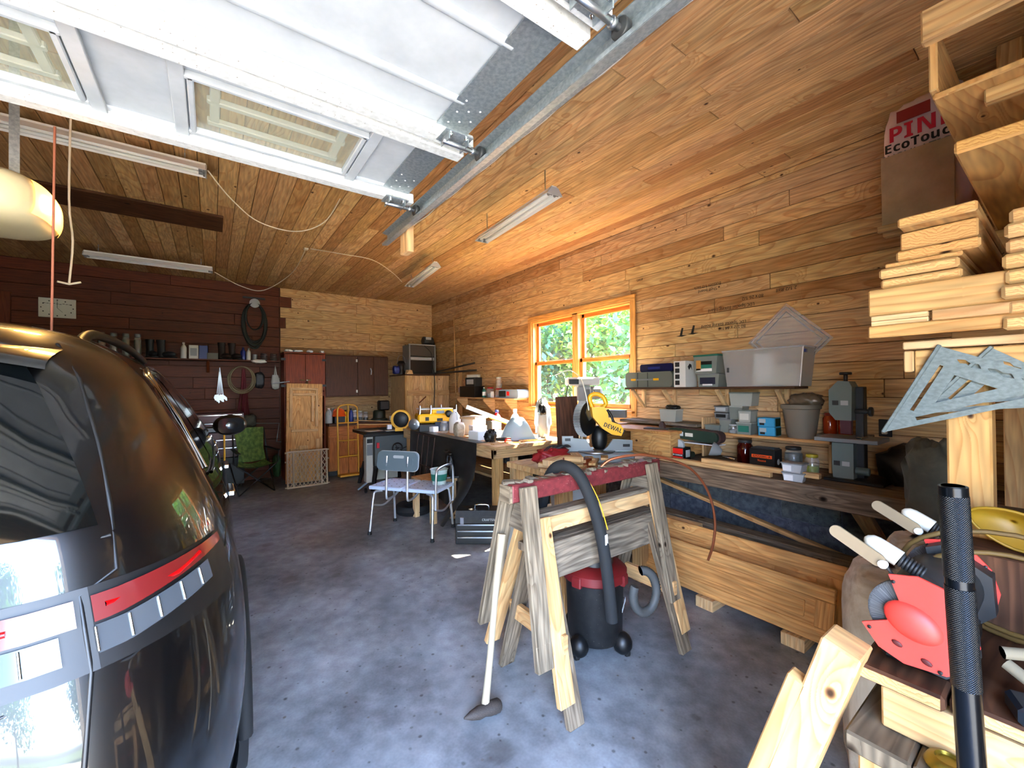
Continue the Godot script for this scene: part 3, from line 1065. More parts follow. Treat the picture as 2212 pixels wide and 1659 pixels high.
func shop_light(label: String, at: Vector3, turn: float, drop: float) -> void:
	var t := thing("shop_light", label, "light fixture", at, turn, "fluorescent shop lights")
	var L := 1.22
	var st := N()
	var prof := [Vector2(-0.075, 0.0), Vector2(-0.03, 0.05), Vector2(0.03, 0.05), Vector2(0.075, 0.0), Vector2(0.071, -0.002), Vector2(0.028, 0.044), Vector2(-0.028, 0.044), Vector2(-0.071, -0.002)]
	prism(st, prof, L, Transform3D(Basis.IDENTITY, Vector3(0, 0, -L / 2)))
	box(st, Vector3(0, 0.058, 0), Vector3(0.05, 0.02, L), Basis.IDENTITY, 0.003)
	part("reflector", st, M.white, t)
	for e in [-1, 1]:
		var c := N()
		prism(c, [Vector2(-0.077, -0.004), Vector2(-0.032, 0.055), Vector2(0.032, 0.055), Vector2(0.077, -0.004)], 0.008, Transform3D(Basis.IDENTITY, Vector3(0, 0, e * L / 2 - 0.004)))
		part("end_cap", c, M.lightgrey, t)
		var ch := N()
		for k in int(drop / 0.022):
			box(ch, Vector3(0, 0.07 + 0.022 * k + 0.011, e * L * 0.40), Vector3(0.004 if k % 2 else 0.009, 0.024, 0.009 if k % 2 else 0.004), Basis.IDENTITY, 0.0)
		part("hanging_chain", ch, M.steel, t)
	for s in [-1, 1]:
		var tb := N()
		cyl(tb, Vector3(s * 0.03, 0.012, -L / 2 + 0.03), Vector3(s * 0.03, 0.012, L / 2 - 0.03), 0.0127, -1, 12)
		var b := part("fluorescent_tube", tb, mat("tubeglass", Color(0.86, 0.87, 0.85), 0.25), t)
		var cp := N()
		for e in [-1, 1]:
			cyl(cp, Vector3(s * 0.03, 0.012, e * (L / 2 - 0.045)), Vector3(s * 0.03, 0.012, e * (L / 2 - 0.02)), 0.0135, -1, 12)
			box(cp, Vector3(s * 0.03, 0.014, e * (L / 2 - 0.012)), Vector3(0.03, 0.04, 0.012), Basis.IDENTITY, 0.002)
		bits("tube_cap", cp, M.grey, b)
	var lb := N()
	for k in 5:
		box(lb, Vector3(0.058, 0.018, -0.2 + 0.1 * k), Vector3(0.001, 0.012, 0.05), rotd(0, 0, 42), 0.0)
	bits("warning_label", lb, M.lightgrey, t)

func lights_and_cords() -> void:
	shop_light("white shop light hanging just beyond the raised garage door", Vector3(-0.64, 3.09, -3.76), 90, 0.10)
	shop_light("white shop light hanging high in front of the dark red wall", Vector3(-0.60, 3.09, -6.85), 90, 0.10)
	shop_light("white shop light on two chains beside the door track", Vector3(2.21, 3.0, -3.0), -4, 0.19)
	shop_light("white shop light hanging near the back right corner of the ceiling", Vector3(2.44, 3.09, -5.55), -6, 0.10)
	var c := N()
	tube(c, curve([Vector3(-0.02, 3.12, -3.76), Vector3(0.13, 3.05, -4.03), Vector3(0.347, 3.0, -4.30), Vector3(0.653, 3.0, -4.36), Vector3(0.885, 3.12, -4.30), Vector3(0.957, 3.245, -3.97)], 30), 0.005, 6)
	single("light_cord", c, M.cord, "cream cord sagging from the shop light beyond the garage door", "cord")
	c = N()
	tube(c, curve([Vector3(0.03, 3.10, -6.87), Vector3(0.336, 2.98, -7.01), Vector3(0.608, 2.93, -6.88), Vector3(0.892, 3.1, -6.36), Vector3(0.951, 3.245, -5.67)], 30), 0.005, 6)
	box(c, Vector3(0.955, 3.25, -5.66), Vector3(0.05, 0.02, 0.06), Basis.IDENTITY, 0.004)
	single("light_cord", c, M.cord, "cream cord sagging in front of the dark red wall", "cord")
	c = N()
	tube(c, curve([Vector3(1.0, 3.245, -5.6), Vector3(1.33, 3.20, -5.45), Vector3(1.72, 3.20, -5.48), Vector3(2.1, 3.17, -5.8), Vector3(2.37, 3.14, -6.12)], 30), 0.005, 6)
	single("light_cord", c, M.cord, "cream cord running along the ceiling to the far corner shop light", "cord")
	c = N()
	var pts := []
	for k in 40:
		pts.append(Vector3(1.77 + 0.008 * sin(k * 1.3), CE - 0.006, 0.4 - k * 0.122))
	tube(c, pts, 0.0055, 6)
	single("light_cord", c, M.white, "long white cord stapled straight along the ceiling boards", "cord")

const CAR := [[0.20, 0.86, -1.40, 0.30, 0.35, -5.55], [0.32, 0.94, -1.16, 0.32, 0.42, -5.70], [0.50, 0.985, -1.07, 0.34, 0.48, -5.75], [0.72, 1.005, -1.055, 0.36, 0.52, -5.75], [0.90, 0.995, -1.09, 0.38, 0.52, -5.70], [1.02, 0.975, -1.125, 0.38, 0.50, -5.45], [1.12, 0.945, -1.15, 0.36, 0.47, -4.75], [1.20, 0.915, -1.17, 0.34, 0.44, -4.40], [1.32, 0.865, -1.215, 0.32, 0.42, -4.15], [1.45, 0.80, -1.275, 0.30, 0.40, -3.90], [1.56, 0.735, -1.335, 0.28, 0.38, -3.70], [1.63, 0.665, -1.39, 0.27, 0.38, -3.5], [1.675, 0.57, -1.46, 0.26, 0.40, -3.2], [1.70, 0.44, -1.62, 0.25, 0.40, -2.9], [1.712, 0.22, -1.9, 0.18, 0.3, -2.65], [1.714, 0.02, -2.2, 0.01, 0.02, -2.3]]

func car_row(y: float) -> Array:
	var n := CAR.size()
	var k := 0
	while k < n - 2 and y > CAR[k + 1][0]:
		k += 1
	var t := clampf((y - CAR[k][0]) / (CAR[k + 1][0] - CAR[k][0]), 0.0, 1.0)
	var o := []
	for i in range(1, 6):
		var a: float = CAR[maxi(k - 1, 0)][i]
		var d: float = CAR[mini(k + 2, n - 1)][i]
		o.append(cubic_interpolate_in_time(CAR[k][i], CAR[k + 1][i], a, d, t, 1.0, (CAR[maxi(k - 1, 0)][0] - CAR[k][0]) / (CAR[k + 1][0] - CAR[k][0]) if k > 0 else -1.0, (CAR[mini(k + 2, n - 1)][0] - CAR[k][0]) / (CAR[k + 1][0] - CAR[k][0]) if k < n - 2 else 2.0))
	return o

# u: 0 rear centre, 0.12..0.22 rear corner, to 0.40 the flank, 0.5 front centre; negative is the left side
func car_at(u: float, y: float) -> Vector3:
	var r := car_row(y)
	var hw: float = r[0]
	var zr: float = r[1]
	var rx: float = r[2]
	var rz: float = r[3]
	var zf: float = r[4]
	var s := signf(u) if u != 0.0 else 1.0
	var a := absf(u)
	var p: Vector2
	if a < 0.12:
		var t := a / 0.12
		p = Vector2((hw - rx) * t, zr - 0.015 * t * t)
	elif a < 0.22:
		var t := (a - 0.12) / 0.10 * PI / 2
		p = Vector2(hw - rx + rx * sin(t), zr - 0.015 - (rz - 0.015) * (1.0 - cos(t)))
	elif a < 0.40:
		var t := (a - 0.22) / 0.18
		p = Vector2(hw - 0.03 * t * t, lerpf(zr - rz, zf + 0.45, t))
	elif a < 0.46:
		var t := (a - 0.40) / 0.06 * PI / 2
		p = Vector2(hw - 0.03 - 0.40 * minf(1.0, hw) * (1.0 - cos(t)), zf + 0.45 - 0.45 * sin(t))
	else:
		var t := (a - 0.46) / 0.04
		p = Vector2(lerpf(hw - 0.03 - 0.40 * minf(1.0, hw), 0.0, t), zf)
	return Vector3(-0.92 + s * p.x, y, p.y)

func car_off(u: float, y: float, off: float) -> Vector3:
	var p := car_at(u, y)
	var du := car_at(u + 0.002, y) - car_at(u - 0.002, y)
	var dv := car_at(u, minf(y + 0.004, 1.713)) - car_at(u, y - 0.004)
	var n := du.cross(dv).normalized()
	if n.dot(p - Vector3(-0.92, 0.7, clampf(p.z, -4.8, -2.2))) < 0.0:
		n = -n
	return p + n * off

func car_patch(st: SurfaceTool, u0: float, u1: float, yl: Callable, yh: Callable, off: float, nu := 16, nv := 6) -> void:
	sheet(st, func(a: float, b: float) -> Vector3:
		var u := lerpf(u0, u1, a)
		return car_off(u, lerpf(yl.call(u), yh.call(u), b), off), nu, nv)

func car_line(st: SurfaceTool, pts: Array, r := 0.004, off := 0.0) -> void:
	var o := []
	for p in pts:
		o.append(car_off(p[0], p[1], off))
	tube(st, o, r, 6)

func car() -> void:
	var t := thing("car", "glossy black sport utility car parked in the open bay", "car")
	var paint := mat("carpaint", Color(0.018, 0.019, 0.022), 0.3, 0.2)
	paint.clearcoat_enabled = true
	paint.clearcoat = 1.0
	paint.clearcoat_roughness = 0.02
	var cg := mat("carglass", Color(0.022, 0.028, 0.03), 0.05)
	var us := []
	for k in 13:
		us.append(0.12 * k / 12)
	for k in 16:
		us.append(0.12 + 0.10 * (k + 1) / 16)
	for k in 26:
		us.append(0.22 + 0.18 * (k + 1) / 26)
	for k in 8:
		us.append(0.40 + 0.06 * (k + 1) / 8)
	for k in 6:
		us.append(0.46 + 0.04 * (k + 1) / 6)
	var all := []
	for k in us.size():
		all.append(us[k])
	for k in range(us.size() - 2, -1, -1):
		all.append(-us[k])
	all[all.size() - 1] = -0.00001
	var ysteps := []
	for k in 64:
		var f := float(k) / 63
		ysteps.append(lerpf(0.20, 1.7139, f) if f < 0.0 else 0.20 + 1.5139 * (f * 0.75 + 0.25 * (1.0 - pow(1.0 - f, 3))))
	var bs := N()
	sheet(bs, func(a: float, b: float) -> Vector3: return car_at(all[int(round(a * (all.size() - 1)))], ysteps[int(round(b * 63))]), all.size() - 1, 63)
	part("body", bs, paint, t)
	var un := N()
	box(un, Vector3(-0.92, 0.26, -3.4), Vector3(1.6, 0.1, 4.0), Basis.IDENTITY, 0.02)
	part("underbody", un, M.black, t)
	# glass
	var g := N()
	car_patch(g, -0.149, 0.149, func(_u): return 1.215, func(u): return 1.575 - 0.9 * maxf(0.0, absf(u) - 0.125), 0.006, 30, 8)
	part("rear_window", g, cg, t)
	for q in [[0.232, 0.262, 1.23, 1.545], [0.268, 0.312, 1.19, 1.575], [0.317, 0.362, 1.17, 1.575], [-0.262, -0.232, 1.23, 1.545], [-0.312, -0.268, 1.19, 1.575], [-0.362, -0.317, 1.17, 1.575]]:
		g = N()
		car_patch(g, q[0], q[1], func(u): return q[2], func(u): return q[3] - maxf(0.0, absf(u) - 0.34) * 6.0 - maxf(0.0, 0.243 - absf(u)) * 12.0, 0.006, 12, 8)
		part("side_window", g, cg, t)
	g = N()
	car_patch(g, 0.425, 0.5, func(_u): return 1.16, func(_u): return 1.62, 0.006, 12, 8)
	car_patch(g, -0.5, -0.425, func(_u): return 1.16, func(_u): return 1.62, 0.006, 12, 8)
	part("windshield", g, cg, t)
	var fr0 := N()
	car_line(fr0, [[0.235, 1.21], [0.25, 1.195], [0.29, 1.17], [0.33, 1.155], [0.37, 1.15]], 0.006, 0.006)
	part("window_trim", fr0, M.chrome, t)
	var fr1 := N()
	car_line(fr1, [[0.229, 1.24], [0.235, 1.40], [0.243, 1.55], [0.27, 1.59], [0.31, 1.595], [0.345, 1.585], [0.37, 1.45], [0.385, 1.2]], 0.006, 0.004)
	part("window_trim", fr1, M.chrome, t)
	# tail lamp: red bar sweeping round the corner, clear lens below it
	var lens := mat("redlens", Color(0.36, 0.008, 0.012), 0.08)
	lens.clearcoat_enabled = true
	for q in [[0.0, 0.1385], [0.1425, 0.193]]:
		var rl := N()
		car_patch(rl, q[0], q[1], func(u): return 1.036 + 0.95 * maxf(0.0, u - 0.148), func(u): return 1.086 + 0.35 * maxf(0.0, u - 0.148), 0.012, 14, 4)
		part("tail_lamp", rl, lens, t)
		var hi := N()
		car_line(hi, [[q[0] + 0.003, 1.062], [lerpf(q[0], q[1], 0.5), 1.064], [q[1] - 0.014, 1.082 if q[0] > 0.1 else 1.062]], 0.006, 0.010)
		part("light_bar", hi, mat("redglow", Color(0.62, 0.02, 0.03), 0.15), t)
		var bk := N()
		car_patch(bk, q[0], q[1] + 0.004, func(_u): return 0.95, func(_u): return 1.104, 0.004, 14, 6)
		part("lamp_surround", bk, M.black, t)
		var cl := N()
		car_patch(cl, maxf(q[0], 0.045), minf(q[1] - 0.004, 0.182), func(u): return 0.978 + maxf(0.0, u - 0.15) * 1.0, func(u): return 1.030 + maxf(0.0, u - 0.15) * 0.8, 0.010, 14, 4)
		part("clear_lens", cl, mat("clearlens", Color(0.34, 0.36, 0.38), 0.15, 0.5), t)
		var rb := N()
		var uu: float = maxf(q[0], 0.05)
		while uu < minf(q[1] - 0.006, 0.18):
			car_line(rb, [[uu, 0.982 + maxf(0.0, uu - 0.15) * 1.0], [uu, 1.027 + maxf(0.0, uu - 0.15) * 0.8]], 0.0025, 0.011)
			uu += 0.0085
		bits("lens_rib", rb, M.chrome, t)
	var sl0 := N()
	car_line(sl0, [[0.172, 1.62], [0.166, 1.53], [0.160, 1.38], [0.155, 1.25], [0.151, 1.12], [0.1405, 1.09], [0.1405, 0.95], [0.136, 0.80], [0.130, 0.60], [0.122, 0.42]], 0.005, -0.001)
	part("panel_gap", sl0, M.black, t)
	var sl1 := N()
	car_line(sl1, [[0.0, 1.165], [0.06, 1.165], [0.12, 1.175], [0.152, 1.19]], 0.004, 0.0)
	part("panel_gap", sl1, M.black, t)
	var sl2 := N()
	car_line(sl2, [[0.0, 0.925], [0.06, 0.925], [0.12, 0.93], [0.15, 0.945], [0.18, 0.985], [0.2, 1.05], [0.215, 1.1]], 0.004, 0.0)
	part("panel_gap", sl2, M.black, t)
	var sl3 := N()
	car_line(sl3, [[0.262, 0.45], [0.264, 0.8], [0.266, 1.0], [0.266, 1.16]], 0.004, 0.0)
	part("panel_gap", sl3, M.black, t)
	var sl4 := N()
	car_line(sl4, [[0.313, 0.4], [0.314, 0.8], [0.314, 1.16]], 0.004, 0.0)
	part("panel_gap", sl4, M.black, t)
	var cd := N()
	car_patch(cd, -0.235, 0.235, func(_u): return 0.22, func(_u): return 0.42, 0.012, 50, 5)
	part("bumper_cladding", cd, M.rubber, t)
	var sp := N()
	sheet(sp, func(a: float, b: float) -> Vector3:
		var x := lerpf(-0.62, 0.62, a)
		var k := lerpf(0.0, 1.0, b)
		return Vector3(-0.92 + x, 1.60 + 0.095 * k - 0.05 * pow(absf(x) / 0.62, 3.0), -1.30 - 0.42 * k * k - 0.05 * pow(absf(x) / 0.62, 2.0)), 24, 8)
	part("roof_spoiler", sp, paint, t)
	for s in [-1, 1]:
		var rr := N()
		tube(rr, curve([Vector3(-0.92 + s * 0.60, 1.64, -1.75), Vector3(-0.92 + s * 0.60, 1.69, -1.95), Vector3(-0.92 + s * 0.60, 1.70, -2.6), Vector3(-0.92 + s * 0.60, 1.67, -3.2)], 16), 0.016, 8)
		part("roof_rail", rr, M.black, t)
	var fin := N()
	prism(fin, [Vector2(0, 0), Vector2(0.16, 0), Vector2(0.02, 0.06)], 0.03, Transform3D(rotd(0, 90, 0), Vector3(-0.94, 1.70, -1.85)))
	part("roof_antenna", fin, paint, t)
	# mirrors
	for s in [-1, 1]:
		var mi := N()
		ball(mi, Vector3(-0.92 + s * 1.035, 1.225, -3.95), Vector3(0.115, 0.082, 0.075), rotd(0, s * 8, 0), 20)
		var mm := part("door_mirror", mi, paint, t)
		var mg := N()
		prism(mg, rrect(0.17, 0.115, 0.04), 0.004, Transform3D(rotd(0, s * 8, 0), Vector3(-0.92 + s * 1.04, 1.225, -3.885)))
		part("mirror_glass", mg, mat("mirrorglass", Color(0.12, 0.13, 0.14), 0.06), mm)
		var ma := N()
		box(ma, Vector3(-0.92 + s * 0.91, 1.19, -3.99), Vector3(0.12, 0.05, 0.07), Basis.IDENTITY, 0.015)
		part("mirror_arm", ma, M.black, mm)
	# handles and wheels
	for s in [-1, 1]:
		for z in [[-2.62, 0.98], [-3.52, 0.98]]:
			var hd := N()
			box(hd, Vector3(-0.92 + s * 0.998, z[1], z[0]), Vector3(0.03, 0.03, 0.2), Basis.IDENTITY, 0.012)
			part("door_handle", hd, M.chrome, t)
		for z in [-2.05, -4.88]:
			var w := N()
			var xf := Transform3D(Basis(Vector3(0, -s, 0), Vector3(s, 0, 0), Vector3(0, 0, 1)), Vector3(-0.92 + s * 0.80, 0.36, z))
			lathe(w, [Vector2(0.0, 0.0), Vector2(0.32, 0.0), Vector2(0.36, 0.03), Vector2(0.36, 0.19), Vector2(0.335, 0.22), Vector2(0.25, 0.225)], xf, 40)
			var wh := part("tyre", w, M.rubber, t)
			var rm := N()
			lathe(rm, [Vector2(0.25, 0.222), Vector2(0.235, 0.21), Vector2(0.05, 0.205), Vector2(0.0, 0.215)], xf, 30)
			part("wheel_rim", rm, M.steel, wh)
			var ar := N()
			var arc := []
			for k in 21:
				var a := PI * k / 20
				arc.append(Vector3(-0.92 + s * 1.005, 0.36 + 0.42 * sin(a), z + 0.42 * cos(a)))
			tube(ar, arc, 0.022, 8)
			part("wheel_arch_trim", ar, M.rubber, t)

func slab(st: SurfaceTool, x0: float, x1: float, y0: float, y1: float, z0: float, z1: float, bev := 0.003, col := Color.WHITE) -> void:
	box(st, Vector3((x0 + x1) / 2, (y0 + y1) / 2, (z0 + z1) / 2), Vector3(absf(x1 - x0), absf(y1 - y0), absf(z1 - z0)), Basis.IDENTITY, bev, col, uvr())

func piece(called: String, x0: float, x1: float, y0: float, y1: float, z0: float, z1: float, m: Material, parent: Node3D, bev := 0.003, col := Color.WHITE) -> MeshInstance3D:
	var st := N()
	slab(st, x0, x1, y0, y1, z0, z1, bev, col)
	return part(called, st, m, parent)

func jug(label: String, at: Vector3, h: float, r: float, m: Material, cap: Material, group := "") -> Node3D:
	var t := thing("jug", label, "jug", at, 0.0, group)
	var st := N()
	lathe(st, [Vector2(0, 0), Vector2(r * 0.9, 0), Vector2(r, h * 0.05), Vector2(r, h * 0.58), Vector2(r * 0.8, h * 0.75), Vector2(r * 0.32, h * 0.9), Vector2(r * 0.30, h * 0.94), Vector2(0, h * 0.94)], Transform3D(), 20)
	part("body", st, m, t)
	st = N()
	cyl(st, Vector3(0, h * 0.93, 0), Vector3(0, h, 0), r * 0.36, -1, 14)
	part("cap", st, cap, t)
	st = N()
	tube(st, curve([Vector3(0, h * 0.88, r * 0.25), Vector3(0, h * 0.86, r * 0.8), Vector3(0, h * 0.7, r * 0.98), Vector3(0, h * 0.56, r * 0.95)], 10), r * 0.14, 8)
	part("handle", st, m, t)
	return t

func bottle(label: String, at: Vector3, h: float, r: float, m: Material, cap: Material, lab: Material = null, group := "") -> Node3D:
	var t := thing("bottle", label, "bottle", at, 0.0, group)
	var st := N()
	lathe(st, [Vector2(0, 0), Vector2(r * 0.95, 0), Vector2(r, h * 0.03), Vector2(r, h * 0.66), Vector2(r * 0.7, h * 0.78), Vector2(r * 0.36, h * 0.84), Vector2(r * 0.34, h * 0.9), Vector2(0, h * 0.9)], Transform3D(), 18)
	part("body", st, m, t)
	st = N()
	cyl(st, Vector3(0, h * 0.88, 0), Vector3(0, h, 0), r * 0.42, -1, 14)
	part("cap", st, cap, t)
	if lab:
		st = N()
		lathe(st, [Vector2(r * 1.01, h * 0.18), Vector2(r * 1.01, h * 0.55)], Transform3D(), 18)
		part("label", st, lab, t)
	return t

func jar(label: String, at: Vector3, h: float, r: float, m: Material, lid: Material, fill: Material = null, fh := 0.6, group := "") -> Node3D:
	var t := thing("jar", label, "jar", at, 0.0, group)
	var st := N()
	lathe(st, [Vector2(0, 0), Vector2(r * 0.92, 0), Vector2(r, h * 0.05), Vector2(r, h * 0.72), Vector2(r * 0.8, h * 0.82), Vector2(r * 0.78, h * 0.88)], Transform3D(), 20)
	part("glass", st, m, t)
	st = N()
	cyl(st, Vector3(0, h * 0.86, 0), Vector3(0, h, 0), r * 0.85, -1, 20)
	part("lid", st, lid, t)
	if fill:
		st = N()
		lathe(st, [Vector2(0, h * 0.03), Vector2(r * 0.9, h * 0.03), Vector2(r * 0.93, h * 0.06), Vector2(r * 0.93, h * fh), Vector2(0, h * fh)], Transform3D(), 20)
		part("contents", st, fill, t)
	return t

func carton(called: String, label: String, cat: String, c: Vector3, s: Vector3, m: Material, turn := 0.0, lab: Material = null, face := 0, group := "") -> Node3D:
	var t := thing(called, label, cat, Vector3(c.x, c.y - s.y / 2, c.z), turn, group)
	var st := N()
	box(st, Vector3(0, s.y / 2, 0), s, Basis.IDENTITY, minf(0.004, s.y * 0.08))
	part("body", st, m, t)
	if lab:
		st = N()
		if face == 0:
			box(st, Vector3(-s.x / 2, s.y * 0.5, 0), Vector3(0.002, s.y * 0.55, s.z * 0.7), Basis.IDENTITY, 0.0)
		else:
			box(st, Vector3(0, s.y * 0.5, s.z / 2), Vector3(s.x * 0.7, s.y * 0.55, 0.002), Basis.IDENTITY, 0.0)
		part("label", st, lab, t)
	return t

func boot(label: String, at: Vector3, turn: float, m: Material, k := 1.0) -> void:
	var t := thing("boot", label, "boot", at, turn, "boots on the back shelf")
	var st := N()
	var prof := [[0.02, 0.055, 0.0], [0.07, 0.055, 0.0], [0.12, 0.05, -0.005], [0.2, 0.052, -0.01], [0.27 * k, 0.06, -0.012]]
	sheet(st, func(u: float, v: float) -> Vector3:
		var f := v * 4.0
		var i := mini(int(f), 3)
		var q := f - i
		var r: float = lerpf(prof[i][1], prof[i + 1][1], q)
		return Vector3(cos(u * TAU) * r * 0.85, lerpf(prof[i][0], prof[i + 1][0], q), sin(u * TAU) * r + lerpf(prof[i][2], prof[i + 1][2], q)), 16, 10)
	ball(st, Vector3(0, 0.055, 0.10), Vector3(0.048, 0.045, 0.11), Basis.IDENTITY, 14)
	part("upper", st, m, t)
	st = N()
	prism(st, rrect(0.095, 0.29, 0.045, 5), 0.02, Transform3D(rotd(-90, 0, 0), Vector3(0, 0, 0.07)))
	part("sole", st, M.rubber, t)

func ring_coil(st: SurfaceTool, c: Vector3, rx: float, ry: float, n: int, r: float, sd: int) -> void:
	var rr := RandomNumberGenerator.new()
	rr.seed = sd
	for k in n:
		var pts := []
		var ax := rx * rr.randf_range(0.8, 1.05)
		var ay := ry * rr.randf_range(0.85, 1.05)
		var ph := rr.randf_range(-0.1, 0.1)
		for i in 28:
			var a := TAU * i / 28
			pts.append(c + Vector3(cos(a) * ax, sin(a) * ay - (ay - ry) , 0.012 * k / maxf(n, 1) * 4.0 + 0.006 * sin(a * 3 + ph)) + Vector3(ph * 0.05, 0, 0))
		tube(st, pts, r, 6, true)

func back_wall_things() -> void:
	# clock
	var t := thing("wall_clock", "cream rectangular clock hanging on the dark red wall", "clock", Vector3(-1.685, 2.50, -8.12))
	piece("face", -0.175, 0.175, 0.0, 0.26, 0.0, 0.02, M.offwhite, t, 0.004)
	var k1 := N()
	bar(k1, Vector3(0, 0.13, 0.024), Vector3(0, 0.22, 0.024), 0.008, 0.003, 0.0)
	part("hand", k1, M.black, t)
	k1 = N()
	bar(k1, Vector3(0, 0.13, 0.026), Vector3(0.05, 0.075, 0.026), 0.010, 0.003, 0.0)
	part("hand", k1, M.black, t)
	k1 = N()
	for i in 12:
		var a := TAU * i / 12
		box(k1, Vector3(sin(a) * 0.15, 0.13 + cos(a) * 0.105, 0.022), Vector3(0.012, 0.014, 0.002), Basis.IDENTITY, 0.0)
	for i in 9:
		box(k1, Vector3(-0.12 + 0.03 * i, 0.19 - 0.004 * (i % 3), 0.0215), Vector3(0.022, 0.006, 0.002), rotd(0, 0, -6 + 4 * (i % 4)), 0.0)
	bits("numeral", k1, M.ink, t)
	# shelf with its load
	t = thing("wall_shelf", "long brown shelf on the dark red back wall", "shelf", Vector3(-0.6, 1.98, -7.99))
	piece("shelf_board", -1.1, 1.53, -0.02, 0.0, -0.13, 0.14, M.redwood, t)
	for x in [-0.55, 0.55]:
		piece("bracket", x - 0.02, x + 0.02, -0.20, -0.02, -0.13, -0.10, M.redwood, t)
		var bs := N()
		bar(bs, Vector3(x, -0.19, -0.11), Vector3(x, -0.03, 0.10), 0.03, 0.03)
		part("brace", bs, M.redwood, t)
	bottle("clear tall plastic bottle on the back shelf", Vector3(-0.345, 1.98, -7.97), 0.25, 0.038, M.offwhite, M.white)
	carton("box", "white printed tin beside the blue box on the back shelf", "tin", Vector3(-0.225, 2.085, -7.97), Vector3(0.115, 0.21, 0.1), M.offwhite, 0, mat("printgrey", Color(0.55, 0.56, 0.55)), 1)
	carton("box", "blue box with a yellow corner on the back shelf", "box", Vector3(-0.105, 2.085, -7.97), Vector3(0.11, 0.21, 0.12), M.blue, 0, null)
	t = carton("box", "low grey box beside the boots on the back shelf", "box", Vector3(0.01, 2.03, -7.96), Vector3(0.14, 0.1, 0.12), mat("dullbox", Color(0.36, 0.35, 0.30)))
	boot("dark brown work boot on the back shelf", Vector3(0.13, 1.98, -7.98), 30, mat("bootbrown", Color(0.15, 0.10, 0.08), 0.7))
	boot("dark brown work boot on the back shelf", Vector3(0.265, 1.98, -7.98), 30, M.bootbrown)
	bottle("blue bottle on the back shelf", Vector3(0.41, 1.98, -7.97), 0.21, 0.036, mat("cobalt", Color(0.06, 0.15, 0.45), 0.3), M.blue)
	bottle("slim white bottle beside the blue bottle on the back shelf", Vector3(0.485, 1.98, -7.97), 0.20, 0.032, M.offwhite, M.grey)
	t = thing("wire_caddy", "small grey cup at the end of the back shelf", "cup", Vector3(0.57, 1.98, -7.97))
	var w := N()
	lathe(w, [Vector2(0.0, 0.0), Vector2(0.03, 0.0), Vector2(0.035, 0.10), Vector2(0.031, 0.10), Vector2(0.027, 0.01)], Transform3D(), 16)
	part("body", w, M.grey, t)
	for x in [0.70, 0.84]:
		t = thing("coil_spring", "dark coiled spring standing on the back shelf", "spring", Vector3(x, 1.98, -7.96), 0, "springs on the back shelf")
		var sp := N()
		var hp := []
		for i in 60:
			hp.append(Vector3(cos(i * 0.6) * 0.045, 0.006 + i * 0.0019, sin(i * 0.6) * 0.045))
		tube(sp, hp, 0.006, 6)
		part("coil", sp, M.steel, t)
	var rg := N()
	lump(rg, Vector3(0.62, 1.962, -7.85), Vector3(0.10, 0.03, 0.03), 0.5, 4, 3.0, 0.8, 18)
	single("white_rag", rg, M.offwhite, "crumpled white rag hanging off the front of the back shelf", "rag")
	boot("tall rubber boot with grey sole on the back shelf", Vector3(-0.73, 1.98, -7.98), 20, mat("wader", Color(0.08, 0.09, 0.10), 0.6), 1.0)
	boot("tall rubber boot with grey sole on the back shelf", Vector3(-0.60, 1.98, -7.97), 55, M.wader, 1.0)
	for i in 4:
		jar("dusty glass jar in the row on the back shelf above the car", Vector3(-1.24 + 0.125 * i, 1.98, -7.98), 0.34, 0.042, M.jarglass, M.grey, mat("jardust", Color(0.30, 0.28, 0.22)), 0.75, "dusty jars on the back shelf")
	# coiled hose on a reel hanger
	t = thing("hose_hanger", "round galvanised hose hanger screwed to the dark red wall", "hanger", Vector3(0.575, 2.93, -8.12))
	w = N()
	cyl(w, Vector3(0, 0, 0), Vector3(0, 0, 0.12), 0.05, -1, 20)
	part("drum", w, M.grey, t)
	w = N()
	cyl(w, Vector3(0, 0, 0.12), Vector3(0, 0, 0.13), 0.075, -1, 24)
	part("flange", w, M.lightgrey, t)
	piece("back_plate", -0.16, 0.16, 0.09, 0.12, 0.0, 0.02, M.darkgrey, t)
	w = N()
	ring_coil(w, Vector3(0.575, 2.57, -8.08), 0.17, 0.37, 10, 0.012, 3)
	ring_coil(w, Vector3(0.575, 2.72, -8.02), 0.12, 0.22, 2, 0.010, 5)
	single("garden_hose", w, mat("hosegreen", Color(0.07, 0.10, 0.08), 0.5), "dark green garden hose coiled on the wall hanger", "hose")
	# hanging wrenches
	for i in 5:
		t = thing("spanner", "large steel spanner hanging in the bunch on the red wall", "spanner", Vector3(0.10, 1.86, -8.09 + 0.012 * i), 0, "hanging spanners")
		w = N()
		var dx := -0.035 + 0.02 * i
		bar(w, Vector3(0, 0, 0), Vector3(dx, -0.42 - 0.02 * (i % 3), 0), 0.03, 0.01, 0.003)
		part("shank", w, M.steel, t)
		w = N()
		var e := Vector3(dx * 1.05, -0.46 - 0.02 * (i % 3), 0)
		prism(w, [Vector2(-0.022, 0.03), Vector2(0.022, 0.03), Vector2(0.045, -0.01), Vector2(0.036, -0.06), Vector2(0.016, -0.05), Vector2(0.014, -0.018), Vector2(-0.014, -0.018), Vector2(-0.016, -0.05), Vector2(-0.036, -0.06), Vector2(-0.045, -0.01)], 0.012, Transform3D(rotd(0, 0, 14), e))
		part("jaw", w, M.steel, t)
	# rope coil and red netting
	w = N()
	ring_coil(w, Vector3(0.39, 1.66, -8.05), 0.185, 0.22, 6, 0.008, 11)
	single("rope_coil", w, mat("rope", Color(0.50, 0.44, 0.32), 0.9), "tan rope coiled on a hook below the back shelf", "rope")
	w = N()
	var rr := RandomNumberGenerator.new()
	rr.seed = 8
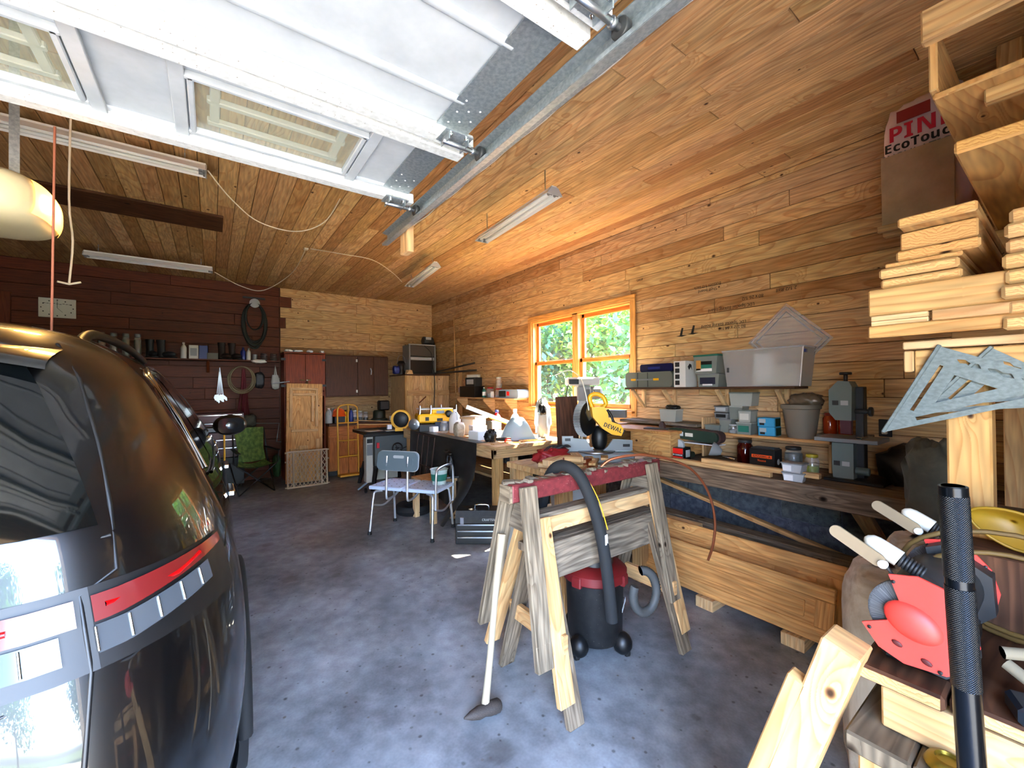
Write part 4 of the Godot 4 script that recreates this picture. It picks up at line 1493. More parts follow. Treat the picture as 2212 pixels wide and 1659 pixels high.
	for i in 16:
		var x := rr.randf_range(-0.08, 0.09)
		tube(w, curve([Vector3(0.42 + x * 0.2, 1.84, -8.09), Vector3(0.42 + x * 0.5, 1.5, -8.08 + rr.randf() * 0.04), Vector3(0.41 + x, 1.15, -8.08 + rr.randf() * 0.04), Vector3(0.41 + x * 1.1, 0.98 + rr.randf() * 0.08, -8.08)], 10), 0.008, 6)
	single("red_strap_bundle", w, mat("strapred", Color(0.38, 0.05, 0.09), 0.7), "bundle of dark red straps hanging inside the rope coil", "straps")
	w = N()
	lump(w, Vector3(0.64, 1.66, -8.06), Vector3(0.07, 0.13, 0.05), 0.3, 21)
	single("black_bag", w, M.dusty_black, "small black bag hanging under the back shelf", "bag")
	w = N()
	lump(w, Vector3(0.875, 1.63, -8.06), Vector3(0.06, 0.12, 0.04), 0.3, 22)
	tube(w, [Vector3(0.86, 1.74, -8.06), Vector3(0.875, 1.92, -8.09), Vector3(0.89, 1.74, -8.06)], 0.012, 6)
	single("white_bag", w, M.offwhite, "white plastic bag hanging beside the tall cabinet", "bag")
	# tall cabinet
	t = thing("tall_cabinet", "tall reddish brown cabinet behind the leaning plywood panel", "cabinet", Vector3(1.275, 0, -7.9))
	piece("side_panel", -0.315, -0.295, 0, 2.12, -0.22, 0.2, M.cabinet_red, t)
	piece("side_panel", 0.295, 0.315, 0, 2.12, -0.22, 0.2, M.cabinet_red, t)
	piece("top_panel", -0.32, 0.32, 2.1, 2.125, -0.22, 0.21, M.cabinet_red, t)
	piece("back_panel", -0.3, 0.3, 0, 2.1, -0.22, -0.2, M.cabinet_brown, t)
	piece("shelf", -0.295, 0.295, 1.38, 1.46, -0.2, 0.19, M.cabinet_red, t)
	piece("shelf", -0.295, 0.295, 0.7, 0.72, -0.2, 0.16, M.cabinet_red, t)
	for s in [-1, 1]:
		var dr := piece("door", (-0.297 if s < 0 else 0.002), (-0.002 if s < 0 else 0.297), 1.47, 2.09, 0.2, 0.22, M.cabinet_red, t)
		for y in [1.56, 2.0]:
			piece("hinge", s * 0.31 - 0.05, s * 0.31 + 0.015, y - 0.02, y + 0.02, 0.22, 0.225, M.black, dr, 0.001)
		piece("hasp", s * 0.05 - 0.035, s * 0.05 + 0.035, 1.645, 1.668, 0.22, 0.226, M.chrome, dr, 0.001)
	w = N()
	tube(w, [Vector3(0.01, 1.63, 0.23), Vector3(0.015, 1.655, 0.235), Vector3(0.03, 1.655, 0.235), Vector3(0.035, 1.63, 0.23)], 0.004, 6)
	box(w, Vector3(0.022, 1.615, 0.232), Vector3(0.035, 0.035, 0.015), Basis.IDENTITY, 0.003)
	part("padlock", w, M.chrome, t)
	for q in [[1.03, 1, 0.06], [1.17, 2, 0.08], [1.36, 3, 0.05], [1.55, 4, 0.03]]:
		w = N()
		lump(w, Vector3(q[0], 2.147, -7.75), Vector3(q[2], 0.022, 0.05), 0.7, q[1], 3.0, 0.8, 16)
		single("paper_scrap", w, M.white, "torn white scrap lying on top of the tall cabinet", "scrap", Vector3.ZERO, 0, "white scraps on the tall cabinet")
	# wall cabinet
	t = thing("wall_cabinet", "dark brown wall cabinet with three doors above the counter", "cabinet", Vector3(2.17, 1.36, -7.96))
	piece("carcass", -0.565, 0.565, 0, 0.75, -0.16, 0.14, M.cabinet_brown, t)
	piece("valance", -0.565, 0.5, -0.16, 0.0, -0.16, -0.14, M.pine_a, t, 0.003, Color(0.6, 0.52, 0.45))
	var dd := piece("door", -0.55, -0.02, 0.02, 0.73, 0.14, 0.16, M.cabinet_brown, t)
	piece("hinge", -0.035, -0.005, 0.63, 0.68, 0.16, 0.165, M.offwhite, dd, 0.001)
	piece("hinge", -0.035, -0.005, 0.07, 0.12, 0.16, 0.165, M.offwhite, dd, 0.001)
	dd = piece("door", 0.0, 0.27, 0.02, 0.73, 0.14, 0.16, M.cabinet_brown, t)
	w = N()
	tube(w, [Vector3(0.225, 0.52, 0.175), Vector3(0.24, 0.47, 0.18), Vector3(0.235, 0.40, 0.178)], 0.010, 6)
	part("pull", w, M.steel, dd)
	w = N()
	box(w, Vector3(0.425, 0.375, 0.165), Vector3(0.26, 0.71, 0.02), rotd(0, -6, 0), 0.003)
	part("door", w, M.cabinet_brown, t)
	# counter with base cabinet
	t = thing("base_cabinet", "oak base cabinet with drawers under the back counter", "cabinet", Vector3(2.25, 0, -7.82))
	piece("carcass", -0.65, 0.62, 0.09, 0.86, -0.28, 0.28, M.oak, t)
	piece("toe_kick", -0.64, 0.61, 0, 0.09, -0.28, 0.22, M.black, t)
	for i in 3:
		var x0 := -0.64 + 0.42 * i
		piece("drawer", x0, x0 + 0.40, 0.70, 0.84, 0.28, 0.30, M.oak, t, 0.006)
		var db := piece("door", x0, x0 + 0.40, 0.13, 0.67, 0.28, 0.30, M.oak, t, 0.006)
		piece("raised_panel", x0 + 0.07, x0 + 0.33, 0.20, 0.60, 0.30, 0.308, M.oak, db, 0.006, Color(0.9, 0.86, 0.82))
	var ct := N()
	slab(ct, 1.60, 2.87, 0.862, 0.905, -8.1, -7.49)
	single("countertop", ct, M.cabinet_brown, "brown countertop on the oak base cabinet", "countertop")
	var milk := mat("milkplastic", Color(0.62, 0.61, 0.58), 0.4)
	jug("cloudy plastic jug on the counter beside the tall cabinet", Vector3(1.64, 0.905, -7.68), 0.26, 0.06, milk, M.white, "cloudy jugs on the counter")
	jug("cloudy plastic jug on the counter beside the tall cabinet", Vector3(1.735, 0.905, -7.82), 0.26, 0.06, milk, M.white, "cloudy jugs on the counter")
	t = thing("hard_hat", "orange hard hat resting on a dark box on the counter", "hard hat", Vector3(1.80, 1.02, -7.66))
	w = N()
	lathe(w, [Vector2(0.115, 0.0), Vector2(0.125, 0.005), Vector2(0.105, 0.03), Vector2(0.09, 0.085), Vector2(0.05, 0.12), Vector2(0, 0.128)], Transform3D(), 24)
	part("shell", w, M.orange, t)
	w = N()
	tube(w, [Vector3(-0.09, 0.085, 0), Vector3(-0.05, 0.122, 0), Vector3(0, 0.132, 0), Vector3(0.05, 0.122, 0), Vector3(0.09, 0.085, 0)], 0.012, 8)
	part("crest", w, M.orange, t)
	carton("box", "dark box under the orange hard hat on the counter", "box", Vector3(1.80, 0.962, -7.66), Vector3(0.17, 0.113, 0.16), M.dusty_black)
	bottle("yellow plastic bottle on the counter behind the hand truck", Vector3(1.925, 0.905, -7.72), 0.22, 0.045, M.yellow, M.black)
	bottle("blue spray bottle on the counter behind the hand truck", Vector3(1.995, 0.905, -7.62), 0.25, 0.038, M.cobalt, M.black)
	for i in 3:
		jar("dusty clear jar on the counter behind the hand truck", Vector3(2.09 + 0.1 * i, 0.905, -7.75), 0.21 - 0.02 * i, 0.042, M.jarglass, M.offwhite, M.jardust, 0.4, "dusty jars on the counter")
	t = thing("shop_canister", "round green canister with a black box on top on the counter", "canister", Vector3(2.53, 0.905, -7.72))
	w = N()
	lathe(w, [Vector2(0, 0), Vector2(0.15, 0), Vector2(0.15, 0.03), Vector2(0.115, 0.05), Vector2(0.11, 0.17), Vector2(0.09, 0.19), Vector2(0, 0.19)], Transform3D(), 24)
	part("drum", w, mat("dullgreen", Color(0.12, 0.14, 0.09), 0.6), t)
	w = N()
	box(w, Vector3(0.08, 0.28, 0), Vector3(0.19, 0.18, 0.16), Basis.IDENTITY, 0.02)
	part("motor_box", w, M.black, t)
	carton("box", "small white box beside the green canister on the counter", "box", Vector3(2.72, 0.945, -7.60), Vector3(0.06, 0.08, 0.06), M.offwhite)
	# leaning plywood panel with cut-outs
	t = thing("plywood_sheet", "tall pale plywood door panel leaning on the tall cabinet", "panel", Vector3(1.19, 0, -7.28))
	t.rotation_degrees = Vector3(-5.5, 0, -1.5)
	piece("sheet", -0.27, 0.26, 0.02, 1.60, -0.02, 0.0, M.ply, t, 0.003, Color(0.92, 0.85, 0.75))
	for q in [[-0.225, -0.185, 0.90, 1.52], [0.15, 0.19, 0.90, 1.52], [-0.225, 0.19, 1.49, 1.53], [-0.20, 0.19, 0.82, 0.86], [0.09, 0.125, 0.98, 1.42], [-0.18, 0.18, 1.40, 1.44]]:
		piece("molding", q[0], q[1], q[2], q[3], 0.0, 0.022, M.pine_b, t, 0.003, Color(0.85, 0.78, 0.68))
	piece("pale_board", -0.22, -0.09, 0.05, 0.56, 0.0, 0.018, M.palepine, t)
	piece("pale_board", -0.088, 0.04, 0.05, 0.60, 0.0, 0.018, M.palepine, t, 0.003, Color(0.9, 0.88, 0.84))
	piece("pale_board", 0.16, 0.21, 0.05, 0.70, 0.0, 0.02, M.palepine, t)
	piece("pale_board", 0.225, 0.255, 0.05, 0.72, 0.0, 0.03, M.palepine, t, 0.003, Color(0.9, 0.85, 0.78))
	piece("stick", -0.08, 0.11, 0.44, 0.475, 0.018, 0.03, M.pine_a, t, 0.003, Color(0.75, 0.65, 0.55))
	# baby gate
	t = thing("lattice_gate", "tan folding baby gate with a diamond lattice leaning on the plywood", "gate", Vector3(1.195, 0, -7.03))
	t.rotation_degrees = Vector3(-4, 2, 0)
	var tan_ := mat("tanplastic", Color(0.66, 0.57, 0.46), 0.5)
	piece("top_rail", -0.29, 0.29, 0.535, 0.56, -0.012, 0.012, tan_, t)
	piece("bottom_rail", -0.29, 0.29, 0.0, 0.025, -0.012, 0.012, tan_, t)
	for x in [-0.28, -0.2, 0.20, 0.28]:
		piece("upright", x - 0.011, x + 0.011, 0.02, 0.54, -0.014, 0.014, tan_, t)
	for s in [-1, 1]:
		for i in 19:
			var x0 := -0.52 + 0.055 * i
			var a := Vector2(x0, 0.0)
			var b := Vector2(x0 + 0.30, 0.52)
			if s < 0:
				a.x = -a.x
				b.x = -b.x
			var ta := 0.0
			var tb := 1.0
			for lim in [-0.27, 0.27]:
				var tt: float = (lim - a.x) / (b.x - a.x)
				if (lim < 0.0) == (s > 0):
					ta = maxf(ta, tt)
				else:
					tb = minf(tb, tt)
			if tb - ta < 0.05:
				continue
			var p := a.lerp(b, ta)
			var q := a.lerp(b, tb)
			var ls := N()
			bar(ls, Vector3(p.x, p.y + 0.02, s * 0.003), Vector3(q.x, q.y + 0.02, s * 0.003), 0.009, 0.003, 0.0, Color.WHITE, Vector3.BACK)
			part("lattice_strip", ls, tan_, t)
	for q in [[-0.30, 0.54], [0.30, 0.54], [-0.30, 0.02], [0.30, 0.02], [-0.30, 0.40], [0.30, 0.40]]:
		w = N()
		cyl(w, Vector3(q[0] - signf(q[0]) * 0.02, q[1], 0), Vector3(q[0] + signf(q[0]) * 0.015, q[1], 0), 0.012, -1, 12)
		part("bumper", w, tan_, t)
	# hand truck
	t = thing("hand_truck", "yellow tubular hand truck standing against the base cabinet", "hand truck", Vector3(1.885, 0, -7.36))
	t.rotation_degrees = Vector3(-3, 0, 0)
	w = N()
	tube(w, curve([Vector3(-0.165, 0.06, 0), Vector3(-0.165, 0.6, 0), Vector3(-0.165, 1.10, 0), Vector3(-0.14, 1.195, 0), Vector3(-0.06, 1.225, 0), Vector3(0.06, 1.225, 0), Vector3(0.14, 1.195, 0), Vector3(0.165, 1.10, 0), Vector3(0.165, 0.6, 0), Vector3(0.165, 0.06, 0)], 48), 0.014, 10)
	part("frame", w, M.truckyellow, t)
	for y in [0.35, 0.62, 0.92]:
		w = N()
		tube(w, [Vector3(-0.165, y, 0), Vector3(0.165, y, 0)], 0.011, 8)
		part("crossbar", w, M.truckyellow, t)
	w = N()
	tube(w, [Vector3(0, 0.35, 0), Vector3(0.01, 1.22, 0)], 0.011, 8)
	part("centre_bar", w, M.truckyellow, t)
	piece("toe_plate", -0.18, 0.18, 0.03, 0.06, -0.01, 0.18, M.truckyellow, t)
	piece("panel", -0.15, -0.005, 0.06, 0.33, -0.012, 0.0, M.oak, t)
	piece("panel", 0.005, 0.15, 0.06, 0.33, -0.012, 0.0, M.oak, t)
	for s in [-1, 1]:
		w = N()
		cyl(w, Vector3(s * 0.10, 0.075, -0.10), Vector3(s * 0.15, 0.075, -0.10), 0.075, -1, 20)
		part("wheel", w, M.rubber, t)
	# red tool chest and the folding chair before it
	t = thing("tool_chest", "dark red steel drawer tool chest beyond the car mirror", "tool chest", Vector3(0.03, 0, -7.80))
	piece("body", -0.38, 0.37, 0.48, 1.15, -0.2, 0.2, mat("chestred", Color(0.30, 0.035, 0.06), 0.35), t, 0.006)
	for i in 5:
		var y := 0.52 + 0.125 * i
		var dw := piece("drawer", -0.36, 0.35, y, y + 0.11, 0.2, 0.212, M.chestred, t, 0.004)
		piece("drawer_pull", -0.35, 0.34, y + 0.098, y + 0.108, 0.212, 0.222, M.chrome, dw, 0.001)
	piece("lower_cabinet", -0.38, 0.37, 0.06, 0.475, -0.2, 0.2, M.black, t, 0.006)
	for x in [-0.33, 0.32]:
		w = N()
		cyl(w, Vector3(x, 0.035, 0.12), Vector3(x + 0.025, 0.035, 0.12), 0.035, -1, 14)
		part("caster", w, M.rubber, t)
	camp_chair()
	w = N()
	cyl(w, Vector3(0.140, 0.0, -6.98), Vector3(0.135, 1.12, -7.05), 0.012, -1, 10)
	single("broom_stick", w, M.yellow, "straight yellow broom handle standing before the red tool chest", "handle")
	w = N()
	tube(w, [Vector3(0.55, 0.95, -8.0), Vector3(0.92, 0.93, -8.0), Vector3(0.88, 0.62, -8.0), Vector3(0.95, 0.61, -8.0)], 0.009, 6)
	single("bent_rod", w, M.grey, "thin bent grey rod behind the green folding chair", "rod")
	w = N()
	lump(w, Vector3(0.49, 1.0, -7.9), Vector3(0.09, 0.10, 0.08), 0.4, 31)
	single("rag_bundle", w, M.canvas, "dull rag bundle above the back of the folding chair", "rags")
	w = N()
	bar(w, Vector3(0.80, 1.60, -7.75), Vector3(1.03, 1.63, -7.64), 0.02, 0.012, 0.002)
	single("steel_rule", w, M.lightgrey, "grey steel bar sticking out beside the tall cabinet", "bar")

func camp_chair() -> void:
	var t := thing("camp_chair", "green leaf patterned folding camp chair with black legs", "chair", Vector3(0.45, 0, -7.22), 12)
	var w := N()
	sheet(w, func(u: float, v: float) -> Vector3:
		var y := lerpf(0.44, 0.92, v)
		var hw := 0.17 + 0.05 * absf(v - 0.35)
		var x := lerpf(-hw, hw, u) + 0.06
		return Vector3(x, y - 0.03 * sin(PI * u) * (1.0 - v), -0.12 - 0.16 * v - 0.05 * sin(PI * u)), 16, 14)
	part("backrest", w, M.leafcloth, t)
	w = N()
	sheet(w, func(u: float, v: float) -> Vector3:
		var hw := lerpf(0.17, 0.27, v)
		var x := lerpf(-hw, hw, u) + 0.06 - 0.04 * v
		return Vector3(x, 0.44 - 0.05 * sin(PI * u) + 0.0 * v - 0.04 * sin(PI * v), lerpf(-0.13, 0.27, v)), 16, 10)
	part("seat", w, M.leafcloth, t)
	for q in [[Vector3(-0.24, 0.43, 0.27), Vector3(0.26, 0.0, 0.22)], [Vector3(0.28, 0.43, 0.27), Vector3(-0.2, 0.0, 0.22)], [Vector3(-0.22, 0.43, -0.15), Vector3(-0.2, 0.0, 0.22)], [Vector3(0.3, 0.43, -0.2), Vector3(0.26, 0.0, 0.22)], [Vector3(-0.2, 0.43, -0.15), Vector3(0.3, 0.0, -0.2)], [Vector3(0.3, 0.43, -0.15), Vector3(-0.22, 0.0, -0.2)], [Vector3(-0.16, 0.40, -0.15), Vector3(-0.15, 0.9, -0.28)], [Vector3(0.28, 0.40, -0.15), Vector3(0.27, 0.9, -0.28)]]:
		w = N()
		cyl(w, q[0], q[1], 0.009, -1, 8)
		part("leg", w, M.black, t)
	for s in [-1, 1]:
		w = N()
		bar(w, Vector3(0.05 + s * 0.26, 0.60, 0.26), Vector3(0.05 + s * 0.22, 0.62, -0.2), 0.05, 0.01, 0.003)
		part("armrest", w, M.black, t)
		w = N()
		cyl(w, Vector3(0.05 + s * 0.26, 0.60, 0.24), Vector3(0.03 + s * 0.26, 0.43, 0.26), 0.008, -1, 8)
		part("arm_post", w, M.black, t)
	w = N()
	lump(w, Vector3(0.36, 0.33, 0.0), Vector3(0.05, 0.16, 0.07), 0.3, 41)
	part("carry_bag", w, mat("baggreen", Color(0.08, 0.22, 0.09), 0.8), t)

func back_corner_things() -> void:
	# table saw
	var t := thing("table_saw", "grey table saw with a dark top on black splayed legs", "table saw", Vector3(2.16, 0, -6.32))
	piece("table_top", -0.36, 0.42, 0.815, 0.86, -0.48, 0.24, mat("sawtop", Color(0.12, 0.13, 0.14), 0.35, 0.5), t, 0.004)
	piece("front_rail", -0.40, 0.44, 0.80, 0.84, 0.24, 0.275, M.black, t, 0.006)
	piece("cabinet", -0.22, 0.34, 0.34, 0.815, -0.40, 0.20, mat("sawgrey", Color(0.34, 0.36, 0.36), 0.45), t, 0.01)
	piece("motor_cover", -0.34, -0.24, 0.12, 0.80, 0.05, 0.18, M.offwhite, t, 0.01, Color(0.8, 0.8, 0.8))
	piece("warning_label", -0.33, -0.25, 0.70, 0.76, 0.18, 0.183, M.black, t, 0.0)
	piece("warning_label", -0.33, -0.25, 0.52, 0.68, 0.18, 0.183, M.grey, t, 0.0)
	piece("switch", -0.20, -0.16, 0.62, 0.70, 0.20, 0.225, mat("pinkred", Color(0.80, 0.18, 0.22), 0.5), t)
	var w := N()
	lathe(w, [Vector2(0.075, -0.008), Vector2(0.085, 0.0), Vector2(0.075, 0.008), Vector2(0.065, 0.0), Vector2(0.075, -0.008)], Transform3D(rotd(90, 0, 0), Vector3(0.10, 0.60, 0.25)), 20)
	for i in 3:
		bar(w, Vector3(0.10, 0.60, 0.25), Vector3(0.10 + 0.072 * cos(i * 2.1), 0.60 + 0.072 * sin(i * 2.1), 0.25), 0.014, 0.008)
	cyl(w, Vector3(0.10, 0.60, 0.20), Vector3(0.10, 0.60, 0.26), 0.018)
	part("handwheel", w, M.black, t)
	w = N()
	bar(w, Vector3(0.14, 0.57, 0.245), Vector3(0.30, 0.63, 0.245), 0.02, 0.012)
	part("lever", w, M.black, t)
	for sx in [-1, 1]:
		for sz in [-1, 1]:
			w = N()
			bar(w, Vector3(0.06 + sx * 0.26, 0.35, -0.10 + sz * 0.28), Vector3(0.06 + sx * 0.33, 0.0, -0.10 + sz * 0.34), 0.05, 0.05, 0.004)
			part("leg", w, M.black, t)
	piece("leg_brace", -0.24, 0.36, 0.31, 0.345, 0.17, 0.2, M.black, t)
	piece("lower_panel", -0.1, 0.3, 0.05, 0.3, -0.3, -0.28, M.offwhite, t, 0.003, Color(0.7, 0.7, 0.66))
	w = N()
	bar(w, Vector3(-0.45, 0.03, 0.12), Vector3(-0.22, 0.15, 0.05), 0.03, 0.02)
	part("mobile_base_arm", w, M.greyblue, t)
	w = N()
	cyl(w, Vector3(-0.39, 0.035, 0.26), Vector3(-0.36, 0.035, 0.26), 0.035, -1, 14)
	part("caster", w, M.rubber, t)
	carton("box", "tiny white box on the table saw top", "box", Vector3(2.26, 0.895, -6.42), Vector3(0.07, 0.07, 0.05), M.white)
	for q in [[1.98, -6.30, 12.0], [2.22, -6.15, -10.0]]:
		w = N()
		box(w, Vector3(q[0], 0.863, q[1]), Vector3(0.22, 0.004, 0.16), rotd(0, q[2], 0), 0.0)
		single("paper_sheet", w, M.offwhite, "loose paper sheet lying on the table saw top", "paper", Vector3.ZERO, 0, "papers on the table saw")
	for q in [[Vector3(1.88, 0.985, -7.0), Vector3(2.78, 0.955, -5.98)], [Vector3(1.77, 0.96, -6.45), Vector3(2.66, 0.945, -5.90)]]:
		w = N()
		bar(w, q[0], q[1], 0.014, 0.012, 0.002, Color(1, 0.95, 0.85))
		single("wood_strip", w, M.palepine, "thin pale wood strip laid across the saw towards the planer", "stick", Vector3.ZERO, 0, "wood strips over the table saw")
	# plank cabinet in the corner
	t = thing("plank_cabinet", "corner cabinet of upright pine planks with a batten across", "cabinet", Vector3(3.34, 0, -7.70))
	piece("carcass", -0.45, 0.44, 0, 1.74, -0.4, 0.38, M.pine_b, t, 0.003, Color(0.9, 0.86, 0.8))
	piece("top", -0.47, 0.45, 1.74, 1.762, -0.42, 0.42, M.brownboard, t)
	for i in 7:
		piece("plank", -0.44 + 0.125 * i, -0.443 + 0.125 * (i + 1), 0.05, 1.735, 0.38, 0.40, M[["pine_a", "pine_c"][i % 2]], t, 0.003, tint(0.82, 0.98))
	piece("batten", -0.43, 0.43, 1.36, 1.46, 0.40, 0.42, M.pine_a, t, 0.003, Color(0.78, 0.7, 0.6))
	w = N()
	bar(w, Vector3(-0.2, 1.22, 0.41), Vector3(-0.06, 1.34, 0.41), 0.012, 0.02)
	part("brace", w, M.redwood, t)
	piece("corner_post", -0.47, -0.44, 0, 1.74, 0.36, 0.40, M.palepine, t, 0.003, Color(0.8, 0.76, 0.6))
	# drum machine on top of it
	t = thing("drum_sander", "old steel framed drum machine with a motor on the corner cabinet", "machine", Vector3(3.26, 1.762, -7.55))
	for x in [-0.26, 0.26]:
		piece("side_frame", x - 0.015, x + 0.015, 0, 0.56, -0.15, 0.17, M.grey, t, 0.004)
	piece("hood", -0.245, 0.245, 0.34, 0.55, -0.14, 0.16, mat("hoodgrey", Color(0.28, 0.26, 0.23), 0.6), t, 0.01)
	piece("light_band", -0.245, 0.245, 0.27, 0.33, 0.10, 0.165, M.lightgrey, t, 0.01)
	piece("feed_opening", -0.245, 0.245, 0.02, 0.27, -0.12, 0.08, M.black, t, 0.005)
	piece("bed", -0.27, 0.27, 0.0, 0.02, -0.15, 0.18, M.darkgrey, t)
	piece("top_bar", -0.275, 0.275, 0.555, 0.575, 0.13, 0.17, M.lightgrey, t)
	w = N()
	cyl(w, Vector3(0.08, 0.66, 0.0), Vector3(0.28, 0.66, 0.0), 0.085, -1, 20)
	var mo := part("motor", w, M.darkgrey, t)
	piece("motor_plate", 0.11, 0.22, 0.68, 0.73, 0.07, 0.082, M.lightgrey, mo, 0.0)
	w = N()
	tube(w, curve([Vector3(0.30, 0.66, 0), Vector3(0.33, 0.45, 0.02), Vector3(0.32, 0.2, 0.04), Vector3(0.31, 0.05, 0.02)], 14), 0.02, 6)
	part("drive_belt", w, M.rubber, t)
	w = N()
	tube(w, curve([Vector3(3.28, 2.31, -7.35), Vector3(3.42, 2.16, -7.34), Vector3(3.44, 1.9, -7.33), Vector3(3.43, 1.78, -7.24), Vector3(3.44, 1.5, -7.25), Vector3(3.42, 1.1, -7.25)], 30), 0.008, 6)
	single("power_cord", w, M.black, "black power cord hanging down the front of the corner cabinet", "cord")
	t = thing("camp_lantern", "dark round lantern beside the drum machine", "lantern", Vector3(2.88, 1.762, -7.50))
	w = N()
	lathe(w, [Vector2(0, 0), Vector2(0.07, 0), Vector2(0.075, 0.05), Vector2(0.05, 0.08), Vector2(0.055, 0.17), Vector2(0.08, 0.20), Vector2(0.05, 0.25), Vector2(0, 0.26)], Transform3D(), 20)
	part("body", w, M.dusty_black, t)
	w = N()
	tube(w, curve([Vector3(-0.08, 0.2, 0), Vector3(-0.06, 0.32, 0), Vector3(0, 0.36, 0), Vector3(0.06, 0.32, 0), Vector3(0.08, 0.2, 0)], 14), 0.003, 6)
	part("bail", w, M.steel, t)
	w = N()
	lump(w, Vector3(2.75, 1.84, -7.42), Vector3(0.06, 0.075, 0.06), 0.3, 51)
	single("blue_bundle", w, M.blue, "small dark blue bundle at the edge of the corner cabinet", "bundle")
	for i in 3:
		w = N()
		box(w, Vector3(2.965, 1.775 + 0.026 * i, -7.33), Vector3(0.12 - 0.02 * i, 0.024, 0.08), rotd(0, 10 * i, 0), 0.002, Color.WHITE, uvr())
		single("wood_offcut", w, M.pine_a, "small wood offcut stacked in front of the lantern", "wood block", Vector3.ZERO, 0, "offcuts by the lantern")
	# long poles in the corner
	w = N()
	cyl(w, Vector3(3.66, 0.9, -6.80), Vector3(3.74, 2.86, -7.02), 0.011, -1, 8)
	single("wood_pole", w, M.palepine, "thin pale pole leaning upright in the back right corner", "pole")
	for q in [[Vector3(3.55, 1.80, -7.6), Vector3(3.70, 1.93, -6.2)], [Vector3(3.50, 1.785, -7.4), Vector3(3.68, 1.80, -6.1)]]:
		w = N()
		cyl(w, q[0], q[1], 0.016, -1, 8)
		single("dark_pipe", w, mat("pipegrey", Color(0.22, 0.20, 0.18), 0.5), "dark pipe resting on the corner cabinet top", "pipe", Vector3.ZERO, 0, "pipes on the corner cabinet")
	for q in [[Vector3(3.62, 0.0, -6.62), Vector3(3.74, 1.95, -6.78), 0.09], [Vector3(3.5, 0.0, -6.7), Vector3(3.72, 1.3, -6.70), 0.07]]:
		w = N()
		bar(w, q[0], q[1], 0.02, q[2], 0.002, Color(0.72, 0.62, 0.5))
		single("leaning_board", w, M.pine_a, "brown board leaning upright between corner cabinet and wall shelf", "board", Vector3.ZERO, 0, "boards leaning in the corner")
	# wall shelf left of the window
	t = thing("wall_shelf", "pine wall shelf left of the window with cut braces", "shelf", Vector3(3.67, 1.335, -5.85))
	piece("shelf_board", -0.12, 0.13, -0.02, 0.0, -1.0, 1.0, M.pine_a, t)
	for z in [-0.8, 0.10, 0.72]:
		w = N()
		prism(w, [Vector2(0.13, -0.02), Vector2(-0.09, -0.02), Vector2(-0.09, -0.05), Vector2(0.10, -0.24), Vector2(0.13, -0.24)], 0.03, Transform3D(Basis.IDENTITY, Vector3(0, 0, z)))
		part("brace", w, M.pine_b, t)
	carton("box", "black cardboard box on the shelf left of the window", "box", Vector3(3.68, 1.43, -6.26), Vector3(0.2, 0.19, 0.52), M.black, 0, null)
	t = carton("box", "blue grey case on top of the black box", "case", Vector3(3.68, 1.60, -6.2), Vector3(0.16, 0.15, 0.27), M.darkgrey, 8, M.lightgrey, 0)
	carton("box", "small tilted white box on top of the blue grey case", "box", Vector3(3.68, 1.70, -6.2), Vector3(0.10, 0.05, 0.22), M.offwhite, 30)
	carton("box", "small wooden block at the far end of the window shelf", "box", Vector3(3.68, 1.375, -6.66), Vector3(0.12, 0.08, 0.16), M.pine_a)
	carton("box", "pale pink carton at the far end of the window shelf", "box", Vector3(3.68, 1.46, -6.62), Vector3(0.1, 0.09, 0.1), mat("palepink", Color(0.66, 0.55, 0.52)))
	bottle("teal bottle with white label on the window shelf", Vector3(3.64, 1.335, -5.80), 0.17, 0.033, M.teal, M.white, M.white)
	jar("jar with red lid full of hardware on the window shelf", Vector3(3.66, 1.335, -5.64), 0.17, 0.062, M.jarglass, M.red, M.grey, 0.35)
	jar("empty glass jar with red lid standing on the window shelf", Vector3(3.68, 1.335, -5.42), 0.15, 0.06, M.jarglass, M.red, M.grey, 0.25)
	jar("tall clear jar stacked on the red lidded jar", Vector3(3.68, 1.485, -5.42), 0.18, 0.05, M.jarglass, M.lightgrey, null)
	jar("small white jar on the window shelf", Vector3(3.62, 1.335, -5.52), 0.10, 0.03, M.white, M.white, null)
	t = thing("drill_case", "blue grey tool case with a red latch on the window shelf", "case", Vector3(3.68, 1.335, -5.03))
	w = N()
	prism(w, rrect(0.50, 0.13, 0.04, 4), 0.2, Transform3D(rotd(0, 90, 0), Vector3(-0.1, 0.066, 0)))
	part("shell", w, M.greyblue, t)
	piece("latch", -0.107, -0.1, 0.04, 0.10, -0.03, 0.03, M.brightred, t, 0.002)
	piece("window", -0.106, -0.1, 0.02, 0.11, -0.24, -0.06, M.darkgrey, t, 0.002)

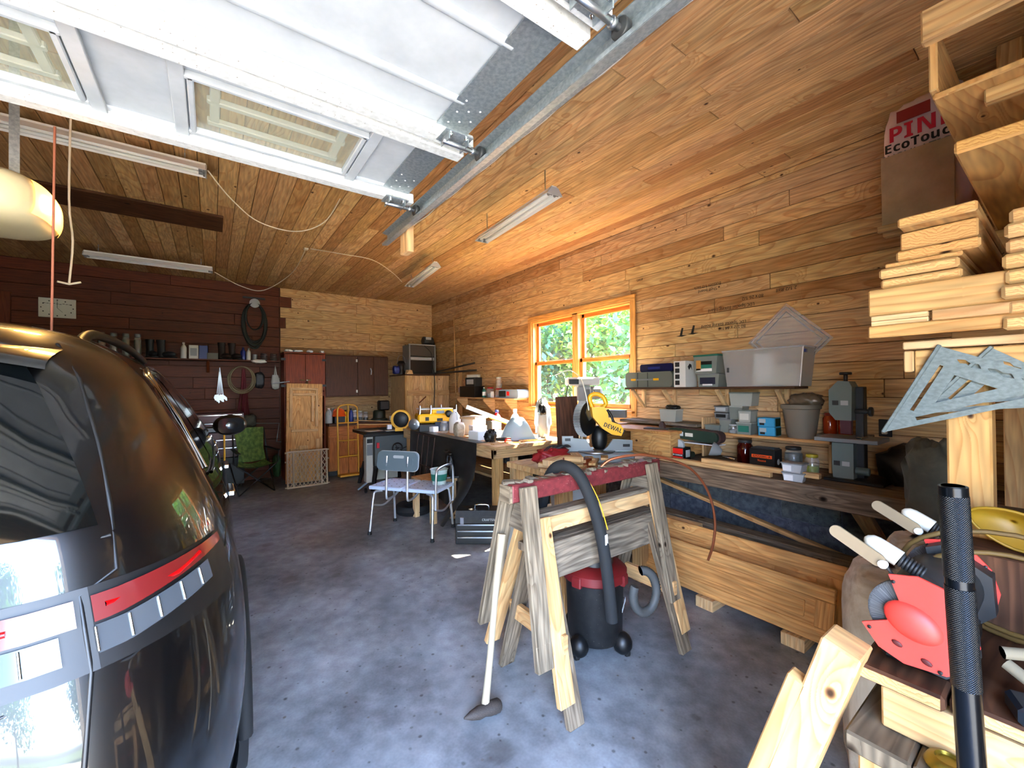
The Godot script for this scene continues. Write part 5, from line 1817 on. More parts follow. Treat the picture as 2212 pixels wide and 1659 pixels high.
func mid_bench() -> void:
	var t := thing("work_table", "heavy pine work table under the window piled with clutter", "table", Vector3(2.8, 0, -4.70))
	for i in 7:
		piece("top_plank", -0.50 + 0.144 * i, -0.503 + 0.144 * (i + 1), 0.862, 0.90, -1.25, 1.23, M.pine_c, t, 0.003, tint(0.8, 0.95))
	piece("apron", -0.5, -0.46, 0.77, 0.862, -1.22, 1.2, M.pine_a, t)
	piece("apron", -0.5, 0.5, 0.77, 0.862, 1.16, 1.2, M.pine_a, t)
	for q in [[-0.37, 1.08], [0.42, 1.10], [-0.42, -1.15], [0.42, -1.15]]:
		piece("leg", q[0] - 0.045, q[0] + 0.045, 0, 0.862, q[1] - 0.045, q[1] + 0.045, M.pine_b, t, 0.004, Color(0.85, 0.78, 0.62))
	piece("lower_shelf", -0.1, 0.48, 0.42, 0.45, -1.0, 1.05, M.pine_b, t)
	piece("shelf_post", -0.12, -0.05, 0, 0.862, 0.95, 1.02, M.pine_b, t)
	var w := N()
	lump(w, Vector3(3.0, 0.545, -3.85), Vector3(0.18, 0.09, 0.16), 0.3, 61)
	single("canvas_bag", w, M.canvas, "dull canvas tool bag on the lower shelf of the work table", "bag")
	# tarp over the front
	w = N()
	sheet(w, func(u: float, v: float) -> Vector3:
		var z := lerpf(-5.62, -3.80, u)
		var near := smoothstep(0.72, 1.0, u)
		var y := lerpf(0.905, lerpf(0.12, 0.0, near), v)
		var x := 2.285 - 0.025 * sin(u * 22.0) * v - 0.26 * near * v * v - 0.02 * v
		return Vector3(x, maxf(y, 0.004), z + 0.10 * near * v * sin(v * 5.0) - 0.15 * v * v * near), 60, 26)
	sheet(w, func(u: float, v: float) -> Vector3: return Vector3(lerpf(2.285, 2.42, v), 0.906, lerpf(-5.62, -3.80, u)), 10, 2)
	var ts := single("tarp", w, M.tarp, "black plastic tarp draped over the front of the work table", "tarp")
	ts.material_override = M.tarp
	t = thing("rod_grid", "rusty thin rod grid leaning against the black tarp", "grid", Vector3(2.245, 0.05, -4.95))
	for i in 4:
		w = N()
		tube(w, [Vector3(-0.05, 0, -0.40 + 0.17 * i), Vector3(0.02, 0.84, -0.34 + 0.17 * i)], 0.007, 6)
		part("rod", w, mat("rust", Color(0.24, 0.15, 0.12), 0.7), t)
	for y in [0.44, 0.83]:
		w = N()
		tube(w, [Vector3(-0.05 + 0.084 * y, y, -0.42), Vector3(-0.05 + 0.084 * y, y, 0.18)], 0.007, 6)
		part("rod", w, M.rust, t)
	for i in 2:
		w = N()
		lump(w, Vector3(2.21, 0.62 - 0.02 * i, -4.33 + 0.08 * i), Vector3(0.035, 0.13, 0.035), 0.4, 70 + i, 2.5, 0.9, 16)
		lump(w, Vector3(2.20, 0.765 - 0.02 * i, -4.33 + 0.08 * i), Vector3(0.03, 0.02, 0.05), 0.4, 75 + i, 2.5, 0.9, 12)
		single("work_glove", w, M.dusty_black, "black work glove hanging on the tarp", "glove", Vector3.ZERO, 0, "gloves hanging on the tarp")
	# planer
	t = thing("thickness_planer", "yellow and black thickness planer at the far end of the work table", "planer", Vector3(2.58, 0.9, -5.40), -14)
	piece("base", -0.27, 0.27, 0.0, 0.10, -0.17, 0.17, M.darkgrey, t, 0.01)
	piece("blue_skirt", -0.05, 0.26, 0.05, 0.13, 0.17, 0.18, mat("slate", Color(0.10, 0.13, 0.19), 0.4), t, 0.004)
	piece("head", -0.28, 0.28, 0.12, 0.24, -0.15, 0.16, M.yellow, t, 0.02)
	piece("upper_hood", -0.08, 0.22, 0.24, 0.30, -0.13, 0.13, M.yellow, t, 0.02)
	piece("top_plate", -0.26, 0.22, 0.30, 0.315, -0.13, 0.12, M.offwhite, t, 0.004)
	piece("nameplate", -0.02, 0.09, 0.245, 0.285, 0.13, 0.135, M.grey, t, 0.001)
	piece("label", -0.18, -0.13, 0.15, 0.20, 0.16, 0.164, M.black, t, 0.001)
	piece("label", -0.02, 0.06, 0.14, 0.18, 0.16, 0.164, M.black, t, 0.001)
	for q in [[-0.25, 0.13], [-0.10, 0.13], [0.26, 0.13], [0.10, -0.13]]:
		w = N()
		cyl(w, Vector3(q[0], 0.10, q[1]), Vector3(q[0], 0.36, q[1]), 0.012, -1, 10)
		part("post", w, M.chrome, t)
	w = N()
	cyl(w, Vector3(0.15, 0.235, 0.10), Vector3(0.15, 0.235, 0.20), 0.055, 0.045, 18)
	part("depth_knob", w, M.black, t)
	w = N()
	lathe(w, [Vector2(0.0, 0.0), Vector2(0.03, 0.004), Vector2(0.055, 0.0), Vector2(0.075, 0.006), Vector2(0.078, 0.014), Vector2(0.07, 0.02), Vector2(0.03, 0.014), Vector2(0, 0.022)], Transform3D(rotd(90, 0, 25), Vector3(-0.33, 0.11, 0.16)), 24)
	part("handwheel", w, M.steel, t)
	# yellow hose reel behind
	t = thing("hose_reel", "round yellow and black reel beside the planer", "reel", Vector3(2.30, 0.86, -6.02), -30)
	w = N()
	lathe(w, [Vector2(0.12, -0.03), Vector2(0.145, -0.03), Vector2(0.15, 0.0), Vector2(0.145, 0.03), Vector2(0.12, 0.03)], Transform3D(rotd(90, 0, 0), Vector3(0, 0.17, 0)), 28)
	part("rim", w, M.yellow, t)
	w = N()
	cyl(w, Vector3(0, 0.17, -0.02), Vector3(0, 0.17, 0.02), 0.11, -1, 24)
	part("hub", w, M.dusty_black, t)
	piece("stand", -0.08, 0.08, 0, 0.05, -0.05, 0.05, M.yellow, t)
	# clutter on the top
	carton("box", "small white paper boxes near the planer", "box", Vector3(2.46, 0.935, -5.22), Vector3(0.1, 0.07, 0.08), M.white, 20)
	jar("clear ribbed jar beside the white jug", Vector3(2.50, 0.9, -4.99), 0.16, 0.05, M.jarglass, M.lightgrey, null)
	jug("large white gallon jug on the work table", Vector3(2.63, 0.9, -4.93), 0.31, 0.078, M.white, M.white)
	w = N()
	lump(w, Vector3(2.46, 0.985, -4.50), Vector3(0.065, 0.09, 0.06), 0.25, 81)
	single("paper_bag", w, M.kraft, "crumpled brown paper bag at the front of the work table", "bag")
	carton("box", "pale cardboard box behind the paper bag", "box", Vector3(2.74, 1.0, -4.62), Vector3(0.24, 0.2, 0.2), M.offwhite, 15)
	carton("box", "flat tan box lid on the pale box", "box", Vector3(2.74, 1.115, -4.62), Vector3(0.3, 0.03, 0.24), M.card, 25)
	carton("box", "white carton at the middle of the work table", "box", Vector3(2.62, 0.97, -4.33), Vector3(0.18, 0.14, 0.16), M.white, -12)
	carton("box", "small white tub lid box on the work table", "box", Vector3(2.74, 0.945, -4.12), Vector3(0.14, 0.09, 0.1), M.white, 20)
	carton("box", "open white plastic tray on the work table", "tray", Vector3(2.52, 0.95, -4.10), Vector3(0.22, 0.1, 0.18), M.white, 8)
	w = N()
	lump(w, Vector3(2.50, 0.955, -3.86), Vector3(0.06, 0.07, 0.06), 0.6, 85, 4.0, 0.8, 24)
	single("wire_tangle", w, M.dusty_black, "dark tangled wire ball near the table corner", "wire")
	for q in [[2.44, -3.64, 20.0], [2.62, -3.60, -35.0]]:
		w = N()
		box(w, Vector3(q[0], 0.906, q[1]), Vector3(0.16, 0.012, 0.05), rotd(0, q[2], 0), 0.002)
		single("wood_shim", w, M.palepine, "pale wood shim at the corner of the work table", "shim", Vector3.ZERO, 0, "shims on the work table")
	t = thing("bar_clamp", "red and black clamp lying near the table corner", "clamp", Vector3(2.58, 0.9, -3.72), -20)
	piece("jaw", -0.08, 0.08, 0.02, 0.05, -0.02, 0.02, M.black, t)
	piece("handle", 0.0, 0.07, 0.0, 0.035, 0.02, 0.06, M.brightred, t, 0.008)
	w = N()
	cyl(w, Vector3(2.72, 0.912, -3.62), Vector3(3.02, 0.912, -3.53), 0.012, -1, 8)
	single("hammer_handle", w, M.pine_b, "wooden tool handle lying along the table end", "handle")
	t = thing("spirit_level", "long silver spirit level propped over the clutter", "level", Vector3(2.73, 1.155, -4.2), 0)
	w = N()
	bar(w, Vector3(-0.24, 0.115, -0.17), Vector3(0.26, -0.125, 0.18), 0.026, 0.05, 0.004)
	part("body", w, M.alu, t)
	w = N()
	bar(w, Vector3(-0.02, -0.019, -0.0), Vector3(0.22, -0.131, 0.165), 0.028, 0.012, 0.002)
	part("edge_strip", w, M.yellow, t)
	bottle("red and blue bottle standing at the back of the work table", Vector3(3.05, 0.9, -4.55), 0.30, 0.06, M.red, M.blue, M.greyblue)
	bottle("tall white spray bottle standing behind the level", Vector3(3.02, 0.9, -4.10), 0.33, 0.055, M.white, M.white)
	carton("box", "square can beside the red and blue bottle", "can", Vector3(3.12, 0.97, -4.75), Vector3(0.12, 0.14, 0.12), M.darkgrey)
	t = thing("clear_bin", "pale blue clear plastic tub turned on its side on the table", "tub", Vector3(2.83, 0.9, -3.80), -50)
	w = N()
	lathe(w, [Vector2(0.19, 0.0), Vector2(0.18, 0.02), Vector2(0.12, 0.16), Vector2(0.06, 0.25), Vector2(0.02, 0.26)], Transform3D(Basis.from_scale(Vector3(1.15, 1, 0.8)), Vector3.ZERO), 28)
	part("cone", w, mat("paleblue", Color(0.62, 0.74, 0.82), 0.3), t)
	w = N()
	lathe(w, [Vector2(0.19, 0.0), Vector2(0.205, 0.004), Vector2(0.19, 0.012)], Transform3D(Basis.from_scale(Vector3(1.15, 1, 0.8)), Vector3.ZERO), 28)
	part("rim", w, M.greyblue, t)
	w = N()
	lump(w, Vector3(3.06, 1.13, -3.62), Vector3(0.085, 0.22, 0.085), 0.35, 91, 2.5, 0.8, 26)
	var bg := single("plastic_bag", w, M.white, "white and clear plastic bag standing at the table end", "bag")
	bg.material_override = mat("baggrey", Color(0.74, 0.77, 0.77), 0.35)
	w = N()
	lump(w, Vector3(3.0, 1.25, -3.55), Vector3(0.05, 0.06, 0.04), 0.5, 92, 3.0, 0.8, 16)
	single("black_rag", w, M.black, "black rag tucked into the plastic bag", "rag")
	# under the window: narrow bench with the drill press
	t = thing("window_bench", "narrow bench against the wall below the window", "bench", Vector3(3.55, 0, -4.3))
	piece("top", -0.24, 0.24, 0.83, 0.87, -1.6, 1.35, M.pine_b, t, 0.003, Color(0.8, 0.74, 0.64))
	for z in [-1.5, 1.25]:
		piece("leg", -0.22, -0.13, 0, 0.83, z - 0.045, z + 0.045, M.pine_b, t)
	piece("ledger", 0.2, 0.24, 0.74, 0.83, -1.6, 1.35, M.pine_b, t)
	t = thing("drill_press", "white bench drill press standing in front of the window", "drill press", Vector3(3.30, 0.87, -3.22), -36)
	piece("base", -0.11, 0.11, 0, 0.03, -0.2, 0.12, M.darkgrey, t, 0.01)
	w = N()
	cyl(w, Vector3(0, 0.02, -0.10), Vector3(0, 0.68, -0.10), 0.03, -1, 18)
	part("column", w, M.steel, t)
	piece("table", -0.1, 0.1, 0.22, 0.25, -0.09, 0.12, M.darkgrey, t, 0.008)
	piece("head", -0.075, 0.075, 0.46, 0.64, -0.16, 0.10, M.lightgrey, t, 0.02)
	piece("belt_cover", -0.17, 0.17, 0.64, 0.73, -0.20, 0.11, M.white, t, 0.02)
	piece("name_plate", -0.165, -0.06, 0.655, 0.71, 0.11, 0.114, M.black, t, 0.0)
	piece("depth_scale", 0.02, 0.06, 0.48, 0.60, 0.10, 0.112, M.grey, t, 0.003)
	w = N()
	cyl(w, Vector3(-0.01, 0.38, 0.03), Vector3(-0.01, 0.48, 0.03), 0.02, 0.03, 14)
	part("chuck", w, M.darkgrey, t)
	w = N()
	box(w, Vector3(0.16, 0.56, -0.10), Vector3(0.14, 0.14, 0.14), Basis.IDENTITY, 0.03)
	part("motor", w, M.grey, t)
	for a in 3:
		w = N()
		cyl(w, Vector3(0.085, 0.53, 0.02), Vector3(0.10, 0.53 + 0.13 * sin(a * 2.1 + 0.4), 0.02 + 0.13 * cos(a * 2.1 + 0.4)), 0.006, -1, 8)
		part("feed_handle", w, M.chrome, t)
	w = N()
	tube(w, curve([Vector3(-0.16, 0.67, 0.06), Vector3(-0.19, 0.56, 0.08), Vector3(-0.2, 0.45, 0.08), Vector3(-0.18, 0.36, 0.06)], 12), 0.005, 6)
	part("cord", w, M.black, t)

func leg_box(st: SurfaceTool, a: Vector3, b: Vector3, w: float, t: float, col := Color.WHITE) -> void:
	bar(st, a, b, t, w, 0.004, col, Vector3.RIGHT, uvr())

func floor_middle() -> void:
	# shower transfer bench
	var t := thing("transfer_bench", "white plastic shower bench with a grey backrest and aluminium legs", "bench", Vector3(1.70, 0, -4.15), -54)
	for x in [-0.20, 0.20]:
		var sp := N()
		box(sp, Vector3(x, 0.475, 0), Vector3(0.385, 0.035, 0.40), Basis.IDENTITY, 0.012)
		var sm := part("seat_panel", sp, mat("benchwhite", Color(0.74, 0.80, 0.88), 0.4), t)
		var ho := N()
		for i in 4:
			for j in 4:
				cyl(ho, Vector3(x - 0.14 + 0.093 * i, 0.4925, -0.14 + 0.093 * j), Vector3(x - 0.14 + 0.093 * i, 0.4935, -0.14 + 0.093 * j), 0.008, -1, 8)
		bits("drain_hole", ho, M.darkgrey, sm)
	var bk := N()
	prism(bk, rrect(0.46, 0.19, 0.05, 5), 0.022, Transform3D(rotd(-8, 0, 0), Vector3(-0.02, 0.77, 0.222)))
	var bp := part("backrest", bk, mat("backgrey", Color(0.36, 0.41, 0.43), 0.45), t)
	bk = N()
	prism(bk, rrect(0.47, 0.20, 0.055, 5), 0.008, Transform3D(rotd(-8, 0, 0), Vector3(-0.02, 0.77, 0.215)))
	part("backrest_rim", bk, M.lightgrey, bp)
	for q in [[0.02, 0.045, 0.12, 0.028, M.lightgrey], [0.02, -0.055, 0.10, 0.035, M.backgrey], [-0.17, 0.0, 0.025, 0.07, M.backgrey], [-0.12, 0.0, 0.025, 0.07, M.backgrey], [0.12, 0.0, 0.025, 0.07, M.backgrey], [0.17, 0.0, 0.025, 0.07, M.backgrey]]:
		bk = N()
		prism(bk, rrect(q[2], q[3], 0.012, 4), 0.008, Transform3D(rotd(-8, 0, 0), Vector3(-0.02 + q[0], 0.77 + q[1], 0.238)))
		part("grip_slot" if q[1] > 0.03 else "pressed_rib", bk, q[4], bp)
	for x in [-0.14, 0.10]:
		bk = N()
		tube(bk, curve([Vector3(x, 0.82, 0.235), Vector3(x, 0.60, 0.245), Vector3(x, 0.42, 0.25), Vector3(x, 0.385, 0.22), Vector3(x, 0.39, 0.12), Vector3(x, 0.43, 0.02)], 24), 0.012, 10)
		part("back_post", bk, M.alu, t)
	for sx in [-1, 1]:
		for sz in [-1, 1]:
			bk = N()
			tube(bk, curve([Vector3(sx * 0.26, 0.44, sz * 0.14), Vector3(sx * 0.33, 0.43, sz * 0.17), Vector3(sx * 0.345, 0.36, sz * 0.185), Vector3(sx * 0.36, 0.03, sz * 0.225)], 16), 0.0135, 10)
			var lg := part("leg", bk, M.alu, t)
			bk = N()
			cyl(bk, Vector3(sx * 0.362, 0.0, sz * 0.226), Vector3(sx * 0.360, 0.035, sz * 0.225), 0.022, 0.017, 14)
			part("rubber_foot", bk, M.rubber, lg)
	bk = N()
	tube(bk, curve([Vector3(0.38, 0.30, 0.19), Vector3(0.385, 0.55, 0.19), Vector3(0.385, 0.67, 0.17), Vector3(0.385, 0.70, 0.10), Vector3(0.385, 0.70, -0.10), Vector3(0.385, 0.67, -0.17), Vector3(0.385, 0.55, -0.19), Vector3(0.38, 0.30, -0.19)], 40), 0.0125, 10)
	part("arm_rail", bk, M.alu, t)
	for x in [-0.35, 0.37]:
		bk = N()
		tube(bk, curve([Vector3(x, 0.30, 0.19), Vector3(x, 0.25, 0.0), Vector3(x, 0.30, -0.19)], 14), 0.010, 8)
		part("cross_brace", bk, M.alu, t)
	t = thing("plastic_tub", "clear plastic tub with green print standing on the shower bench", "tub", Vector3(1.93, 0.4925, -3.98))
	bk = N()
	lathe(bk, [Vector2(0, 0), Vector2(0.07, 0), Vector2(0.09, 0.15), Vector2(0.098, 0.155), Vector2(0.094, 0.158), Vector2(0.085, 0.15), Vector2(0.066, 0.006), Vector2(0, 0.006)], Transform3D(), 22)
	part("body", bk, mat("tubgreen", Color(0.70, 0.76, 0.73), 0.3), t)
	bk = N()
	lathe(bk, [Vector2(0.078, 0.04), Vector2(0.087, 0.11)], Transform3D(), 22, Color.WHITE, 4.0)
	part("print", bk, M.teal, t)
	# low stool with tools behind
	t = thing("low_stool", "low pine stool behind the shower bench", "stool", Vector3(2.08, 0, -4.42), 8)
	piece("top", -0.17, 0.17, 0.43, 0.47, -0.22, 0.22, M.pine_a, t)
	for q in [[-0.13, -0.18], [0.13, -0.18], [-0.13, 0.18], [0.13, 0.18]]:
		piece("leg", q[0] - 0.03, q[0] + 0.03, 0, 0.43, q[1] - 0.03, q[1] + 0.03, M.pine_a, t)
	for q in [[2.06, -4.30, 30.0], [2.16, -4.24, -20.0], [2.12, -4.40, 60.0]]:
		var tl := thing("hand_tool", "dusty steel hand tool lying on the low stool", "tool", Vector3(q[0], 0.47, q[1]), q[2], "tools on the low stool")
		piece("shaft", -0.10, 0.03, 0.0, 0.018, -0.012, 0.012, M.steel, tl)
		piece("grip", 0.03, 0.13, 0.0, 0.026, -0.016, 0.016, M.yellow if q[2] > 40 else M.dusty_black, tl, 0.008)
	# tool box
	t = thing("tool_box", "black steel tool box with chrome trimmed drawers on the floor", "tool box", Vector3(2.14, 0, -3.47), -37.6)
	piece("body", -0.245, 0.245, 0, 0.20, -0.11, 0.105, M.black, t, 0.006)
	var lid := N()
	prism(lid, [Vector2(-0.11, 0.20), Vector2(0.108, 0.20), Vector2(0.108, 0.265), Vector2(0.085, 0.315), Vector2(-0.09, 0.315), Vector2(-0.11, 0.28)], 0.49, Transform3D(Basis(Vector3(0, 0, 1), Vector3(0, 1, 0), Vector3(-1, 0, 0)), Vector3(0.245, 0, 0)))
	var lp := part("lid", lid, M.dusty_black, t)
	lid = N()
	tube(lid, curve([Vector3(-0.07, 0.315, 0), Vector3(-0.06, 0.345, 0), Vector3(0, 0.352, 0), Vector3(0.06, 0.345, 0), Vector3(0.07, 0.315, 0)], 14), 0.009, 8)
	part("handle", lid, M.chrome, lp)
	for x in [-0.18, 0.18]:
		piece("latch", x - 0.018, x + 0.018, 0.19, 0.26, 0.108, 0.118, M.chrome, lp, 0.002)
	words("lettering", "CRAFTSMAN", 0.022, M.lightgrey, Transform3D(Basis.IDENTITY, Vector3(0.10, 0.235, 0.110)), lp, 0.002, true)
	for i in 3:
		var dr := piece("drawer", -0.225, 0.225, 0.02 + 0.06 * i, 0.07 + 0.06 * i, 0.105, 0.112, M.black, t, 0.003)
		piece("drawer_pull", -0.225, 0.225, 0.062 + 0.06 * i, 0.076 + 0.06 * i, 0.112, 0.120, M.chrome, dr, 0.001)
	t = thing("bucket", "white bucket with a black lid beside the nested sawhorses", "bucket", Vector3(2.20, 0, -2.92))
	lid = N()
	lathe(lid, [Vector2(0, 0), Vector2(0.125, 0), Vector2(0.145, 0.33), Vector2(0.15, 0.335)], Transform3D(), 26)
	part("body", lid, M.offwhite, t)
	lid = N()
	lathe(lid, [Vector2(0.145, 0.325), Vector2(0.158, 0.33), Vector2(0.155, 0.365), Vector2(0.13, 0.37), Vector2(0.12, 0.36), Vector2(0, 0.36)], Transform3D(), 26)
	part("lid", lid, M.black, t)
	# rubber mat / dark tray in the shade
	t = thing("rubber_tyre", "black tyre lying in the shade under the shower bench", "tyre", Vector3(1.98, 0, -4.78))
	lid = N()
	lathe(lid, [Vector2(0.12, 0.02), Vector2(0.20, 0.0), Vector2(0.23, 0.05), Vector2(0.20, 0.10), Vector2(0.12, 0.08), Vector2(0.12, 0.02)], Transform3D(), 26)
	part("tread", lid, M.rubber, t)
	sawhorses()
	shop_vac()

func sawhorses() -> void:
	# three sawhorses nested on one another; the lowest stands on the floor
	var sp := [["weathered old sawhorse at the bottom of the nested stack", 0.74, 0.0, 0.14, M.weathered], ["bare brown sawhorse in the middle of the nested stack", 0.88, 0.09, 0.09, M.weathered], ["sawhorse with a chipped red beam on top of the nested stack", 1.045, 0.26, 0.085, M.redpaint]]
	for k in 3:
		var top: float = sp[k][1]
		var fy: float = sp[k][2]
		var bh: float = sp[k][3]
		var t := thing("sawhorse", sp[k][0], "sawhorse", Vector3(1.72, 0, -1.59), 0.0, "nested sawhorses")
		var w := N()
		var xa := -0.60 if k == 2 else -0.50
		var xb := 0.54 if k == 2 else 0.50
		if k == 0:
			box(w, Vector3(0, top - 0.09, 0.055), Vector3(1.0, 0.18, 0.038), Basis.IDENTITY, 0.005, Color.WHITE, uvr())
		else:
			box(w, Vector3((xa + xb) / 2, top - bh / 2, 0.0), Vector3(xb - xa, bh, 0.089), Basis.IDENTITY, 0.007, Color.WHITE, uvr())
		part("beam", w, sp[k][4], t)
		if k == 0:
			w = N()
			box(w, Vector3(0, top - 0.02, -0.01), Vector3(1.0, 0.04, 0.09), Basis.IDENTITY, 0.004, Color(0.9, 0.85, 0.8), uvr())
			part("beam_cap", w, M.weathered, t)
		if k == 1:
			w = N()
			box(w, Vector3(0, top - bh / 2 - 0.012, 0.047), Vector3(0.9, 0.075, 0.008), Basis.IDENTITY, 0.002, Color.WHITE, uvr())
			part("front_face", w, M.pine_a, t)
		if k == 2:
			w = N()
			var rr := RandomNumberGenerator.new()
			rr.seed = 9
			for i in 26:
				var x := lerpf(xa + 0.02, xb - 0.02, float(i) / 25)
				box(w, Vector3(x, top - 0.004 + rr.randf_range(-0.006, 0.008), rr.randf_range(-0.02, 0.03)), Vector3(rr.randf_range(0.03, 0.06), 0.018, rr.randf_range(0.03, 0.06)), rotd(rr.randf_range(-12, 12), rr.randf_range(-30, 30), rr.randf_range(-10, 10)), 0.005, Color.WHITE, uvr())
			bits("chewed_top", w, M.weathered, t)
			w = N()
			box(w, Vector3(xa - 0.006, top - 0.045, 0), Vector3(0.02, 0.08, 0.085), Basis.IDENTITY, 0.008, Color(1, 0.95, 0.85), uvr())
			part("worn_end", w, M.weathered, t)
		for sx in [-1, 1]:
			for sz in [-1, 1]:
				w = N()
				var ty := top - 0.01
				var tz := 0.058 + 0.012 * (k - 1)
				var kz := 0.265
				if k == 2:
					kz = 0.20 if sz > 0 else 0.28
				elif k == 1:
					kz = 0.24 if sz > 0 else 0.36
				var lx: float = sx * (0.47 - 0.03 * (2 - k)) - (0.06 if k == 2 else 0.0)
				var fx: float = lx + sx * 0.02
				leg_box(w, Vector3(lx, ty, sz * tz), Vector3(fx, fy, sz * kz), 0.089, 0.032, [Color(0.86, 0.8, 0.74), Color(0.9, 0.82, 0.72), Color(1, 0.97, 0.9)][k])
				part("leg", w, M.weathered if k != 1 else M.pine_a, t)
			if k == 0:
				w = N()
				box(w, Vector3(sx * 0.43, 0.33, 0), Vector3(0.032, 0.085, 0.42), Basis.IDENTITY, 0.004, Color(0.9, 0.8, 0.7), uvr())
				part("cross_tie", w, M.pine_a, t)
			if k == 2:
				w = N()
				prism(w, [Vector2(-0.05, 0.0), Vector2(0.05, 0.0), Vector2(0.12, -0.16), Vector2(-0.12, -0.16)], 0.022, Transform3D(rotd(0, 90, 0), Vector3(sx * 0.50 - 0.03 + (0.02 if sx < 0 else -0.06), top - 0.085, 0)))
				part("gusset", w, M.weathered, t)
	# black foam pipe draped over the red beam
	var f := N()
	tube(f, curve([Vector3(1.50, 0.80, -1.80), Vector3(1.47, 1.0, -1.70), Vector3(1.475, 1.085, -1.61), Vector3(1.50, 1.06, -1.51), Vector3(1.54, 0.93, -1.455), Vector3(1.575, 0.75, -1.42), Vector3(1.60, 0.55, -1.405), Vector3(1.625, 0.32, -1.40)], 40), 0.030, 14)
	var ft := thing("foam_pipe", "black foam pipe sleeve bent over the red sawhorse beam", "foam pipe")
	part("sleeve", f, mat("foam", Color(0.10, 0.105, 0.11), 0.85), ft)
	f = N()
	tube(f, curve([Vector3(1.528, 1.075, -1.585), Vector3(1.545, 1.04, -1.50), Vector3(1.575, 0.93, -1.437), Vector3(1.606, 0.78, -1.405)], 16), 0.003, 6)
	part("yellow_stripe", f, M.yellow, ft)
	f = N()
	box(f, Vector3(1.577, 0.74, -1.388), Vector3(0.02, 0.05, 0.003), rotd(0, 8, 4), 0.0)
	part("barcode_tag", f, M.white, ft)
	# copper tube
	f = N()
	tube(f, curve([Vector3(1.78, 1.045, -1.60), Vector3(1.84, 1.09, -1.56), Vector3(2.0, 1.105, -1.46), Vector3(2.2, 1.04, -1.34), Vector3(2.33, 0.90, -1.29), Vector3(2.40, 0.72, -1.28), Vector3(2.42, 0.56, -1.30), Vector3(2.43, 0.44, -1.34)], 40), 0.0075, 10)
	single("copper_tube", f, M.copper, "bent copper tube arching from the sawhorse down to the door panels", "tube")
	# sledge hammer leaning on the horses
	var s := thing("sledge_hammer", "sledge hammer with a pale wooden handle leaning on the sawhorses", "hammer", Vector3(1.0, 0, -1.62))
	f = N()
	tube(f, curve([Vector3(0.005, 0.03, 0.0), Vector3(0.05, 0.25, -0.02), Vector3(0.10, 0.55, -0.04), Vector3(0.15, 0.78, -0.06)], 16), 0.016, 10, false, Color.WHITE, [0.019, 0.019, 0.018, 0.017, 0.016, 0.016, 0.016, 0.016, 0.016, 0.016, 0.017, 0.018, 0.018, 0.019, 0.02, 0.022, 0.022])
	part("handle", f, mat("palehandle", Color(0.62, 0.56, 0.46), 0.7), s)
	f = N()
	lathe(f, [Vector2(0, -0.085), Vector2(0.022, -0.085), Vector2(0.03, -0.075), Vector2(0.03, -0.03), Vector2(0.024, 0.0), Vector2(0.027, 0.03), Vector2(0.018, 0.07), Vector2(0.004, 0.105), Vector2(0, 0.105)], Transform3D(Basis(Vector3(0, 0, 1), Vector3(-0.75, 0.1, -0.65).normalized(), Vector3(0.65, 0, -0.75)).orthonormalized(), Vector3(-0.005, 0.034, 0.012)), 18)
	part("head", f, M.iron, s)

func shop_vac() -> void:
	var t := thing("shop_vacuum", "black and red shop vacuum under the nested sawhorses", "vacuum", Vector3(1.80, 0, -1.68), -20)
	var w := N()
	lathe(w, [Vector2(0, 0.06), Vector2(0.145, 0.06), Vector2(0.155, 0.08), Vector2(0.165, 0.40), Vector2(0.17, 0.42)], Transform3D(), 28)
	part("drum", w, M.dusty_black, t)
	w = N()
	lathe(w, [Vector2(0.172, 0.40), Vector2(0.185, 0.41), Vector2(0.185, 0.455), Vector2(0.16, 0.475), Vector2(0.10, 0.49), Vector2(0, 0.49)], Transform3D(), 28)
	part("lid", w, mat("vacred", Color(0.42, 0.07, 0.08), 0.5), t)
	w = N()
	lathe(w, [Vector2(0.11, 0.48), Vector2(0.105, 0.52), Vector2(0.08, 0.535), Vector2(0, 0.535)], Transform3D(), 24)
	part("motor_cover", w, M.black, t)
	w = N()
	box(w, Vector3(0.03, 0.545, 0.05), Vector3(0.10, 0.035, 0.06), Basis.IDENTITY, 0.012)
	part("switch_cap", w, M.brightred, t)
	for a in [0.9, 2.6, 4.3, 5.6]:
		w = N()
		box(w, Vector3(cos(a) * 0.178, 0.42, sin(a) * 0.178), Vector3(0.03, 0.06, 0.06), Basis(Vector3.UP, -a), 0.006)
		part("lid_clip", w, M.vacred, t)
		w = N()
		ball(w, Vector3(cos(a) * 0.165, 0.065, sin(a) * 0.165), Vector3(0.055, 0.06, 0.055), Basis.IDENTITY, 14)
		var ft := part("caster_foot", w, M.black, t)
		w = N()
		cyl(w, Vector3(cos(a) * 0.19 - 0.012, 0.022, sin(a) * 0.19), Vector3(cos(a) * 0.19 + 0.012, 0.022, sin(a) * 0.19), 0.022, -1, 12)
		part("caster", w, M.rubber, ft)
	# ribbed hose hanging at its side
	w = N()
	var pts := []
	var rad := []
	for i in 160:
		var u := float(i) / 159
		var a := lerpf(1.7, -3.6, u)
		pts.append(Vector3(0.28 + 0.085 * cos(a), 0.30 + 0.115 * sin(a), 0.06 + 0.04 * u))
		rad.append(0.027 if i % 4 < 2 else 0.023)
	tube(w, pts, 0.025, 12, false, Color.WHITE, rad)
	part("hose", w, mat("hosegrey", Color(0.30, 0.30, 0.29), 0.6), t)
	words("lettering", "SHOP VAC", 0.022, M.lightgrey, Transform3D(Basis(Vector3.UP, 0.9), Vector3(0.13, 0.26, 0.105)), t, 0.002, true)

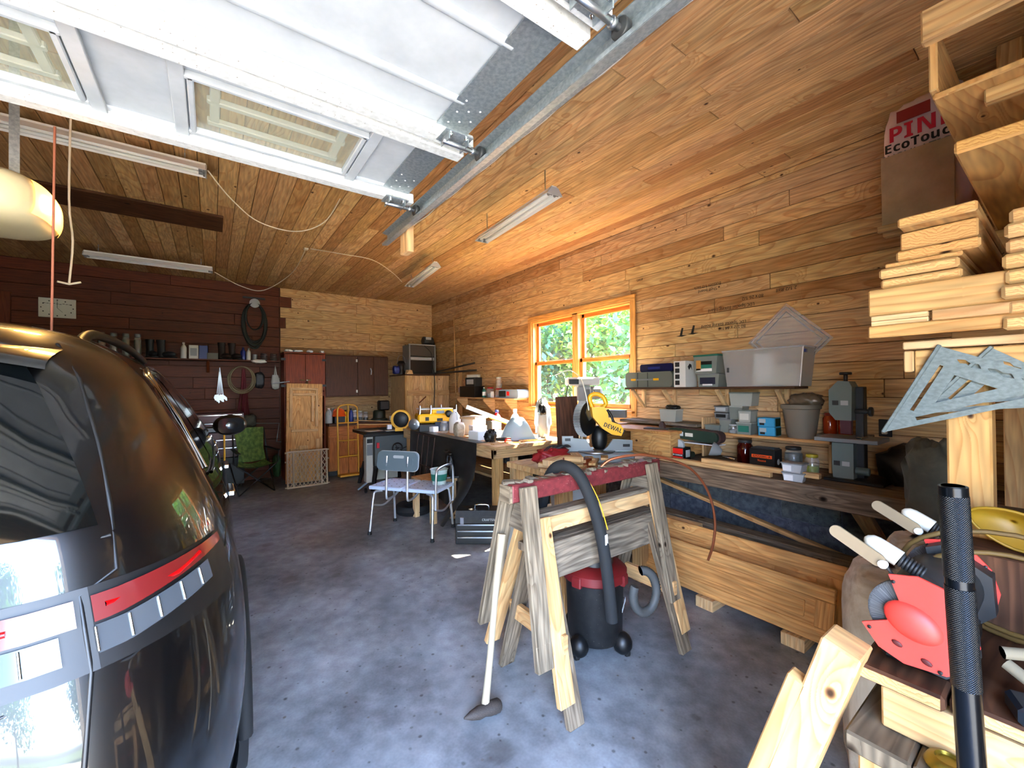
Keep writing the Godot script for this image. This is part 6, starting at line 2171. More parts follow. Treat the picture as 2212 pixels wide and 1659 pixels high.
func saw_station() -> void:
	var t := thing("saw_stand", "plank stand carrying the mitre saw behind the sawhorses", "stand", Vector3(2.26, 0, -2.22))
	for i in 3:
		piece("top_plank", -0.50, 0.50, 0.91, 0.95, -0.28 + 0.187 * i, -0.283 + 0.187 * (i + 1), M.pine_c, t, 0.003, tint(0.7, 0.85))
	for q in [[-0.38, -0.22], [0.42, -0.22], [-0.38, 0.20], [0.42, 0.20]]:
		piece("leg", q[0] - 0.045, q[0] + 0.045, 0, 0.91, q[1] - 0.045, q[1] + 0.045, M.pine_b, t, 0.004, Color(0.8, 0.72, 0.6))
	piece("lower_shelf", -0.42, 0.46, 0.55, 0.58, -0.25, 0.25, M.pine_b, t)
	var w := N()
	t = thing("storage_tub", "grey translucent tub on the shelf under the mitre saw", "tub", Vector3(2.05, 0.58, -2.14))
	w = N()
	lathe(w, [Vector2(0, 0), Vector2(0.12, 0), Vector2(0.145, 0.22), Vector2(0.15, 0.22), Vector2(0.15, 0.24), Vector2(0.14, 0.24)], Transform3D(), 26)
	part("body", w, M.lightgrey, t)
	# mitre saw
	t = thing("mitre_saw", "yellow and black mitre saw with its head raised", "mitre saw", Vector3(2.28, 0.95, -2.10), -36)
	piece("base", -0.26, 0.26, 0, 0.075, -0.13, 0.10, mat("castgrey", Color(0.50, 0.51, 0.51), 0.45, 0.3), t, 0.01)
	w = N()
	cyl(w, Vector3(0, 0.07, 0), Vector3(0, 0.085, 0), 0.14, -1, 30)
	part("turntable", w, M.steel, t)
	w = N()
	prism(w, [Vector2(-0.25, 0.08), Vector2(-0.03, 0.08), Vector2(-0.075, 0.165), Vector2(-0.17, 0.175), Vector2(-0.17, 0.19), Vector2(-0.25, 0.19)], 0.02, Transform3D(Basis.IDENTITY, Vector3(0, 0, 0.02)))
	var fl := part("fence", w, M.castgrey, t)
	piece("fence_label", -0.23, -0.19, 0.155, 0.175, 0.04, 0.042, M.black, fl, 0.0)
	w = N()
	prism(w, [Vector2(0.04, 0.08), Vector2(0.26, 0.08), Vector2(0.26, 0.155), Vector2(0.12, 0.165), Vector2(0.08, 0.11)], 0.02, Transform3D(Basis.IDENTITY, Vector3(0, 0, 0.02)))
	var fr := part("fence", w, M.castgrey, t)
	piece("fence_label", 0.19, 0.24, 0.11, 0.13, 0.04, 0.042, M.black, fr, 0.0)
	w = N()
	ball(w, Vector3(0.04, 0.16, -0.06), Vector3(0.06, 0.10, 0.06), Basis.IDENTITY, 16)
	part("pivot_arm", w, M.black, t)
	w = N()
	lathe(w, [Vector2(0.0, -0.025), Vector2(0.115, -0.025), Vector2(0.128, -0.015), Vector2(0.128, 0.02), Vector2(0.115, 0.028), Vector2(0.0, 0.028)], Transform3D(rotd(90, 0, 0), Vector3.ZERO), 36)
	var gd := part("blade_guard", w, M.black, t)
	gd.position = Vector3(-0.075, 0.315, 0.0)
	gd.rotation_degrees.y = 48
	w = N()
	for i in 30:
		var a := lerpf(1.9, 4.4, float(i) / 29)
		box(w, Vector3(0.13 * cos(a), 0.13 * sin(a), 0.01), Vector3(0.012, 0.004, 0.05), rotd(0, 0, rad_to_deg(a)), 0.0)
	bits("guard_rib", w, M.lightgrey, gd)
	w = N()
	prism(w, [Vector2(0.0, 0.0), Vector2(0.05, 0.02), Vector2(0.07, 0.08), Vector2(0.04, 0.115), Vector2(-0.02, 0.11), Vector2(-0.045, 0.06)], 0.006, Transform3D(Basis.IDENTITY, Vector3(0.0, -0.015, 0.03)))
	part("blade", w, M.steel, gd)
	w = N()
	prism(w, [Vector2(-0.045, 0.40), Vector2(-0.035, 0.33), Vector2(0.03, 0.25), Vector2(0.10, 0.205), Vector2(0.165, 0.195), Vector2(0.185, 0.24), Vector2(0.16, 0.275), Vector2(0.10, 0.295), Vector2(0.075, 0.325), Vector2(0.07, 0.36), Vector2(0.045, 0.405)], 0.075, Transform3D(Basis.IDENTITY, Vector3(0, 0, 0.02)))
	var mo := part("motor_arm", w, M.yellow, t)
	words("lettering", "DEWALT", 0.030, M.black, Transform3D(rotd(0, 0, -22), Vector3(0.115, 0.250, 0.0965)), mo, 0.002, true)
	w = N()
	tube(w, curve([Vector3(-0.03, 0.395, 0.055), Vector3(-0.05, 0.47, 0.055), Vector3(-0.01, 0.495, 0.055), Vector3(0.045, 0.475, 0.055), Vector3(0.065, 0.42, 0.055), Vector3(0.03, 0.395, 0.055)], 26), 0.016, 10)
	part("handle", w, M.yellow, mo)
	w = N()
	tube(w, curve([Vector3(0.08, 0.38, 0.04), Vector3(0.105, 0.34, 0.04), Vector3(0.125, 0.29, 0.04)], 10), 0.009, 8)
	part("carry_handle", w, M.black, mo)
	w = N()
	cyl(w, Vector3(0.13, 0.24, -0.14), Vector3(0.13, 0.24, 0.02), 0.05, -1, 20)
	part("motor", w, M.dusty_black, mo)
	w = N()
	tube(w, curve([Vector3(0.30, 1.17, 0.02), Vector3(0.33, 1.18, 0.0), Vector3(0.40, 1.19, -0.02), Vector3(0.48, 1.18, -0.04)], 10), 0.03, 12)
	single("air_nailer", w, M.steel, "silver air nailer barrel lying behind the mitre saw fence", "nailer", Vector3(2.28, -0.03, -2.28))
	w = N()
	tube(w, curve([Vector3(2.16, 1.33, -2.05), Vector3(2.14, 1.45, -2.06), Vector3(2.15, 1.56, -2.12), Vector3(2.12, 1.62, -2.2), Vector3(2.07, 1.585, -2.3)], 18), 0.004, 6)
	single("white_wire", w, M.cord, "thin white wire hanging behind the mitre saw", "wire")
	# brown board standing on end, pale strips beside it
	w = N()
	box(w, Vector3(2.34, 1.185, -2.46), Vector3(0.175, 0.47, 0.03), rotd(0, -36, 2), 0.004, Color(0.8, 0.66, 0.6), uvr())
	single("brown_board", w, M.brownboard, "wide dark brown board standing on end before the window", "board")
	for q in [[2.45, -2.38, 1.36, 0.028], [2.49, -2.35, 1.28, 0.02]]:
		w = N()
		box(w, Vector3(q[0], (0.95 + q[2]) / 2, q[1]), Vector3(q[3], q[2] - 0.95, 0.02), rotd(0, -36, 3), 0.002, Color.WHITE, uvr())
		single("pale_strip", w, M.palepine, "pale wood strip standing beside the brown board", "board", Vector3.ZERO, 0, "strips by the brown board")
	w = N()
	box(w, Vector3(2.55, 1.04, -2.40), Vector3(0.02, 0.18, 0.05), rotd(0, -36, 0), 0.003)
	single("blue_level", w, M.blue, "blue torpedo tool standing behind the mitre saw", "tool")
	# red bag and the offcut pile
	w = N()
	lump(w, Vector3(1.87, 1.035, -2.12), Vector3(0.13, 0.05, 0.07), 0.5, 101, 2.2, 0.8, 28)
	single("red_bag", w, mat("bagred", Color(0.50, 0.03, 0.06), 0.6), "crumpled red cloth bag on the saw stand", "bag")
	w = N()
	for i in 6:
		tube(w, curve([Vector3(1.78 + 0.02 * i, 1.07, -2.10), Vector3(1.85 + 0.02 * i, 1.098 + 0.004 * (i % 2), -2.12 + 0.01 * i), Vector3(1.95 + 0.015 * i, 1.08, -2.1)], 8), 0.005, 5)
	single("cord_bundle", w, M.darkgrey, "grey bundled cord lying on the red bag", "cord")
	var rr := RandomNumberGenerator.new()
	rr.seed = 77
	for i in 16:
		w = N()
		var s := Vector3(rr.randf_range(0.08, 0.2), rr.randf_range(0.02, 0.04), rr.randf_range(0.05, 0.09))
		var lay := i / 6
		box(w, Vector3(1.78 + 0.075 * (i % 6) + rr.randf_range(-0.02, 0.02), 0.965 + 0.028 * lay, -2.02 + rr.randf_range(-0.02, 0.03)), s, rotd(0, rr.randf_range(-60, 60), rr.randf_range(-3, 3)), 0.003, Color.WHITE, uvr())
		single("wood_offcut", w, [M.pine_a, M.cabinet_red, M.palepine][i % 3], ["tan wood offcut heaped at the front of the saw stand", "reddish wood offcut heaped at the front of the saw stand", "pale wood offcut heaped at the front of the saw stand"][i % 3], "wood block", Vector3.ZERO, 0, "offcuts on the saw stand")
	for i in 3:
		w = N()
		box(w, Vector3(2.06 + 0.10 * i, 0.962 + 0.02 * i, -2.0), Vector3(0.34 - 0.05 * i, 0.018, 0.05), rotd(0, 30 + 6 * i, 0), 0.002, Color.WHITE, uvr())
		single("pale_lath", w, M.palepine, "pale lath lying in front of the mitre saw", "lath", Vector3.ZERO, 0, "laths before the mitre saw")

func right_bench() -> void:
	var t := thing("workbench", "long weathered workbench along the window wall", "workbench", Vector3(3.42, 0, -1.5))
	piece("fascia", -0.38, -0.342, 0.735, 0.865, -0.98, 1.45, M.weathered, t, 0.005, Color(0.82, 0.70, 0.62))
	for i in 3:
		piece("top_plank", -0.34 + 0.233 * i, -0.343 + 0.233 * (i + 1), 0.82, 0.86, -0.98, 1.45, M.weathered, t, 0.004, tint(0.6, 0.75))
	for z in [-0.9, 1.3]:
		piece("leg", -0.33, -0.24, 0, 0.82, z - 0.045, z + 0.045, M.weathered, t)
	var w := N()
	bar(w, Vector3(-0.30, 0.74, 0.72), Vector3(0.32, 0.30, 0.72), 0.09, 0.04, 0.003, Color(0.75, 0.7, 0.6))
	part("knee_brace", w, M.pine_a, t)
	# plywood locker on the bench below the window
	t = thing("plywood_locker", "plywood box shelf on the bench beside the window", "box shelf", Vector3(3.46, 0.87, -2.5))
	piece("top", -0.32, 0.32, 0.21, 0.235, -0.43, 0.45, M.ply, t, 0.003, Color(0.9, 0.8, 0.68))
	piece("front_panel", -0.29, -0.27, 0, 0.21, 0.02, 0.43, M.ply, t)
	piece("side_panel", -0.28, 0.30, 0, 0.21, 0.41, 0.43, M.ply, t)
	piece("side_panel", -0.28, 0.30, 0, 0.21, -0.42, -0.40, M.ply, t)
	piece("divider", -0.27, 0.30, 0, 0.21, 0.0, 0.02, M.ply, t)
	w = N()
	slab(w, 3.50, 3.79, 1.125, 1.15, -2.88, -2.02)
	single("ledge_board", w, M.weathered, "weathered ledge board along the wall beside the window", "board")
	carton("box", "small grey card box on the ledge under the window", "box", Vector3(3.50, 1.205, -2.93), Vector3(0.10, 0.08, 0.22), M.grey, 30)
	w = N()
	box(w, Vector3(3.30, 1.112, -2.28), Vector3(0.14, 0.008, 0.22), rotd(0, 20, 0), 0.002)
	single("dark_pad", w, M.darkgrey, "dark flat sanding pad on the plywood box shelf", "pad")
	# sander: disc and belt
	t = thing("belt_disc_sander", "green bench sander with a brown disc and long belt arm", "sander", Vector3(3.38, 0.86, -2.12))
	piece("base", -0.10, 0.10, 0, 0.05, -0.15, 0.10, M.machinegreen, t, 0.01)
	piece("housing", -0.07, 0.08, 0.04, 0.25, -0.10, 0.02, M.machinegreen, t, 0.03)
	w = N()
	var dx := Transform3D(Basis(Vector3(0, 1, 0), Vector3(-0.75, 0, -0.66).normalized(), Vector3(0.66, 0, -0.75).normalized()).orthonormalized(), Vector3(-0.02, 0.21, -0.14))
	lathe(w, [Vector2(0, 0), Vector2(0.10, 0), Vector2(0.103, 0.004), Vector2(0.103, 0.018), Vector2(0, 0.018)], dx, 32)
	part("sanding_disc", w, mat("grit", Color(0.22, 0.12, 0.10), 0.9), t)
	piece("disc_table", -0.20, 0.02, 0.165, 0.178, -0.36, -0.10, M.darkgrey, t, 0.003)
	w = N()
	cyl(w, Vector3(-0.1, 0.06, -0.24), Vector3(-0.1, 0.17, -0.24), 0.008, -1, 8)
	part("table_post", w, M.chrome, t)
	w = N()
	prism(w, rrect(0.44, 0.09, 0.04, 5), 0.10, Transform3D(rotd(0, 90, 0) * rotd(0, 0, 3), Vector3(-0.06, 0.215, 0.16)))
	part("belt_arm", w, M.machinegreen, t)
	w = N()
	prism(w, rrect(0.46, 0.10, 0.045, 5), 0.08, Transform3D(rotd(0, 90, 0) * rotd(0, 0, 3), Vector3(-0.03, 0.215, 0.165)))
	part("sanding_belt", w, M.grit, t)
	piece("belt_table", -0.05, 0.08, 0.14, 0.148, 0.02, 0.38, M.white, t, 0.003)
	piece("label", -0.063, -0.06, 0.20, 0.235, -0.02, 0.08, M.lightgrey, t, 0.0)
	piece("label", -0.063, -0.06, 0.20, 0.23, 0.10, 0.17, M.offwhite, t, 0.0)
	w = N()
	tube(w, curve([Vector3(-0.12, 0.04, 0.02), Vector3(-0.2, 0.02, 0.05), Vector3(-0.34, 0.02, 0.0), Vector3(-0.385, -0.03, -0.02), Vector3(-0.39, -0.10, -0.02)], 16), 0.005, 6)
	part("cord", w, M.black, t)
	# red and black charger box
	t = carton("charger_box", "red and black charger carton on the bench below the sander", "box", Vector3(3.27, 0.915, -2.05), Vector3(0.12, 0.11, 0.15), M.black, 0)
	piece("red_panel", -0.062, -0.06, 0.06, 0.105, -0.073, 0.073, M.brightred, t, 0.0)
	piece("red_panel", -0.062, -0.06, 0.005, 0.035, -0.073, 0.073, M.brightred, t, 0.0)
	words("lettering", "BATTERY CHARGER", 0.011, M.white, Transform3D(rotd(0, -90, 0), Vector3(-0.0615, 0.049, 0)), t, 0.001, true)
	piece("side_label", -0.02, 0.04, 0.03, 0.09, 0.075, 0.077, M.lightgrey, t, 0.0)
	w = N()
	lathe(w, [Vector2(0.05, 0), Vector2(0.05, 0.025), Vector2(0, 0.025)], Transform3D(rotd(0, 0, 90), Vector3(3.28, 0.985, -2.05)), 20, Color.WHITE, PI)
	single("tape_roll", w, M.lightgrey, "grey half disc lying on top of the charger carton", "disc")
	for q in [[3.12, -2.48, -1.26, 0.86, 0.895, 0.045], [3.13, -1.76, -0.98, 0.895, 0.928, 0.045], [3.19, -2.3, -1.4, 0.86, 0.885, 0.05]]:
		w = N()
		slab(w, q[0] - q[5] / 2, q[0] + q[5] / 2, q[3], q[4], q[1], q[2], 0.003)
		single("pine_stick", w, M.palepine, "straight pale pine stick lying along the front of the workbench", "stick", Vector3.ZERO, 0, "pine sticks on the workbench")
	t = carton("battery", "black motorcycle battery carton with an orange band on the workbench", "box", Vector3(3.37, 0.94, -1.40), Vector3(0.13, 0.16, 0.175), M.black)
	piece("orange_band", -0.067, -0.065, 0.095, 0.118, -0.07, 0.07, M.orange, t, 0.0)
	words("lettering", "GYZ20HL-A", 0.017, M.black, Transform3D(rotd(0, -90, 0), Vector3(-0.0675, 0.1065, 0)), t, 0.001, true)
	words("lettering", "Yuasa", 0.015, M.orange, Transform3D(rotd(0, -90, 0), Vector3(-0.066, 0.075, 0)), t, 0.001, true)
	w = N()
	cyl(w, Vector3(0.0, 0.07, 0.0875), Vector3(0.0, 0.07, 0.0885), 0.022, -1, 18)
	part("round_sticker", w, M.lightgrey, t)
	piece("top_terminal", -0.05, 0.05, 0.16, 0.168, -0.08, 0.08, M.darkgrey, t, 0.002)
	jar("dark red jar behind the black battery carton", Vector3(3.55, 0.86, -1.63), 0.19, 0.06, mat("redglass", Color(0.22, 0.03, 0.02), 0.1), M.darkgrey, null)
	t = thing("clamp_lamp", "silver clamp lamp reflector lying on the pine sticks", "lamp", Vector3(3.27, 0.965, -1.68))
	w = N()
	lathe(w, [Vector2(0.02, 0.0), Vector2(0.035, 0.02), Vector2(0.055, 0.06), Vector2(0.06, 0.08), Vector2(0.057, 0.08), Vector2(0.05, 0.058), Vector2(0.03, 0.02)], Transform3D(rotd(-70, 25, 0), Vector3.ZERO), 24)
	part("reflector", w, M.grey, t)
	w = N()
	cyl(w, Vector3(0.0, -0.03, 0.01), Vector3(-0.06, -0.03, 0.13), 0.008, -1, 8)
	part("spring_clamp", w, M.chrome, t)
	jar("glass jar with a yellow lid and lime contents on the workbench", Vector3(3.33, 0.86, -1.09), 0.16, 0.042, M.jarglass, mat("lidyellow", Color(0.60, 0.55, 0.12), 0.5), mat("lime", Color(0.50, 0.55, 0.08), 0.5), 0.5)
	jar("dim grey jar behind the battery carton", Vector3(3.55, 0.86, -1.28), 0.17, 0.06, M.jarglass, M.darkgrey, M.dullgreen, 0.7)
	for i in 2:
		t = thing("snap_tub", ["upper clear snap tub of the two stacked at the bench edge", "lower clear snap tub of the two stacked at the bench edge"][1 - i], "tub", Vector3(3.12, 0.86 + 0.062 * i, -1.12), 8 - 10 * i)
		w = N()
		prism(w, [Vector2(-0.05, 0), Vector2(0.05, 0), Vector2(0.06, 0.055), Vector2(-0.06, 0.055)], 0.09, Transform3D(rotd(0, 90, 0), Vector3(-0.045, 0, 0)))
		part("body", w, M.lightgrey, t)
		piece("lid", -0.05, 0.05, 0.053, 0.061, -0.066, 0.066, M.grey, t, 0.002)
		piece("label", -0.049, -0.046, 0.008, 0.045, -0.05, 0.0, M.white, t, 0.0)
	# band saw
	t = thing("band_saw", "grey green bench band saw with a black tension knob", "band saw", Vector3(3.43, 0.86, -0.93))
	piece("base", -0.12, 0.14, 0, 0.02, -0.09, 0.22, M.black, t, 0.004)
	w = N()
	prism(w, [Vector2(-0.05, 0.02), Vector2(0.06, 0.02), Vector2(0.06, 0.25), Vector2(-0.055, 0.25), Vector2(-0.055, 0.07)], 0.12, Transform3D(rotd(0, -90, 0), Vector3(0.05, 0, 0)))
	var lo := part("lower_wheel_housing", w, M.sagegrey, t)
	w = N()
	prism(w, [Vector2(-0.03, 0.40), Vector2(0.055, 0.40), Vector2(0.06, 0.62), Vector2(0.045, 0.655), Vector2(-0.015, 0.66), Vector2(-0.065, 0.60), Vector2(-0.065, 0.45)], 0.13, Transform3D(rotd(0, -90, 0), Vector3(0.05, 0, 0)))
	var up := part("upper_wheel_housing", w, M.sagegrey, t)
	piece("door_latch", -0.083, -0.080, 0.50, 0.53, 0.0, 0.04, M.lightgrey, up, 0.0)
	piece("warning_label", -0.083, -0.080, 0.50, 0.53, -0.045, -0.012, M.darkgrey, up, 0.0)
	piece("door_latch", -0.073, -0.070, 0.10, 0.13, 0.0, 0.04, M.lightgrey, lo, 0.0)
	piece("warning_label", -0.073, -0.070, 0.10, 0.13, -0.045, -0.012, M.darkgrey, lo, 0.0)
	piece("frame_column", 0.0, 0.07, 0.02, 0.62, 0.055, 0.10, M.darkgrey, t, 0.004)
	piece("blade_cover", -0.065, -0.03, 0.31, 0.41, -0.01, 0.05, mat("maroon", Color(0.28, 0.10, 0.14), 0.4), t, 0.003)
	piece("table", -0.15, 0.12, 0.262, 0.288, -0.13, 0.2, M.grey, t, 0.003)
	piece("fence", -0.13, 0.0, 0.288, 0.302, 0.09, 0.12, M.chrome, t, 0.002)
	w = N()
	cyl(w, Vector3(-0.01, 0.655, 0.01), Vector3(-0.01, 0.70, 0.01), 0.012, -1, 10)
	cyl(w, Vector3(-0.01, 0.70, 0.01), Vector3(-0.01, 0.718, 0.01), 0.034, -1, 16)
	part("tension_knob", w, M.black, t)
	w = N()
	cyl(w, Vector3(-0.02, 0.46, 0.06), Vector3(-0.02, 0.46, 0.13), 0.016, -1, 12)
	cyl(w, Vector3(-0.02, 0.46, 0.13), Vector3(-0.02, 0.46, 0.15), 0.03, -1, 12)
	part("guide_knob", w, M.darkgrey, t)
	w = N()
	cyl(w, Vector3(-0.02, 0.07, 0.06), Vector3(-0.02, 0.07, 0.13), 0.025, -1, 14)
	part("dust_port", w, M.sagegrey, t)
	w = N()
	lump(w, Vector3(3.55, 0.98, -0.55), Vector3(0.16, 0.12, 0.22), 0.4, 121)
	single("dark_tool_pile", w, M.dusty_black, "dark cloth covered heap at the end of the workbench", "heap")

func container(called: String, label: String, at: Vector3, s: Vector3, body: Material, lid: Material, lab: Material, group := "") -> Node3D:
	var t := thing(called, label, "container", at, 0.0, group)
	var w := N()
	var a := s.z / 2 * 0.88
	prism(w, [Vector2(-a, 0), Vector2(a, 0), Vector2(s.z / 2, s.y * 0.92), Vector2(-s.z / 2, s.y * 0.92)], s.x, Transform3D(rotd(0, -90, 0), Vector3(s.x / 2, 0, 0)))
	part("body", w, body, t)
	piece("lid", -s.x / 2 - 0.004, s.x / 2 + 0.004, s.y * 0.9, s.y, -s.z / 2 - 0.004, s.z / 2 + 0.004, lid, t, 0.003)
	if lab:
		piece("label", -s.x / 2 - 0.002, -s.x / 2, s.y * 0.2, s.y * 0.72, -a * 0.85, a * 0.75, lab, t, 0.0)
	return t

func right_shelves() -> void:
	var t := thing("wall_shelf", "dark edged upper shelf on braces right of the window", "shelf", Vector3(3.66, 1.485, -2.06))
	piece("shelf_board", -0.12, 0.14, -0.02, 0.0, -0.78, 0.80, M.brownboard, t)
	for z in [-0.72, -0.35, 0.18, 0.66]:
		var w := N()
		bar(w, Vector3(-0.07, -0.025, z), Vector3(0.12, -0.21, z), 0.035, 0.025, 0.002)
		part("brace", w, M.pine_b, t)
		piece("cleat", 0.11, 0.14, -0.22, -0.02, z - 0.02, z + 0.02, M.pine_a, t)
	t = thing("tool_case", "grey plastic tool case with yellow latches on the upper shelf", "case", Vector3(3.66, 1.485, -2.57))
	var w := N()
	prism(w, rrect(0.55, 0.155, 0.035, 4), 0.20, Transform3D(rotd(0, -90, 0), Vector3(0.10, 0.078, 0)))
	part("shell", w, M.casegrey, t)
	piece("handle", -0.105, -0.10, 0.07, 0.085, -0.14, 0.07, M.grey, t, 0.002)
	piece("latch", -0.107, -0.10, 0.068, 0.09, -0.20, -0.14, M.yellow, t, 0.002)
	piece("latch", -0.107, -0.10, 0.068, 0.09, 0.07, 0.13, M.yellow, t, 0.002)
	for z in [-0.12, 0.0]:
		piece("seam_rib", -0.104, -0.10, 0.005, 0.15, z - 0.003, z + 0.003, M.darkgrey, t, 0.001)
	t = thing("tool_case", "dark blue plastic case lying on the grey tool case", "case", Vector3(3.68, 1.642, -2.5))
	w = N()
	prism(w, rrect(0.38, 0.078, 0.025, 4), 0.16, Transform3D(rotd(0, -90, 0), Vector3(0.08, 0.039, 0)))
	part("shell", w, mat("caseblue", Color(0.035, 0.06, 0.22), 0.35), t)
	piece("handle", -0.085, -0.08, 0.025, 0.05, -0.09, 0.05, M.blue, t, 0.002)
	t = thing("product_box", "white carton with small pictures standing on the upper shelf", "box", Vector3(3.66, 1.485, -2.2))
	piece("body", -0.11, 0.09, 0, 0.245, -0.07, 0.05, mat("cartonwhite", Color(0.80, 0.79, 0.76), 0.6), t, 0.002)
	for i in 4:
		piece("picture", -0.112, -0.11, 0.02 + 0.057 * i, 0.062 + 0.057 * i, -0.055, -0.01, M.ink, t, 0.0)
	w = N()
	prism(w, [Vector2(0.0, 0.0), Vector2(0.03, 0.03), Vector2(0.05, 0.0), Vector2(0.04, 0.05), Vector2(0.01, 0.06), Vector2(-0.02, 0.03)], 0.001, Transform3D(Basis.IDENTITY, Vector3(-0.05, 0.16, 0.0502)))
	part("tool_picture", w, M.ink, t)
	t = container("screw_tub", "clear tub with a green lid stacked on a smaller tub", Vector3(3.66, 1.605, -1.97), Vector3(0.18, 0.17, 0.22), mat("frost", Color(0.46, 0.48, 0.45), 0.3), M.teal, null)
	piece("label", -0.093, -0.09, 0.03, 0.12, -0.085, -0.04, mat("labtan", Color(0.72, 0.50, 0.22)), t, 0.0)
	piece("label", -0.093, -0.09, 0.08, 0.11, -0.04, 0.06, M.black, t, 0.0)
	piece("label", -0.093, -0.09, 0.045, 0.08, -0.04, 0.06, M.teal, t, 0.0)
	piece("label", -0.093, -0.09, 0.02, 0.045, -0.085, 0.06, M.white, t, 0.0)
	t = container("screw_tub", "clear tub with a dark blue label on the upper shelf", Vector3(3.66, 1.485, -1.95), Vector3(0.17, 0.118, 0.2), M.frost, M.grey, mat("labnavy", Color(0.06, 0.07, 0.16)))
	piece("label", -0.0875, -0.0865, 0.012, 0.026, -0.05, 0.04, M.white, t, 0.0)
	# big clear tote
	t = thing("storage_tote", "large clear plastic tote on the upper shelf", "tote", Vector3(3.66, 1.486, -1.50))
	var tot := mat("totewall", Color(0.72, 0.71, 0.70, 0.42), 0.35)
	tot.transparency = BaseMaterial3D.TRANSPARENCY_ALPHA
	tot.vertex_color_use_as_albedo = false
	w = N()
	for q in [[-1, 0], [1, 0], [0, -1], [0, 1]]:
		var hx := 0.11
		var hz := 0.27
		if q[0] != 0:
			quad(w, Vector3(q[0] * hx, 0, -hz), Vector3(q[0] * hx, 0, hz), Vector3(q[0] * (hx + 0.015), 0.30, hz + 0.03), Vector3(q[0] * (hx + 0.015), 0.30, -hz - 0.03), Color.WHITE, [], Vector3(q[0], 0, 0))
		else:
			quad(w, Vector3(-hx, 0, q[1] * hz), Vector3(hx, 0, q[1] * hz), Vector3(hx + 0.015, 0.30, q[1] * (hz + 0.03)), Vector3(-hx - 0.015, 0.30, q[1] * (hz + 0.03)), Color.WHITE, [], Vector3(0, 0, q[1]))
	quad(w, Vector3(-0.11, 0.001, -0.27), Vector3(0.11, 0.001, -0.27), Vector3(0.11, 0.001, 0.27), Vector3(-0.11, 0.001, 0.27), Color.WHITE, [], Vector3.UP)
	part("walls", w, tot, t)
	w = N()
	tube(w, [Vector3(-0.125, 0.30, -0.30), Vector3(0.125, 0.30, -0.30), Vector3(0.125, 0.30, 0.30), Vector3(-0.125, 0.30, 0.30)], 0.007, 8, true)
	part("rim", w, mat("rimplastic", Color(0.66, 0.66, 0.66), 0.3), t)
	w = N()
	tube(w, [Vector3(-0.111, 0.0, 0.27), Vector3(-0.125, 0.30, 0.30)], 0.004, 6)
	part("corner_edge", w, M.white, t)
	piece("latch", -0.128, -0.118, 0.12, 0.16, -0.262, -0.245, M.darkgrey, t, 0.003)
	piece("latch", -0.1, -0.06, 0.255, 0.28, 0.295, 0.305, M.blue, t, 0.003)
	var inner := thing("tote_contents", "white plastic box stored inside the clear tote", "box", Vector3(3.66, 1.49, -1.42))
	piece("body", -0.08, 0.08, 0, 0.17, -0.17, 0.17, M.offwhite, inner, 0.01)
	piece("paper", -0.084, -0.081, 0.05, 0.26, -0.14, 0.0, M.white, inner, 0.0)
	# its lid leaning on the wall
	t = thing("tote_cover", "clear plastic tote lid leaning against the wall above the tote", "cover", Vector3(3.765, 1.855, -1.385))
	t.rotation_degrees = Vector3(45, 0, 0)
	w = N()
	box(w, Vector3(0, 0.0, 0.0), Vector3(0.008, 0.42, 0.44), Basis.IDENTITY, 0.003)
	part("sheet", w, M.clearplastic, t)
	for q in [[0.05, 0.0], [-0.02, 0.03]]:
		w = N()
		var o: float = q[1]
		tube(w, [Vector3(-0.006, -0.19 + o, -0.20 + o), Vector3(-0.006, 0.19 - o, -0.20 + o), Vector3(-0.006, 0.19 - o, 0.20 - o), Vector3(-0.006, -0.19 + o, 0.20 - o)], 0.004, 6, true)
		part("ridge", w, M.rimplastic, t)
	# lower shelf
	t = thing("wall_shelf", "narrow lower pine shelf above the workbench", "shelf", Vector3(3.68, 1.09, -1.55))
	piece("shelf_board", -0.13, 0.12, -0.022, 0.0, -0.45, 0.50, M.pine_a, t, 0.003, Color(0.85, 0.7, 0.55))
	piece("end_post", -0.10, 0.12, -0.23, 0.12, -0.47, -0.45, M.pine_b, t)
	piece("end_post", -0.10, 0.12, -0.23, 0.0, 0.48, 0.50, M.pine_b, t)
	container("screw_tub", "open clear tub with black cable ties on the ledge board", Vector3(3.64, 1.151, -2.36), Vector3(0.12, 0.12, 0.18), mat("frostwhite", Color(0.62, 0.62, 0.58), 0.3), M.frostwhite, null)
	w = N()
	lump(w, Vector3(3.64, 1.29, -2.34), Vector3(0.05, 0.02, 0.07), 0.6, 131, 3.5, 0.8, 18)
	single("cable_ties", w, M.black, "black cable ties heaped in the open clear tub", "cable ties")
	container("screw_tub", "low clear tub at the left end of the lower shelf", Vector3(3.64, 1.09, -1.92), Vector3(0.13, 0.06, 0.13), M.frost, M.frost, null)
	container("screw_tub", "clear tub under the grey label tubs on the lower shelf", Vector3(3.66, 1.09, -1.815), Vector3(0.12, 0.115, 0.10), M.frost, M.grey, null)
	for i in 2:
		container("screw_tub", ["lower small tub with a black and silver label", "upper small tub with a black and silver label"][i], Vector3(3.66, 1.206 + 0.057 * i, -1.85), Vector3(0.12, 0.055, 0.12), M.grey, M.darkgrey, [M.black, M.lightgrey][i])
	jar("small clear jar in front on the lower shelf", Vector3(3.59, 1.09, -1.74), 0.075, 0.04, M.jarglass, M.lightgrey, M.grey, 0.4)
	container("screw_tub", "tall empty clear tub in the middle of the lower shelf stack", Vector3(3.68, 1.206, -1.735), Vector3(0.12, 0.115, 0.11), M.frost, M.frostwhite, null)
	container("screw_tub", "topmost clear tub with a dark green side label", Vector3(3.68, 1.322, -1.69), Vector3(0.13, 0.115, 0.19), M.frostwhite, M.frost, null)
